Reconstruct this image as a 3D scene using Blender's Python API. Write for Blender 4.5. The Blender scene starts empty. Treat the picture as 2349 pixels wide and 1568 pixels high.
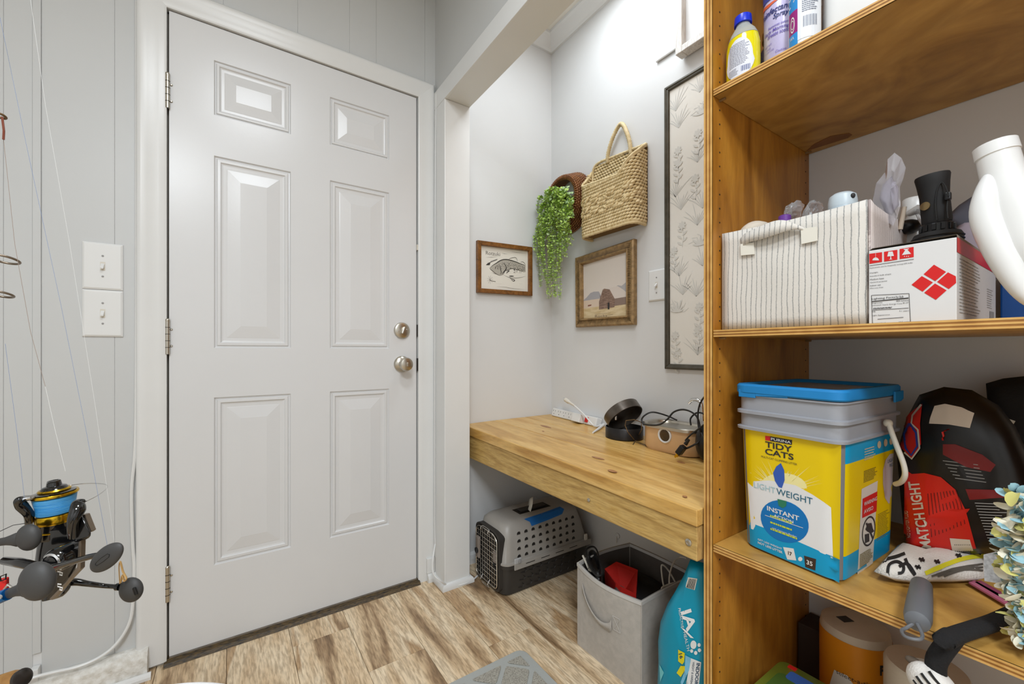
import bpy, bmesh, math, random
from mathutils import Vector, Matrix, noise
S = bpy.context.scene
COL = S.collection
PI = math.pi
# ------------------------------------------------------------------ camera
FPX, CXP, HYP, CZ = 957.0, 1174.5, 804.0, 0.98
YAW = math.radians(34.0)
CA, SA = math.cos(YAW), math.sin(YAW)
cam = bpy.data.cameras.new('camera'); cam_o = bpy.data.objects.new('camera', cam); COL.objects.link(cam_o)
cam.sensor_width = 36.0; cam.lens = FPX / 2349 * 36.0
cam.shift_y = (HYP - 784.0) / 2349.0
cam.clip_start = 0.02
cam_o.location = (0, 0, CZ); cam_o.rotation_euler = (PI / 2, 0, -YAW)
S.camera = cam_o
# ------------------------------------------------------------------ world, lights, exposure
w = bpy.data.worlds.new('world'); S.world = w; w.use_nodes = True
w.node_tree.nodes['Background'].inputs[0].default_value = (0.9, 0.95, 1, 1)
w.node_tree.nodes['Background'].inputs[1].default_value = 0.3
def area(name, loc, size, power, rot=(0, 0, 0), col=(1, 1, 1), sy=None):
    l = bpy.data.lights.new(name, 'AREA'); l.energy = power; l.size = size; l.color = col
    if sy: l.shape = 'RECTANGLE'; l.size_y = sy
    o = bpy.data.objects.new(name, l); o.location = loc; o.rotation_euler = rot; COL.objects.link(o); return o
area('ceiling_or_fill_light', (0.10, 0.30, 2.50), 0.34, 14.0, col=(.87, .935, 1), sy=.34)
area('ceiling_or_fill_light', (-0.5, -1.1, 2.50), 0.6, 64.0, col=(.87, .935, 1))  # added fill lamp behind the viewpoint, brightens shelves and walls; no known fixture
area('ceiling_or_fill_light', (1.00, 1.05, 2.53), 0.50, 9.0, col=(.87, .935, 1))
S.view_settings.view_transform = 'Standard'; S.view_settings.look = 'None'
S.view_settings.gamma = 1.0; S.view_settings.use_curve_mapping = False
S.view_settings.exposure = 0.0
# ------------------------------------------------------------------ measuring: where a ray of the photograph meets a real plane
def ray(px, py):
    r = (px - CXP) / FPX; u = (HYP - py) / FPX
    return Vector((CA * r + SA, -SA * r + CA, u))
def hx(px, py, x): d = ray(px, py); t = x / d.x; return Vector((x, d.y * t, CZ + d.z * t))
def hy(px, py, y): d = ray(px, py); t = y / d.y; return Vector((d.x * t, y, CZ + d.z * t))
def hz(px, py, z): d = ray(px, py); t = (z - CZ) / d.z; return Vector((d.x * t, d.y * t, z))
def hd(px, py, t): d = ray(px, py); return Vector((d.x * t, d.y * t, CZ + d.z * t))
# ------------------------------------------------------------------ mesh builder
class MB:
    def __init__(s): s.v = []; s.f = []; s.mi = []; s.m = 0
    def add(s, vs, fs, M=None):
        n = len(s.v)
        s.v += [(M @ Vector(p)) if M is not None else Vector(p) for p in vs]
        s.f += [tuple(i + n for i in f) for f in fs]; s.mi += [s.m] * len(fs); return s
    def box(s, a, b, M=None):
        x0, y0, z0 = a; x1, y1, z1 = b
        return s.add([(x0,y0,z0),(x1,y0,z0),(x1,y1,z0),(x0,y1,z0),(x0,y0,z1),(x1,y0,z1),(x1,y1,z1),(x0,y1,z1)],
                     [(0,3,2,1),(4,5,6,7),(0,1,5,4),(1,2,6,5),(2,3,7,6),(3,0,4,7)], M)
    def rings(s, rs, closed=True, c0=True, c1=True, M=None):
        n = len(rs[0]); vs = [p for r in rs for p in r]; fs = []
        for i in range(len(rs) - 1):
            for j in range(n if closed else n - 1):
                k = (j + 1) % n
                fs.append((i*n+j, i*n+k, (i+1)*n+k, (i+1)*n+j))
        if c0: fs.append(tuple(range(n))[::-1])
        if c1: fs.append(tuple((len(rs)-1)*n + j for j in range(n)))
        return s.add(vs, fs, M)
    def lathe(s, prof, n=24, M=None, c0=True, c1=True):
        rs = [[(r*math.cos(2*PI*j/n), r*math.sin(2*PI*j/n), z) for j in range(n)] for r, z in prof]
        return s.rings(rs, True, c0, c1, M)
    def tube(s, pts, r, n=8, closed=False, cap=True, flat=1.0):
        pts = [Vector(p) for p in pts]; m = len(pts)
        rr = r if isinstance(r, (list, tuple)) else [r] * m
        rs = []; prev = None
        for i, p in enumerate(pts):
            if closed: t = pts[(i+1) % m] - pts[i-1]
            else: t = pts[min(i+1, m-1)] - pts[max(i-1, 0)]
            if t.length < 1e-9: t = Vector((0, 0, 1))
            t.normalize()
            if prev is None:
                a = Vector((0, 0, 1)) if abs(t.z) < .9 else Vector((1, 0, 0)); u = t.cross(a).normalized()
            else:
                u = prev - t * prev.dot(t)
                u = u.normalized() if u.length > 1e-6 else t.orthogonal().normalized()
            prev = u; v = t.cross(u)
            rs.append([p + (u*math.cos(2*PI*j/n) + v*flat*math.sin(2*PI*j/n))*rr[i] for j in range(n)])
        if closed: rs.append(rs[0])
        return s.rings(rs, True, cap and not closed, cap and not closed)
    def prism(s, poly, map0, map1):
        n = len(poly)
        return s.rings([[map0(*p) for p in poly], [map1(*p) for p in poly]])
    def ball(s, c, rx, ry=None, rz=None, n=12, m=8, M=None):
        ry = ry or rx; rz = rz or rx; c = Vector(c); rs = []
        for i in range(1, m):
            a = PI*i/m
            rs.append([(c.x+rx*math.sin(a)*math.cos(2*PI*j/n), c.y+ry*math.sin(a)*math.sin(2*PI*j/n), c.z-rz*math.cos(a)) for j in range(n)])
        return s.rings(rs, True, True, True, M)
    def fn(s, f, nu, nv, uw=False):
        vs = [f(i/nu, j/nv) for j in range(nv+1) for i in range(nu+1)]
        return s.add(vs, [(j*(nu+1)+i, j*(nu+1)+i+1, (j+1)*(nu+1)+i+1, (j+1)*(nu+1)+i) for j in range(nv) for i in range(nu)])
    def obj(s, name, mats, parent=None, smooth=False, bevel=0, seg=2, solid=0, sub=0, fix=True, ang=40):
        me = bpy.data.meshes.new(name); me.from_pydata([tuple(p) for p in s.v], [], s.f)
        if not isinstance(mats, (list, tuple)): mats = [mats]
        for m in mats: me.materials.append(m)
        for i, p in enumerate(me.polygons): p.material_index = s.mi[i]
        if fix:
            b = bmesh.new(); b.from_mesh(me); bmesh.ops.remove_doubles(b, verts=b.verts, dist=1e-6)
            bmesh.ops.recalc_face_normals(b, faces=b.faces); b.to_mesh(me); b.free()
        me.update()
        o = bpy.data.objects.new(name, me); COL.objects.link(o)
        if smooth:
            for p in me.polygons: p.use_smooth = True
            if smooth != 2:
                me.set_sharp_from_angle(angle=math.radians(ang))
        if solid: mo = o.modifiers.new('s', 'SOLIDIFY'); mo.thickness = abs(solid); mo.offset = -1 if solid > 0 else 1
        if bevel: mo = o.modifiers.new('b', 'BEVEL'); mo.width = bevel; mo.segments = seg; mo.limit_method = 'ANGLE'; mo.harden_normals = False
        if sub: mo = o.modifiers.new('d', 'SUBSURF'); mo.levels = sub; mo.render_levels = sub
        if parent is not None: put(o, parent)
        return o
def put(o, parent):
    o.parent = parent
    o.matrix_parent_inverse = parent.matrix_basis.inverted()
def tag(o, label=None, cat=None, group=None, kind=None):
    if label: o['label'] = label
    if cat: o['category'] = cat
    if group: o['group'] = group
    if kind: o['kind'] = kind
    return o
def thing(name, label, cat, loc=(0, 0, 0), group=None):
    o = bpy.data.objects.new(name, None); o.empty_display_size = .05; COL.objects.link(o); o.location = loc
    return tag(o, label, cat, group)
def struct(o): o['kind'] = 'structure'; return o
def copy_tree(o, M, parent=None):
    c = o.copy(); COL.objects.link(c)
    if parent is None: c.matrix_basis = M @ o.matrix_basis
    else: c.parent = parent
    for ch in list(o.children): copy_tree(ch, M, c)
    return c
def FR(o, u, v):                        # frame: origin, u axis, v axis -> matrix with n = u x v
    u = Vector(u).normalized(); v = Vector(v); n = u.cross(v).normalized(); v = n.cross(u)
    M = Matrix((u, v, n)).transposed().to_4x4(); M.translation = Vector(o); return M
def axis(o, z, x=None):                 # frame whose local z is given
    z = Vector(z).normalized(); x = Vector(x) if x is not None else z.orthogonal()
    y = z.cross(x).normalized(); x = y.cross(z)
    M = Matrix((x, y, z)).transposed().to_4x4(); M.translation = Vector(o); return M
def quad(A, B, C, D, h=0.0):            # bilinear patch A(0,0) B(1,0) C(1,1) D(0,1)
    A, B, C, D = map(Vector, (A, B, C, D)); n = (B-A).cross(D-A).normalized()
    return lambda s, t, k=0.0: (A*(1-s)+B*s)*(1-t) + (D*(1-s)+C*s)*t + n*(h+k)
def spline(pts, n=8, closed=False):
    P = [Vector(p) for p in pts]; m = len(P); out = []
    for i in range(m if closed else m-1):
        if closed: a, b, c, d = P[i-1], P[i], P[(i+1) % m], P[(i+2) % m]
        else: a, b, c, d = P[max(i-1, 0)], P[i], P[i+1], P[min(i+2, m-1)]
        for k in range(n):
            t = k/n
            out.append(0.5*((2*b)+(c-a)*t+(2*a-5*b+4*c-d)*t*t+(3*b-a-3*c+d)*t**3))
    if not closed: out.append(P[-1])
    return out
_tc = {}
def text_geo(txt, bold=0.0, shear=0.0):
    k = (txt, bold, shear)
    if k in _tc: return _tc[k]
    c = bpy.data.curves.new('t', 'FONT'); c.body = txt; c.align_x = 'CENTER'; c.align_y = 'CENTER'; c.size = 1
    c.offset = bold; c.shear = shear; c.resolution_u = 3; c.fill_mode = 'FRONT'
    o = bpy.data.objects.new('t', c); COL.objects.link(o)
    dg = bpy.context.evaluated_depsgraph_get(); me = bpy.data.meshes.new_from_object(o.evaluated_get(dg))
    vs = [v.co.copy() for v in me.vertices]; fs = [tuple(p.vertices) for p in me.polygons]
    bpy.data.objects.remove(o); bpy.data.curves.remove(c); bpy.data.meshes.remove(me)
    if vs:
        x0 = min(v.x for v in vs); x1 = max(v.x for v in vs); y0 = min(v.y for v in vs); y1 = max(v.y for v in vs)
        vs = [((v.x-(x0+x1)/2), (v.y-(y0+y1)/2)) for v in vs]; _tc[k] = (vs, fs, x1-x0, y1-y0)
    else: _tc[k] = ([], [], 1, 1)
    return _tc[k]
def put_text(mb, fmap, txt, cs, ct, w=None, h=None, rot=0.0, bold=0.0, shear=0.0, k=0.0008, aspect=1.0):
    """centre (cs,ct) and width w / height h in patch units; rot in degrees (for 90 w is along t)"""
    vs, fs, W, H = text_geo(txt, bold, shear)
    if w is None: w = h*W/H*aspect
    if h is None: h = w*H/W*aspect
    c, s_ = math.cos(math.radians(rot)), math.sin(math.radians(rot))
    pts = []
    for x, y in vs:
        x = x/W*w; y = y/H*h
        pts.append(fmap(cs + c*x - s_*y, ct + s_*x + c*y, k))
    mb.add(pts, fs)
def poly(mb, fmap, pts, k=0.0005):
    mb.add([fmap(a, b, k) for a, b in pts], [tuple(range(len(pts)))])
def rect(mb, fmap, a, b, c, d, k=0.0005, n=1):
    for i in range(n):
        for j in range(n):
            x0 = a+(c-a)*i/n; x1 = a+(c-a)*(i+1)/n; y0 = b+(d-b)*j/n; y1 = b+(d-b)*(j+1)/n
            poly(mb, fmap, [(x0, y0), (x1, y0), (x1, y1), (x0, y1)], k)
def stroke(mb, fmap, pts, w, k=0.0007, taper=False):
    n = len(pts); L = []; R = []
    for i, (x, y) in enumerate(pts):
        ax, ay = pts[max(i-1, 0)]; bx, by = pts[min(i+1, n-1)]
        dx, dy = bx-ax, by-ay; l = math.hypot(dx, dy) or 1
        ww = w*.5*((1-abs(2*i/(n-1)-1)**2)*.9+.1 if taper else 1)
        L.append((x-dy/l*ww, y+dx/l*ww)); R.append((x+dy/l*ww, y-dx/l*ww))
    for i in range(n-1):
        poly(mb, fmap, [L[i], R[i], R[i+1], L[i+1]], k)
def lines(mb, fmap, a, b, c, d, rows, th, seed=1, k=0.0006, gap=.25):
    """rows of fine print as broken dashes"""
    rnd = random.Random(seed)
    for i in range(rows):
        y = d-(i+.5)*(d-b)/rows; x = a; end = a+(c-a)*rnd.uniform(.7, 1)
        while x < end:
            wd = (c-a)*rnd.uniform(.04, .14); x2 = min(x+wd, end)
            rect(mb, fmap, x, y-th/2, x2, y+th/2, k); x = x2+(c-a)*.018
# ------------------------------------------------------------------ materials
def nt(name):
    m = bpy.data.materials.new(name); m.use_nodes = True; t = m.node_tree
    return m, t, t.nodes['Principled BSDF']
def sc(v):                              # sRGB 0-255 to linear
    return tuple((x/255/12.92 if x/255 <= .04045 else ((x/255+.055)/1.055)**2.4) for x in v) + (1,)
def mat(name, rgb, rough=.5, metal=0, var=0.0, scale=20, bump=0.0, bscale=80, coat=0, trans=0, alpha=1, spec=.5, stretch=(1,1,1), sheen=0, ior=1.45, rgb2=None):
    m, t, b = nt(name); N = t.nodes; L = t.links
    c = sc(rgb); b.inputs['Base Color'].default_value = c
    b.inputs['Roughness'].default_value = rough; b.inputs['Metallic'].default_value = metal
    b.inputs['Coat Weight'].default_value = coat; b.inputs['Transmission Weight'].default_value = trans
    b.inputs['Alpha'].default_value = alpha; b.inputs['Specular IOR Level'].default_value = spec; b.inputs['IOR'].default_value = ior
    b.inputs['Sheen Weight'].default_value = sheen
    if var or rgb2 or bump:
        tc = N.new('ShaderNodeTexCoord'); mp = N.new('ShaderNodeMapping'); mp.inputs['Scale'].default_value = stretch
        L.new(tc.outputs['Object'], mp.inputs[0])
    if var or rgb2:
        n = N.new('ShaderNodeTexNoise'); n.inputs['Scale'].default_value = scale; n.inputs['Detail'].default_value = 5
        L.new(mp.outputs[0], n.inputs['Vector'])
        r = N.new('ShaderNodeValToRGB'); L.new(n.outputs['Fac'], r.inputs[0])
        if rgb2: c1, c2 = sc(rgb), sc(rgb2)
        else: c1 = tuple(max(0, x*(1-var)) for x in c[:3])+(1,); c2 = tuple(min(1, x*(1+var)) for x in c[:3])+(1,)
        r.color_ramp.elements[0].position = .35; r.color_ramp.elements[1].position = .65
        r.color_ramp.elements[0].color = c1; r.color_ramp.elements[1].color = c2
        L.new(r.outputs[0], b.inputs['Base Color'])
    if bump:
        n2 = N.new('ShaderNodeTexNoise'); n2.inputs['Scale'].default_value = bscale; n2.inputs['Detail'].default_value = 4
        L.new(mp.outputs[0], n2.inputs['Vector'])
        bp = N.new('ShaderNodeBump'); bp.inputs['Strength'].default_value = bump; bp.inputs['Distance'].default_value = .002
        L.new(n2.outputs['Fac'], bp.inputs['Height']); L.new(bp.outputs[0], b.inputs['Normal'])
    return m
def wood(name, cols, sx=(6, 1, 6), rough=.45, scale=6, fine=60, bump=.1, knots=0, pos=(.25, .5, .75), rand=True, coat=0, knotcol=(90, 50, 30), fstr=.35, dist=1.5):
    m, t, b = nt(name); N = t.nodes; L = t.links
    g = N.new('ShaderNodeNewGeometry'); oi = N.new('ShaderNodeObjectInfo')
    mul = N.new('ShaderNodeVectorMath'); mul.operation = 'SCALE'; mul.inputs[0].default_value = (7.3, 13.7, 5.1)
    L.new(oi.outputs['Random'], mul.inputs['Scale'])
    ad = N.new('ShaderNodeVectorMath'); ad.operation = 'ADD'; L.new(g.outputs['Position'], ad.inputs[0])
    if rand: L.new(mul.outputs[0], ad.inputs[1])
    mp = N.new('ShaderNodeMapping'); mp.inputs['Scale'].default_value = sx; L.new(ad.outputs[0], mp.inputs[0])
    n = N.new('ShaderNodeTexNoise'); n.inputs['Scale'].default_value = scale; n.inputs['Detail'].default_value = 6; n.inputs['Distortion'].default_value = dist
    L.new(mp.outputs[0], n.inputs['Vector'])
    r = N.new('ShaderNodeValToRGB'); L.new(n.outputs['Fac'], r.inputs[0])
    e = r.color_ramp.elements; e[0].position = pos[0]; e[0].color = sc(cols[0]); e[1].position = pos[-1]; e[1].color = sc(cols[-1])
    for p, c in zip(pos[1:-1], cols[1:-1]): k = e.new(p); k.color = sc(c)
    n2 = N.new('ShaderNodeTexNoise'); n2.inputs['Scale'].default_value = fine; n2.inputs['Detail'].default_value = 3; n2.inputs['Distortion'].default_value = .3
    L.new(mp.outputs[0], n2.inputs['Vector'])
    mx = N.new('ShaderNodeMix'); mx.data_type = 'RGBA'; mx.blend_type = 'MULTIPLY'; mx.inputs[0].default_value = fstr
    r2 = N.new('ShaderNodeValToRGB'); L.new(n2.outputs['Fac'], r2.inputs[0])
    r2.color_ramp.elements[0].position = .35; r2.color_ramp.elements[1].position = .6
    r2.color_ramp.elements[0].color = (.35, .3, .25, 1); r2.color_ramp.elements[1].color = (1, 1, 1, 1)
    L.new(r.outputs[0], mx.inputs[6]); L.new(r2.outputs[0], mx.inputs[7]); out = mx.outputs[2]
    if knots:
        vo = N.new('ShaderNodeTexVoronoi'); vo.inputs['Scale'].default_value = knots
        mp2 = N.new('ShaderNodeMapping'); mp2.inputs['Scale'].default_value = tuple(1+(q-1)*.25 for q in sx) ; L.new(ad.outputs[0], mp2.inputs[0])
        L.new(mp2.outputs[0], vo.inputs['Vector'])
        r3 = N.new('ShaderNodeValToRGB'); L.new(vo.outputs['Distance'], r3.inputs[0])
        r3.color_ramp.elements[0].position = .05; r3.color_ramp.elements[1].position = .14
        r3.color_ramp.elements[0].color = (1, 1, 1, 1); r3.color_ramp.elements[1].color = (0, 0, 0, 1)
        m3 = N.new('ShaderNodeMix'); m3.data_type = 'RGBA'; L.new(r3.outputs[0], m3.inputs[0]); L.new(out, m3.inputs[6]); m3.inputs[7].default_value = sc(knotcol)
        out = m3.outputs[2]
    L.new(out, b.inputs['Base Color']); b.inputs['Roughness'].default_value = rough; b.inputs['Coat Weight'].default_value = coat
    if bump:
        bp = N.new('ShaderNodeBump'); bp.inputs['Strength'].default_value = bump; bp.inputs['Distance'].default_value = .001
        L.new(n2.outputs['Fac'], bp.inputs['Height']); L.new(bp.outputs[0], b.inputs['Normal'])
    return m
def plyedge(name):                      # layered edge of plywood, bands across local z or y/x by world position
    m, t, b = nt(name); N = t.nodes; L = t.links
    n2 = N.new('ShaderNodeTexNoise'); n2.inputs['Scale'].default_value = 60
    r = N.new('ShaderNodeValToRGB'); L.new(n2.outputs['Fac'], r.inputs[0])
    r.color_ramp.elements[0].position = .3; r.color_ramp.elements[1].position = .7
    r.color_ramp.elements[0].color = sc((150, 100, 45)); r.color_ramp.elements[1].color = sc((205, 160, 90))
    L.new(r.outputs[0], b.inputs['Base Color']); b.inputs['Roughness'].default_value = .5
    return m
M = {}
M['wall'] = mat('painted_wall', (217, 217, 216), .5, var=.015, scale=3, bump=.06, bscale=40)
M['panel'] = mat('painted_panelling', (198, 199, 198), .42, var=.02, scale=2, bump=.08, bscale=30)
M['trim'] = mat('gloss_trim_paint', (222, 222, 220), .3, var=.012, scale=6, bump=.04, bscale=30)
M['door'] = mat('door_paint', (216, 216, 216), .27, var=.01, scale=3, bump=.05, bscale=120)
M['ceil'] = mat('ceiling_paint', (232, 228, 218), .8)
M['rough'] = mat('rough_painted_masonry', (205, 200, 190), .7, rgb2=(228, 226, 220), scale=60, bump=1.0, bscale=150)
M['dark'] = mat('dark_gap', (32, 28, 24), .7)
M['black'] = mat('black_plastic', (20, 20, 21), .38)
M['blackm'] = mat('matte_black', (26, 25, 25), .7, bump=.1)
M['nickel'] = mat('satin_nickel', (190, 184, 172), .28, 1)
M['chrome'] = mat('chrome', (215, 215, 215), .15, 1)
M['white'] = mat('white_plastic', (224, 224, 222), .3)
M['offwhite'] = mat('aged_white_plastic', (214, 208, 195), .4)
M['gold'] = mat('gold_anodised', (205, 165, 40), .22, 1)
M['red'] = mat('red_print', (205, 30, 30), .4)
M['ink'] = mat('dark_ink', (45, 42, 42), .6)
M['greyink'] = mat('grey_ink', (150, 148, 146), .6)
M['paper'] = mat('white_card', (212, 211, 210), .55)
# ================================================================== SETTING
RX0, RX1, RY0, RY1, CEIL = -1.7, 1.40, -2.3, 1.69, 2.607
FARY = 1.7045
M['floor'] = wood('weathered_plank', [(108, 86, 62), (164, 134, 100), (220, 192, 154), (240, 220, 188), (186, 152, 112), (226, 198, 158)], sx=(6, .8, 6), scale=2.0, fine=30, rough=.42, bump=.25, pos=(.28, .36, .44, .58, .66, .78), fstr=.6, dist=.8)
M['under'] = mat('dark_underlay', (60, 45, 32), .8)
fl = struct(MB().box((RX0-.1, RY0-.1, -.06), (RX1+.1, RY1+.1, -.012)).obj('floor', M['under']))
rnd = random.Random(4)
PW = .180
fixed = {0: [1.19], 1: [], 2: [1.301], 3: [1.69], 4: [1.40]}
pl_mesh = {}
k = -3
xk = .8895 + .18*3
joints = {0: [1.19, -.02], 1: [1.86, .66], 2: [1.301, .1], 3: [1.55, .35], 4: [1.15, 0], -1: [1.45, .25], -2: [.9, -.3], -3: [1.3, .1]}
for c in range(-3, 15):
    xr = .8895 - PW*c; xl = xr - PW
    if xr > RX1+.02: xr = RX1+.02
    if xl >= xr: continue
    js = sorted(joints.get(c, [rnd.uniform(.6, 1.6)]))
    y = js[0]
    while y > RY0: y -= 1.21; js.append(y)
    js = sorted(js); js = [max(j, RY0) for j in js]; 
    if js[-1] < RY1+.02: js.append(RY1+.02)
    for a, b in zip(js[:-1], js[1:]):
        b = min(b, RY1+.02)
        if b-a < .02: continue
        if b < -.9: continue
        MB().box((xl+.0006, a+.0006, -.012), (xr-.0006, b-.0006, 0)).obj('plank', M['floor'], fl, bevel=.0008, seg=1)
for a, b in [(RY0, -.9)]:
    MB().box((RX0, RY0, -.012), (RX1, -.5, -.0005)).obj('plank', M['floor'], fl)
ce = struct(MB().box((RX0-.1, RY0-.1, CEIL), (RX1+.1, FARY+.1, CEIL+.08)).obj('ceiling', M['ceil']))
# --- door wall: backing plus panelling boards with recessed joints
DX0, DX1, DZ0, DZ1 = -.1602, .6515, .019, 2.048
wb = MB()
wb.box((RX0-.1, 1.6918, 0), (-.170, 1.80, CEIL)); wb.box((-.170, 1.6918, 2.06), (.661, 1.80, CEIL)); wb.box((.661, 1.6918, 0), (.80, 1.80, CEIL))
wbo = struct(wb.obj('wall_back', M['wall']))
def board(x0, x1, z0, z1, y=1.69): MB().box((x0+.0003, y, z0), (x1-.0003, 1.6925, z1)).obj('panel', M['panel'], wbo, bevel=.0009, seg=2)
for a, b in [(-1.7, -1.3), (-1.3, -.9), (-.9, -.505), (-.505, -.4517), (-.4352, -.286), (-.286, -.226)]: board(a, b, .07, CEIL)
board(-.4517, -.4352, .145, CEIL, 1.6865)
for a, b in [(-.226, -.02), (-.02, .202), (.202, .382), (.382, .484), (.484, .69), (.69, .738)]: board(a, b, 2.10, CEIL)
board(.69, .80, 0, 2.10, 1.691)
# other room walls (behind and beside the viewpoint)
struct(MB().box((RX0-.1, RY0-.1, 0), (RX0, 1.694, CEIL)).obj('wall_left', M['wall']))
struct(MB().box((RX0, RY0-.1, 0), (RX1+.1, RY0, CEIL)).obj('wall_front', M['wall']))
wr = struct(MB().box((RX1, RY0, 0), (RX1+.1, FARY+.1, CEIL)).obj('wall_right', M['wall']))
struct(MB().box((.78, FARY, 0), (RX1, 1.80, CEIL)).obj('wall_far', M['wall']))
# --- opening post and header
po = struct(MB().box((.7264, 1.57, 0), (.8433, FARY, 2.0135)).obj('trim_1', M['trim'], bevel=.003))
struct(MB().box((.737, -2.3, 2.020), (.8433, FARY, CEIL)).obj('wall_header', M['panel']))
struct(MB().box((.7264, -2.3, 2.0135), (.8433, FARY, 2.022)).obj('trim_2', M['trim'], bevel=.0015))
struct(MB().box((.7255, -2.3, 2.0125), (.737, 1.69, 2.086)).obj('trim_3', M['trim'], bevel=.002))
# vertical board joint on the header above the band
# --- door casing: rounded outer edge profile
prof = [(0, 0), (0, .008), (.006, .011), (.020, .012), (.045, .014), (.058, .0175), (.066, .0175), (.071, .013), (.0725, .006), (.0725, 0)]
def casing(name, P0, P1, out, m0=0, m1=0):
    P0, P1, out = Vector(P0), Vector(P1), Vector(out); d = (P1-P0).normalized()
    r0 = [P0+out*a+Vector((0, -b, 0))+d*(m0*a) for a, b in prof]; r1 = [P1+out*a+Vector((0, -b, 0))+d*(m1*a) for a, b in prof]
    return struct(MB().rings([r0, r1]).obj(name, M['trim'], smooth=True, ang=50))
casing('trim_4', (-.1655, 1.6895, .012), (-.1655, 1.6895, 2.052), (-1, 0, 0), 0, 1)
casing('trim_5', (.6575, 1.6895, .0), (.6575, 1.6895, 2.052), (1, 0, 0), 0, 1)
casing('trim_6', (-.1655, 1.6895, 2.052), (.6575, 1.6895, 2.052), (0, 0, 1), -1, 1)
jb = MB(); jb.box((-.170, 1.692, 0), (-.1655, 1.79, 2.052)); jb.box((.6575, 1.692, 0), (.662, 1.79, 2.052)); jb.box((-.17, 1.692, 2.052), (.662, 1.79, 2.057))
struct(jb.obj('trim_7', M['trim']))
js = MB(); js.box((-.166, 1.705, .01), (-.1585, 1.76, 2.052)); js.box((.6485, 1.705, .01), (.658, 1.76, 2.052)); js.box((-.166, 1.705, 2.0465), (.658, 1.76, 2.0525))
struct(js.obj('trim_8', mat('weatherstrip', (104, 98, 90), .7)))
# threshold
M['thresh'] = mat('grimy_threshold', (30, 24, 18), .45, rgb2=(96, 76, 42), scale=60, bump=.6, bscale=60, stretch=(1, 6, 6))
struct(MB().rings([[(x, 1.72, 0), (x, 1.72, .0155), (x, 1.688, .0150), (x, 1.672, .009), (x, 1.662, .0)] for x in [-.172+i*.0278 for i in range(31)]]).obj('trim_9', M['thresh'], bevel=.001))
struct(MB().box((-.160, 1.687, .0115), (.652, 1.6905, .0185)).obj('trim_10', mat('door_sweep', (120, 112, 102), .4, var=.2, scale=40)))
# --- shoe moulding round the post
sh = MB()
def shoe(mb, path, r=.014, h=.026):
    # path of floor points, moulding bulges to the right-hand side of travel
    n = len(path); P = [Vector((p[0], p[1], 0)) for p in path]; rs = []
    for i, p in enumerate(P):
        nn = []
        if i > 0: d = (p-P[i-1]).normalized(); nn.append(Vector((d.y, -d.x, 0)))
        if i < n-1: d = (P[i+1]-p).normalized(); nn.append(Vector((d.y, -d.x, 0)))
        o = nn[0] if len(nn) == 1 else (nn[0]+nn[1])/(1+nn[0].dot(nn[1]))
        rs.append([p, p+o*r, p+o*r+Vector((0, 0, h*.45)), p+o*r*.75+Vector((0, 0, h*.8)), p+o*r*.3+Vector((0, 0, h)), p+Vector((0, 0, h))])
    mb.rings(rs)
shoe(sh, [(.7264, 1.672), (.7264, 1.57), (.8433, 1.57), (.8433, 1.7045)])
struct(sh.obj('trim_11', M['trim'], smooth=True, ang=50))
s2 = MB(); shoe(s2, [(.692, 1.669), (.7264, 1.669)], .016, .034); struct(s2.obj('trim_12', M['trim']))
struct(MB().box((.690, 1.664, .034), (.7255, 1.690, .098)).obj('trim_13', M['trim'], bevel=.003))
# alcove shoe mouldings
s3 = MB(); shoe(s3, [(.86, 1.7045), (1.398, 1.7045)][::1], .010, .02)
s4 = MB(); shoe(s4, [(1.40, 1.70), (1.40, .56)], .012, .05); struct(s4.obj('baseboard_right', M['trim']))
s5 = MB(); shoe(s5, [(.858, 1.7045), (1.388, 1.7045)], .012, .05); struct(s5.obj('baseboard_far', M['trim']))
# --- rough masonry kerb at the foot of the left wall
kb = MB(); NX = 90; NP = 22
profk = [(1.6895, .080), (1.676, .079), (1.664, .073), (1.655, .060), (1.649, .035), (1.645, .0)]
def pk(t):
    t *= len(profk)-1; i = min(int(t), len(profk)-2); f = t-i
    return profk[i][0]*(1-f)+profk[i+1][0]*f, profk[i][1]*(1-f)+profk[i+1][1]*f
def kf(u, v):
    x = -1.5+u*(1.5-.2075); y, z = pk(v); q = noise.noise(Vector((x*26, y*30, z*30)))*.004+noise.noise(Vector((x*80, y*90, z*90)))*.0022
    a = 1 if v > .15 else .15
    return (x, y-q*a, max(0, z+q*.4*a*(1 if v < .95 else 0)))
kb.fn(kf, 320, 26)
kb.add([(-.2075, 1.6895, 0), (-.2075, 1.6895, .08), (-.2075, 1.664, .073), (-.2075, 1.649, .035), (-.2075, 1.645, 0)], [(0, 1, 2, 3, 4)])
struct(kb.obj('baseboard_back', M['rough'], smooth=2))
s6 = MB(); shoe(s6, [(-1.6, 1.645), (-.1975, 1.645)], .012, .018); struct(s6.obj('trim_14', M['trim']))
# small white block at the far left of the kerb
struct(MB().box((-.452, 1.668, .075), (-.436, 1.69, .112), Matrix.Rotation(0, 4, 'X')).obj('trim_15', M['trim'], bevel=.002))
# --- crown moulding in the alcove
cp = [(0, 0), (.012, 0), (.016, .012), (.045, .05), (.055, .058), (.055, .071), (0, .071)]
cr = MB()
zc = 2.536
rs = []
for pt in [((.8433, FARY), (0, -1)), ((1.40, FARY), (-1, -1)), ((1.40, -2.3), (-1, 0))]:
    rs.append([(pt[0][0]+pt[1][0]*a, pt[0][1]+pt[1][1]*a, zc+b) for a, b in cp])
cr.rings(rs); struct(cr.obj('trim_16', M['trim']))
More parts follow.
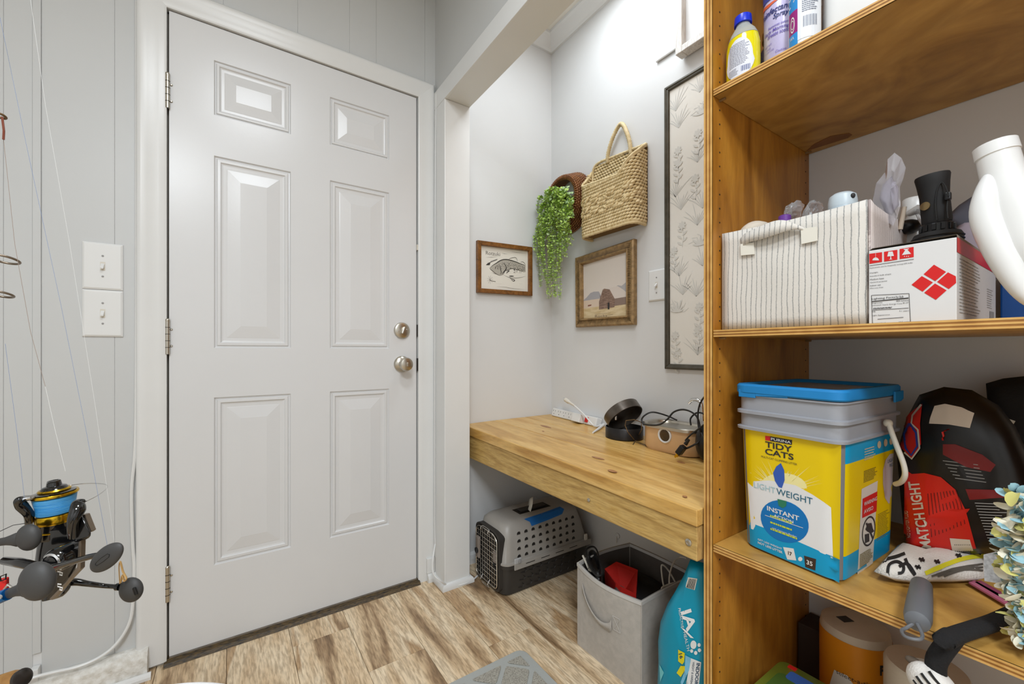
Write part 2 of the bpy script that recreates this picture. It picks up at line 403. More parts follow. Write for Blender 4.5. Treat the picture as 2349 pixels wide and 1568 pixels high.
# electrical panel cover and its lip
pn = thing('wall_panel_cover', 'thin white panel cover set high on the alcove wall', 'panel', (1.4, .93, 2.3))
MB().box((1.394, .70, 2.125), (1.3995, 1.047, 2.5)).obj('cover', M['wall'], pn, bevel=.001)
MB().tube([(1.394, 1.047, 2.121), (1.392, .70, 2.121)], .0045, 8).obj('lip', M['trim'], pn)
# whitewashed box frame at the top beside the shelves
M['wash'] = wood('whitewashed_wood', [(196, 190, 180), (226, 224, 220), (234, 233, 231)], sx=(6, 6, 1), scale=3, fine=30, rough=.6)
bf = thing('whitewashed_frame', 'whitewashed wooden box frame hung above the tall botanical print', 'frame', (1.4, .8, 2.25))
for a, b in [((1.352, .908, 2.062), (1.393, .934, 2.50)), ((1.352, .55, 2.062), (1.393, .908, 2.085)), ((1.352, .55, 2.475), (1.393, .908, 2.50)), ((1.352, .55, 2.085), (1.393, .574, 2.475))]:
    MB().box(a, b).obj('frame_side', M['wash'], bf, bevel=.002)
MB().box((1.378, .574, 2.085), (1.391, .908, 2.475)).obj('insert', M['wall'], bf)
# ------------------------------------------------------------------ DOOR
dr = struct(MB().add([], []).obj('door_1', M['door'])) if False else None
xs = [DX0, -.0455, .1800, .3110, .5365, DX1]; zs = [DZ0, .2725, .8255, .9885, 1.6235, 1.758, 1.938, DZ1]
dm = MB()
FY = 1.690
prows = [(1, 2), (3, 4), (5, 6)]
for i in range(5):
    for j in range(7):
        if i in (1, 3) and j in (1, 3, 5): continue
        dm.add([(xs[i], FY, zs[j]), (xs[i+1], FY, zs[j]), (xs[i+1], FY, zs[j+1]), (xs[i], FY, zs[j+1])], [(0, 1, 2, 3)])
dm.add([(DX0, FY, DZ0), (DX1, FY, DZ0), (DX1, FY, DZ1), (DX0, FY, DZ1), (DX0, FY+.044, DZ0), (DX1, FY+.044, DZ0), (DX1, FY+.044, DZ1), (DX0, FY+.044, DZ1)],
       [(4, 7, 6, 5), (0, 4, 5, 1), (1, 5, 6, 2), (2, 6, 7, 3), (3, 7, 4, 0)])
door = struct(dm.obj('door_1', M['door'], fix=False))
loops = [(0, 0), (.0035, .0055), (.007, .006), (.010, .0015), (.0175, .0012), (.021, .0052), (.025, .0062), (.0345, .0064), (.037, .0058), (.073, .0008), (.0745, .0005)]
for i in (1, 3):
    for j in (1, 3, 5):
        x0, x1, z0, z1 = xs[i], xs[i+1], zs[j], zs[j+1]; rs = []
        for q, dy in loops:
            if j == 5: q *= .82
            rs.append([(x0+q, FY+dy, z0+q), (x1-q, FY+dy, z0+q), (x1-q, FY+dy, z1-q), (x0+q, FY+dy, z1-q)])
        pm = MB(); pm.rings(rs, True, False, True)
        pm.obj('panel', M['door'], door)
for zc_ in (1.79, 1.021, .248):
    h = MB().tube([(-.1635, 1.6835, zc_-.052), (-.1635, 1.6835, zc_+.052)], .0062, 12).obj('hinge', M['nickel'], door, smooth=True)
    for q in (-.031, -.010, .011, .032): MB().lathe([(.0066, -.0008), (.0068, .0008)], 12, Matrix.Translation((-.1635, 1.6835, zc_+q))).obj('knuckle_joint', M['dark'], h)
    MB().ball((-.1635, 1.6835, zc_+.054), .0068, n=10, m=6).obj('pin_head', M['nickel'], h, smooth=True)
    for q in (-.026, .026): MB().lathe([(.003, 0), (.0035, .002), (.002, .0035)], 8, axis((-.1545, 1.690, zc_+q), (0, -1, 0))).obj('screw', M['nickel'], h)
def yax(x, z): return axis((x, 1.690, z), (0, -1, 0), (1, 0, 0))
db = MB().lathe([(.0335, 0), (.0335, .004), (.031, .010), (.024, .013), (.0, .0135)], 32, yax(.588, 1.064)).obj('deadbolt', M['nickel'], door, smooth=True)
MB().box((-.004, -.0155, .013), (.004, .0155, .027), yax(.588, 1.064) @ Matrix.Rotation(-.35, 4, 'Z')).obj('thumb_turn', M['nickel'], db, bevel=.003)
for q in (-1, 1): MB().lathe([(.003, .011), (.003, .0135), (.001, .014)], 8, yax(.588+.018*q, 1.064+.004*q)).obj('screw', M['chrome'], db)
kn = MB().lathe([(.0335, 0), (.0335, .005), (.030, .010), (.017, .014), (.0125, .022), (.0125, .032), (.020, .038), (.0265, .048), (.0275, .058), (.0245, .066), (.016, .069), (.0, .0695)], 32, yax(.588, .925)).obj('door_knob', M['nickel'], door, smooth=True)
MB().box((-.0025, -.008, .069), (.0025, .008, .077), yax(.588, .925)).obj('lock_button', M['nickel'], kn, bevel=.001)
MB().box((.6525, 1.684, .895), (.6575, 1.694, .948)).obj('latch_plate', M['dark'], door)
MB().box((.6525, 1.688, 1.04), (.6575, 1.694, 1.09)).obj('strike_plate', M['dark'], door)
MB().box((.6522, 1.684, 1.405), (.6580, 1.690, 1.428)).obj('felt_pad', M['offwhite'], door)
# thin contact alarm cable channels : switch plates
def switch(x=None, y=None, z=1.0, face='y', w=.0875, h=.137, label=''):
    if face == 'y': Mx = FR((x, 1.6895, z), (1, 0, 0), (0, 0, 1))     # n = (0,-1,0)
    else: Mx = FR((1.3995, y, z), (0, -1, 0), (0, 0, 1))
    t = thing('light_switch', label, 'light switch', Mx.translation)
    pm = MB(); pm.rings([[(-w/2+i, -h/2+i, d), (w/2-i, -h/2+i, d), (w/2-i, h/2-i, d), (-w/2+i, h/2-i, d)] for i, d in [(0, 0), (0, .003), (.005, .0062)]], M=Mx)
    pm.obj('plate', M['white'], t, bevel=.0008)
    MB().box((-.0055, -.0125, .006), (.0055, .0125, .0068), Mx).obj('toggle_slot', M['offwhite'], t)
    MB().add([(-.004, -.003, .0065), (.004, -.003, .0065), (.004, .008, .0065), (-.004, .008, .0065), (-.0033, -.009, .017), (.0033, -.009, .017), (.0033, -.004, .0175), (-.0033, -.004, .0175)],
             [(0, 3, 2, 1), (4, 5, 6, 7), (0, 1, 5, 4), (1, 2, 6, 5), (2, 3, 7, 6), (3, 0, 4, 7)], Mx).obj('toggle', M['white'], t, bevel=.0006)
    for q in (-.030, .030):
        MB().lathe([(.0028, .006), (.0026, .0075), (0, .0078)], 10, Mx @ Matrix.Translation((0, q, 0))).obj('screw', M['greyink'], t)
    return t
switch(x=-.3105, z=1.2275, label='white toggle light switch left of the door, upper of two')
switch(x=-.3105, z=1.0895, label='white toggle light switch left of the door, lower of two')
switch(y=1.046, z=1.2390, face='x', w=.080, h=.123, label='white light switch on the alcove wall beside the botanical print')
# ================================================================== ALCOVE
M['brownwood'] = wood('brown_frame_wood', [(92, 58, 24), (128, 82, 36), (150, 100, 48)], sx=(4, 4, 4), scale=8, fine=60, rough=.4)
M['bronze'] = mat('antique_bronze_frame', (150, 122, 82), .4, .25, var=.25, scale=60)
M['bronzed'] = mat('antique_bronze_dark', (104, 82, 52), .45, .25, var=.25, scale=60)
M['cream'] = mat('cream_paper', (226, 221, 210), .6)
M['pencil'] = mat('pencil_grey', (120, 116, 110), .7)
M['pencild'] = mat('pencil_dark', (66, 62, 58), .7)
# ---- fish drawing
fp = thing('fish_picture', 'small brown-framed drawing of a spotted fish on the far alcove wall', 'picture', (1.10, 1.70, 1.37))
fx0, fx1 = .9465, 1.263; FA = Vector((fx0, 1.7045, 1.250)); FB = Vector((fx1, 1.7045, 1.2565)); FC = Vector((fx1, 1.7045, 1.5025)); FD = Vector((fx0, 1.7045, 1.4915))
def frame_parts(root, A, B, C, D, w, dep, m, name='frame_side', prof=None, back=True, bevel=.0015):
    A, B, C, D = map(Vector, (A, B, C, D)); n = (B-A).cross(D-A).normalized()
    P = [A, B, C, D]
    for i in range(4):
        p, q = P[i], P[(i+1) % 4]; ip = P[i]+((P[(i+1)%4]-P[i]).normalized()+(P[i-1]-P[i]).normalized())*w
        iq = P[(i+1)%4]+((P[i]-P[(i+1)%4]).normalized()+(P[(i+2)%4]-P[(i+1)%4]).normalized())*w
        pr = prof or [(0, 0), (0, 1), (1, 1), (1, 0)]
        mb = MB(); mb.rings([[p.lerp(ip, a)+n*dep*b for a, b in pr], [q.lerp(iq, a)+n*dep*b for a, b in pr]])
        mb.obj(name, m, root, bevel=bevel, seg=2)
    return n
nn = frame_parts(fp, FA, FB, FC, FD, .020, .018, M['brownwood'])
Q = quad(FA, FB, FC, FD, .004)
mb = MB(); rect(mb, Q, .05, .06, .95, .94, 0); mb.obj('paper', M['cream'], fp)
# fish outline in patch units (s right, t up)
def uv(x, y): return ((x-70)/1410, 1-(y-(90+170*(x-70)/1410))/(1340-105*(x-70)/1410))   # zoomed photo coordinates to patch
body = [(395,790),(470,720),(560,660),(650,600),(740,570),(850,570),(960,595),(1060,625),(1180,670),(1280,700),(1325,735),(1330,880),(1290,885),(1180,850),(1080,820),(960,800),(860,830),(790,850),(760,900),(720,950),(650,985),(600,960),(540,930),(470,870),(410,820)]
mb = MB(); poly(mb, Q, [uv(*p) for p in body], .0003); mb.obj('drawn_fish', mat('pencil_wash', (176, 170, 158), .7), fp)
mb = MB()
belly = [(720,950),(860,1015),(1040,1040),(1200,1020),(1325,990)]
for pts, wd in [(body[:11], .020), (body[12:21], .010), (body[20:]+[body[0]], .010), (belly, .006), ([(640,720),(660,800),(680,900),(650,950)], .012), ([(720,640),(790,720),(810,800),(740,890),(690,940)], .016), ([(870,560),(930,530),(1060,515),(1110,610)], .008), ([(1180,640),(1240,620),(1300,660),(1325,720)], .008), ([(880,990),(1015,990)], .02), ([(880,1015),(950,1060),(1030,1090),(1000,1120),(930,1070)], .014), ([(800,870),(890,850),(830,900),(820,930)], .014)]:
    stroke(mb, Q, [uv(*p[:2]) for p in [tuple(q) for q in spline([(a, b, 0) for a, b in pts], 4)]], wd, .0008, True)
rnd = random.Random(2)
for i in range(260):
    x = rnd.uniform(520, 1310); yt = 600 if x < 960 else 600+(x-960)*.35; yt += 25; yb = 820 if x < 900 else 800+(x-900)*.15
    if x < 700: yt = 760-(x-520)*.75
    y = rnd.uniform(yt, yb); s, t = uv(x, y); r = .004
    poly(mb, Q, [(s-r, t-r*.8), (s+r*.5, t-r*1.2), (s+r, t+r), (s-r*.3, t+r)], .0006)
for i in range(26):
    x = rnd.uniform(1000, 1230); y = rnd.uniform(800, 910); s, t = uv(x, y); r = .006; poly(mb, Q, [(s-r, t-r), (s+r, t-r*.6), (s+r, t+r*.8), (s-r*.4, t+r)], .0007)
for k in range(9): a = k*.7; stroke(mb, Q, [uv(400, 1090), uv(400+75*math.cos(a), 1090+110*math.sin(a))], .022, .0007, True)
stroke(mb, Q, [uv(400, 1110), uv(470, 1125), uv(540, 1135)], .008)
stroke(mb, Q, [uv(305, 715), uv(370, 690), uv(410, 640)], .05, .0007, True)
for k in range(9): x = 415+k*19; stroke(mb, Q, [uv(x, 650-k*8), uv(x+12, 610-k*7)], .008)
mb.obj('fish_lines', M['pencild'], fp)
mb = MB()
put_text(mb, Q, 'Rotzuki', *uv(475, 415), w=.25, h=.07, bold=0)
for a in [[(690,400),(760,415),(850,425)], [(550,1180),(700,1190)], [(560,1260),(800,1275),(1000,1310),(1300,1325)], [(300,520),(450,510),(600,490)], [(900,360),(1100,385),(1380,410)], [(1150,1180),(1240,1190)], [(430,890),(500,930),(580,950)]]:
    stroke(mb, Q, [uv(*p) for p in a], .006, .0006, True)
mb.obj('pencil_marks', M['pencil'], fp)
# ---- barn print in the ribbed bronze frame
BA = Vector((1.399, 1.4955, 1.092)); BB = Vector((1.399, 1.145, 1.0875)); BC = Vector((1.399, 1.145, 1.4425)); BD = Vector((1.399, 1.4995, 1.4275))
bp_ = thing('barn_picture', 'faded barn print in a ribbed bronze frame above the counter', 'picture', (1.399, 1.32, 1.26))
n = frame_parts(bp_, BA, BB, BC, BD, .042, .026, M['bronze'], prof=[(0, 0), (0, .75), (.15, 1), (.3, .95), (.72, .8), (.78, 1), (.9, .98), (1, .35), (1, 0)])
P4 = [BA, BB, BC, BD]; rb = MB()
for i in range(4):
    p, q = P4[i], P4[(i+1) % 4]; L = (q-p).length; d = (q-p).normalized(); inn = (P4[i-1]-p).normalized() if i != 99 else 0
    inn = (inn - d*inn.dot(d)).normalized(); k = int(L/.0072)
    for j in range(2, k-1):
        a = p+d*(j*.0072); sl = .0035
        rb.add([a+inn*.012+n*.021, a+inn*.012+d*.004+n*.0255, a+inn*.012+d*.0055+n*.021, a+inn*.031+d*sl+n*.020, a+inn*.031+d*(sl+.004)+n*.0245, a+inn*.031+d*(sl+.0055)+n*.020], [(0, 1, 4, 3), (1, 2, 5, 4), (0, 2, 1), (3, 4, 5)])
tag(rb.obj('ribbing', M['bronzed'], bp_), kind='stuff')
Q = quad(BA, BB, BC, BD, .006)
def uvb(x, y): return ((x-70)/950*.98+.01, 1-((y-(300-240*(x-50)/990))/(1500-300+240*(x-50)/990-(25*(x-50)/990))))
mk = lambda pts, m, nm, k: (lambda mb_: (poly(mb_, Q, pts, k), mb_.obj(nm, m, bp_)))(MB())
rectp = lambda a, b, c, d: [(a, b), (c, b), (c, d), (a, d)]
mk(rectp(.08, .08, .92, .92), mat('print_sky', (216, 206, 196), .5), 'print', 0)
mk([(.10, .10), (.90, .10), (.90, .31), (.10, .26)], mat('print_field', (196, 172, 128), .55, rgb2=(216, 196, 158), scale=18, stretch=(1, 1, 4)), 'print_field', .0004)
mk([(.10, .26), (.45, .27), (.45, .38), (.10, .38)], mat('print_meadow', (212, 192, 172), .55), 'print_meadow', .0005)
mk([(.10, .37), (.18, .415), (.25, .465), (.31, .475), (.40, .465), (.46, .37)], mat('print_hill', (166, 163, 166), .55), 'print_hill', .0006)
mk([(.60, .44), (.72, .50), (.78, .485), (.86, .525), (.905, .53), (.905, .40), (.60, .40)], mat('print_far_hill', (172, 168, 168), .55), 'print_far_hill', .0006)
mk([(.46, .48), (.72, .49), (.80, .44), (.91, .355), (.91, .33), (.66, .335)], mat('print_roof', (212, 200, 190), .55), 'print_barn_roof', .0009)
mk([(.66, .34), (.91, .345), (.91, .255), (.66, .25)], mat('print_wall', (136, 116, 104), .55), 'print_barn_side', .0010)
mk([(.405, .225), (.405, .33), (.47, .48), (.50, .49), (.59, .465), (.66, .355), (.675, .335), (.665, .235)], mat('print_barn', (112, 88, 76), .55, rgb2=(150, 124, 108), scale=60, stretch=(1, 1, 4)), 'print_barn_front', .0012)
mk(rectp(.555, .215, .585, .30), M['ink'], 'print_barn_door', .0015)
mk([(.20, .285), (.26, .29), (.27, .305), (.205, .305)], mat('print_animals', (132, 84, 72), .6), 'print_animals', .0012)
mb = MB(); put_text(mb, Q, 'Rocky', .44, .135, w=.22, h=.04); rect(mb, Q, .33, .165, .60, .168); rect(mb, Q, .56, .14, .64, .144)
for k in range(5): stroke(mb, Q, [(.42+k*.05, .44-abs(k-1)*.03), (.44+k*.045, .36)], .006, .0018)
mb.obj('print_lettering', mat('print_brown', (120, 96, 78), .6), bp_)
# ---- tall botanical print
TA, TB, TC, TD = (1.3985, 1.0050, .910), (1.3985, .60, .910), (1.3985, .60, 1.995), (1.3985, 1.0070, 1.9925)
tp = thing('botanical_print', 'tall botanical print in a dark bronze frame beside the shelving unit', 'picture', (1.3985, .8, 1.45))
M['slate'] = mat('dark_pewter_frame', (84, 80, 70), .4, .2, var=.2, scale=30)
frame_parts(tp, TA, TB, TC, TD, .020, .018, M['slate'], prof=[(0, 0), (0, .6), (.15, .8), (.5, .85), (.55, .65), (.85, .65), (1, .4), (1, 0)])
Q = quad(TA, TB, TC, TD, .004)
mb = MB(); rect(mb, Q, .03, .012, .97, .988, 0); mb.obj('paper', mat('botanical_paper', (231, 227, 218), .5), tp)
rnd = random.Random(11)
mb = MB(); mb2 = MB()
W, H = .405, 1.083
def pp(x, y): return (x/W, y/H)
def leafp(mbx, x, y, a, L, wd):
    pts = []
    for i in range(9): t = i/8; pts.append((x+L*t*math.cos(a), y+L*t*math.sin(a)))
    nx, ny = -math.sin(a), math.cos(a); U = [(p[0]+nx*wd*math.sin(PI*i/8), p[1]+ny*wd*math.sin(PI*i/8)) for i, p in enumerate(pts)]
    D_ = [(p[0]-nx*wd*math.sin(PI*i/8), p[1]-ny*wd*math.sin(PI*i/8)) for i, p in enumerate(pts)]
    poly(mbx, Q, [pp(*p) for p in U+D_[::-1][1:-1]], .0010+len(mbx.f) % 40*.00002)
y = .04
while y < 1.04:
    for x in (.055, .135, .22, .31):
        x += rnd.uniform(-.02, .02); yy = y+rnd.uniform(-.02, .02); kind = rnd.randrange(3)
        if kind == 0:
            for k in range(9):
                a = PI/2+(k-4)*.22; L = rnd.uniform(.04, .09)
                c = [(x, yy), (x+L*.5*math.cos(a), yy+L*.6*math.sin(a)), (x+L*1.1*math.cos(a*.9+.15), yy+L*math.sin(a))]
                stroke(mb, lambda s, t, k_=0: Q(s/W, t/H, k_), [tuple(q)[:2] for q in spline([(p[0], p[1], 0) for p in c], 4)], .0028, .0005, True)
        elif kind == 1:
            for k in range(8): a = 2*PI*k/8; leafp(mb2, x, yy+.02, a, .018, .004)
            for k in range(5): leafp(mb2, x, yy-.005-.012*k, (0.6 if k % 2 else 2.5), .026, .004)
            stroke(mb, lambda s, t, k_=0: Q(s/W, t/H, k_), [(x, yy+.02), (x+.006, yy-.02), (x, yy-.06)], .002, .0005)
        else:
            for k in range(7):
                a = .3+k*.42; leafp(mb2, x, yy, a, rnd.uniform(.03, .055), .0035)
            for k in range(6): a = k*.5; stroke(mb, lambda s, t, k_=0: Q(s/W, t/H, k_), [(x, yy), (x+.03*math.cos(a), yy+.035*math.sin(a)), (x+.05*math.cos(a+.3), yy+.045*math.sin(a+.3))], .0018, .0005)
    y += .078
tag(mb.obj('drawn_stems', mat('botanical_grey', (206, 205, 199), .6), tp, fix=False), kind='stuff'); tag(mb2.obj('drawn_leaves', mat('botanical_pale', (214, 212, 205), .6), tp, fix=False), kind='stuff')
# ---- woven wall basket
M['straw'] = mat('seagrass', (208, 184, 134), .6, rgb2=(234, 214, 170), scale=50, bump=.5, bscale=300)
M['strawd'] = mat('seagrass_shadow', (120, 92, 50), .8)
def bead(mb, p, q, r, nrm, n=5):
    p, q = Vector(p), Vector(q); d = (q-p).normalized(); u = Vector(nrm); u = (u-d*u.dot(d)).normalized(); v = d.cross(u); rs = []
    for t, s in ((0, .35), (.25, .9), (.6, 1), (1, .35)):
        c = p.lerp(q, t); rs.append([c+(u*math.cos(2*PI*j/n)+v*math.sin(2*PI*j/n))*r*s for j in range(n)])
    mb.rings(rs)
wbk = thing('wall_basket', 'natural seagrass wall basket with looped handle hung on the alcove wall', 'basket', (1.36, 1.24, 1.50))
YL, YR, XB, XF = 1.392, 1.094, 1.394, 1.312
def pouch_path(k=10):
    pts = [(XB, YL+.004), (XF+.03, YL)]
    for i in range(6): a = PI/2*i/5; pts.append((XF+.03-.03*math.sin(a), YL-.03+.03*math.cos(a)))
    for i in range(6): a = PI/2*i/5; pts.append((XF+.035-.035*math.cos(a), YR+.035-.035*math.sin(a)))
    pts += [(XF+.05, YR), (XB, YR+.004)]
    # resample
    L = [0]
    for a, b in zip(pts, pts[1:]): L.append(L[-1]+math.hypot(b[0]-a[0], b[1]-a[1]))
    return pts, L
PP, PL = pouch_path()
def pth(s):
    s = max(0, min(PL[-1]-1e-6, s))
    for i in range(len(PL)-1):
        if PL[i+1] >= s:
            f = (s-PL[i])/(PL[i+1]-PL[i]+1e-9); a, b = PP[i], PP[i+1]
            x, y = a[0]+(b[0]-a[0])*f, a[1]+(b[1]-a[1])*f; dx, dy = b[0]-a[0], b[1]-a[1]; l = math.hypot(dx, dy) or 1
            return Vector((x, y, 0)), Vector((dy/l, -dx/l, 0))
TOT = PL[-1]
def rimz(s):                           # pouch rim: low in front, rising to the back panel at both ends
    f = s/TOT
    if f < .26: return 1.712+.095*max(0, 1-f/.22)**1.3 - 0
    if f > .68: return 1.698+.115*min(1, (f-.68)/.30)**.9
    return 1.712-.014*(f-.26)/.42
def botz(s): return 1.497+.006*math.sin(s/TOT*PI)
wm = MB(); NR = 23; step = .0150
sgn = lambda n_: Vector(n_)
for r in range(NR):
    z = 1.502+r*.0128; s = (r % 2)*step*.5
    while s < TOT:
        if z < rimz(s)-.004:
            s2 = min(s+step*1.25, TOT-1e-4); p, n1 = pth(s); q, n2 = pth(s2)
            o = n1*-1 if (p+n1-Vector((1.36, 1.24, 0))).length < (p-Vector((1.36, 1.24, 0))).length else n1
            patt = 1.56 < z < 1.655 and .14 < s/TOT < .9
            if patt and (int(s/.045)+r//2) % 2 == 0:
                bead(wm, p+Vector((0, 0, z))+o*.006, q+Vector((0, 0, z+.008))+o*.009, .0062, o)
            bead(wm, p+Vector((0, 0, z-.003))+o*.003, q+Vector((0, 0, z+.003))+o*.0035, .0066, o)
        s += step
# crossing strands over the middle rows
for k in range(42):
    s = TOT*(.12+.76*((k*7) % 42)/42); z = 1.565+.022*(k % 4)+.004*math.sin(k)
    p, n1 = pth(s); q, n2 = pth(s+.026); up = .018 if k % 3 else -.016
    o = n1*-1 if (p+n1-Vector((1.36, 1.24, 0))).length < (p-Vector((1.36, 1.24, 0))).length else n1
    bead(wm, p+Vector((0, 0, z))+o*.010, q+Vector((0, 0, z+up))+o*.011, .0042, o)
tag(wm.obj('woven_pouch', M['straw'], wbk, smooth=2), kind='stuff')
bk = MB()
for r in range(25):
    z = 1.51+r*.0128; y = YR+.006+(r % 2)*step*.5
    top = lambda yy: 1.812+(yy-1.09)*.07
    yend = 1.388 if z < 1.74 else 1.388-(z-1.74)*.20
    while y < yend:
        if z < top(y)-.002 and z > 1.66:
            bead(bk, (1.390, y, z-.003), (1.389, min(y+step*1.2, yend+.004), z+.003), .0062, (-1, 0, 0))
        y += step
tag(bk.obj('woven_back', M['straw'], wbk, smooth=2), kind='stuff')
# solid lining behind the weave
ln = MB(); ns = 48
ring0 = [pth(TOT*i/ns)[0]+Vector((0, 0, botz(TOT*i/ns))) for i in range(ns+1)]; ring1 = [pth(TOT*i/ns)[0]+Vector((0, 0, rimz(TOT*i/ns)-.006)) for i in range(ns+1)]
ln.rings([ring0, ring1], False, False, False); ln.add(ring0, [tuple(range(ns+1))])
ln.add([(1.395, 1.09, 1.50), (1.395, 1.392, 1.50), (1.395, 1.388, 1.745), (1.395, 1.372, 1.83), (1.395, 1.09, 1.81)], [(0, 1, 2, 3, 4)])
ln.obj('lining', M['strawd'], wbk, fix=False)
rm = MB()
for off, rr in ((.0, .0062), (.007, .0045)):
    pts = [];
    for i in range(61):
        s = TOT*i/60; p, n1 = pth(s); o = n1*-1 if (p+n1-Vector((1.36, 1.24, 0))).length < (p-Vector((1.36, 1.24, 0))).length else n1
        pts.append(p+Vector((0, 0, rimz(s)-off))+o*.003)
    rm.tube(pts, [rr*(1+.12*(i % 2)) for i in range(61)], 6)
rm.obj('rim', M['straw'], wbk, smooth=2)
rm = MB(); pts = spline([(1.390, 1.392, 1.745), (1.388, 1.372, 1.828), (1.388, 1.24, 1.824), (1.388, 1.092, 1.812)], 14); rm.tube(pts, [.006*(1+.2*(i % 2)) for i in range(len(pts))], 6); rm.obj('top_rim', M['straw'], wbk, smooth=2)
rm = MB()
for zz in (1.499, 1.490): rm.tube([pth(TOT*i/50)[0]+Vector((0, 0, zz)) for i in range(51)], [.006*(1+.2*(i % 2)) for i in range(51)], 6)
rm.obj('base_rim', M['straw'], wbk, smooth=2)
hd_ = MB(); pts = spline([(1.386, 1.296, 1.81), (1.382, 1.290, 1.85), (1.380, 1.262, 1.905), (1.382, 1.228, 1.945), (1.380, 1.205, 1.938), (1.380, 1.185, 1.90), (1.382, 1.170, 1.85), (1.386, 1.166, 1.80)], 12)
hd_.tube(pts, [.0085*(1+.16*(1 if i % 2 else -1)) for i in range(len(pts))], 10); hd_.obj('handle', M['straw'], wbk, smooth=2)
# ---- brown hoop basket with trailing plant
M['rattan'] = mat('dark_rattan', (110, 66, 32), .5, rgb2=(146, 94, 50), scale=40, bump=.5, bscale=200)
hb = thing('hoop_basket', 'round dark rattan hoop basket hung near the alcove corner', 'basket', (1.37, 1.545, 1.72))
HC = Vector((1.36, 1.545, 1.705)); HR = .118
hm = MB(); NA = 60
for j in range(8):
    x = 1.326+j*.0095; R_ = HR+.0035*j
    for i in range(NA):
        a = 2*PI*(i+(j % 2)*.5)/NA; b = a+2*PI/NA*1.15
        bead(hm, (x, HC.y+R_*math.cos(a), HC.z+R_*math.sin(a)), (x+.002, HC.y+R_*math.cos(b), HC.z+R_*math.sin(b)), .0055, (0, math.cos(a), math.sin(a)), 4)
for i in range(70):                     # flat woven front face ring
    a = 2*PI*i/70
    bead(hm, (1.322, HC.y+(HR-.018)*math.cos(a), HC.z+(HR-.018)*math.sin(a)), (1.322, HC.y+HR*math.cos(a+.03), HC.z+HR*math.sin(a+.03)), .0045, (-1, 0, 0), 4)
tag(hm.obj('woven_hoop', M['rattan'], hb, smooth=2), kind='stuff')
MB().rings([[(x, HC.y+r*math.cos(2*PI*i/40), HC.z+r*math.sin(2*PI*i/40)) for i in range(40)] for x, r in [(1.327, HR-.003), (1.395, HR+.018), (1.395, HR-.004), (1.327, HR-.018), (1.327, HR-.003)]], True, False, False).obj('hoop_band', M['rattan'], hb)
pk_ = MB(); 
for k in range(9):                      # woven pocket closing the lower part
    z = HC.z-.095+k*.011; half = math.sqrt(max(0, HR**2-(z-HC.z)**2))-.012
    nb = int(half*2/.016)
    for i in range(nb): y = HC.y-half+i*.016+(k % 2)*.006; bead(pk_, (1.324, y, z), (1.323, y+.018, z+.003), .006, (-1, 0, 0), 4)
tag(pk_.obj('woven_pocket', M['rattan'], hb, smooth=2), kind='stuff')
# plant
M['leaf'] = mat('plastic_leaf', (150, 188, 70), .5, rgb2=(196, 224, 122), scale=30)
M['leaf2'] = mat('pale_leaf', (160, 190, 134), .5, rgb2=(190, 212, 160), scale=30)
M['stem'] = mat('green_stem', (128, 142, 92), .6)
pt = thing('trailing_plant', 'green trailing plant spilling from the hoop basket on the far corner', 'plant', (1.33, 1.56, 1.70))
lf = MB(); lf2 = MB(); st = MB(); rnd = random.Random(8)
def leaf(mb, c, d, n_, L, wd):
    d = Vector(d).normalized(); n_ = Vector(n_); u = d.cross(n_).normalized(); n_ = u.cross(d); c = Vector(c)
    mb.add([c, c+d*L*.45+u*wd-n_*L*.10, c+d*L+n_*L*.05, c+d*L*.45-u*wd-n_*L*.10, c+d*L*.5+n_*L*.12], [(0, 1, 4), (1, 2, 4), (2, 3, 4), (3, 0, 4)])
def strand(px0, py0, px1, py1, x0, x1, big=1.0, ns=None):
    a = hx(px0, py0, x0); b = hx(px1, py1, x1); top = Vector((1.325, a.y*.6+HC.y*.4, 1.70))
    mid = a.lerp(b, .5)+Vector((rnd.uniform(-.02, .01), rnd.uniform(-.015, .015), 0))
    pts = spline([top, a, mid, b], 10); st.tube(pts, .0009, 4, cap=False)
    L = sum((q-p).length for p, q in zip(pts, pts[1:])); nsn = ns or int(L/.0078); acc = 0
    for i in range(nsn):
        t = i/nsn*(len(pts)-1); k = int(t); p = pts[k].lerp(pts[min(k+1, len(pts)-1)], t-k); dd = (pts[min(k+1, len(pts)-1)]-pts[k]).normalized() if k < len(pts)-1 else Vector((0, 0, -1))
        ang = rnd.uniform(0, 2*PI) if i % 2 else ang+1.57 if i else 0
        sz = (.0155*(1-.35*i/nsn))*rnd.uniform(.8, 1.2)*big
        for sgn_ in (0, PI):
            o = Vector((math.cos(ang+sgn_), math.sin(ang+sgn_), rnd.uniform(-.15, .35)))
            leaf(lf2 if rnd.random() < (.45 if i < 5 else .12) else lf, p, o, (0, 0, 1) if rnd.random() < .6 else (-1, -.6, .5), sz, sz*.52)
E1 = [(1236, 520, 1232, 600), (1240, 480, 1238, 660), (1246, 470, 1250, 650), (1250, 500, 1244, 610), (1256, 460, 1262, 690), (1262, 470, 1256, 670), (1266, 480, 1272, 696), (1270, 500, 1282, 692), (1272, 470, 1270, 650), (1258, 520, 1240, 565),
      (1280, 470, 1280, 640), (1284, 490, 1278, 600), (1288, 470, 1292, 560), (1292, 480, 1296, 590), (1298, 480, 1312, 568), (1302, 470, 1308, 540), (1306, 460, 1315, 505), (1300, 500, 1302, 575), (1244, 500, 1234, 575), (1252, 440, 1262, 620), (1290, 450, 1286, 620), (1276, 450, 1266, 640),
      (1240, 450, 1236, 500), (1262, 440, 1252, 530), (1284, 440, 1294, 520), (1296, 440, 1300, 500), (1268, 430, 1262, 500), (1278, 435, 1280, 520)]
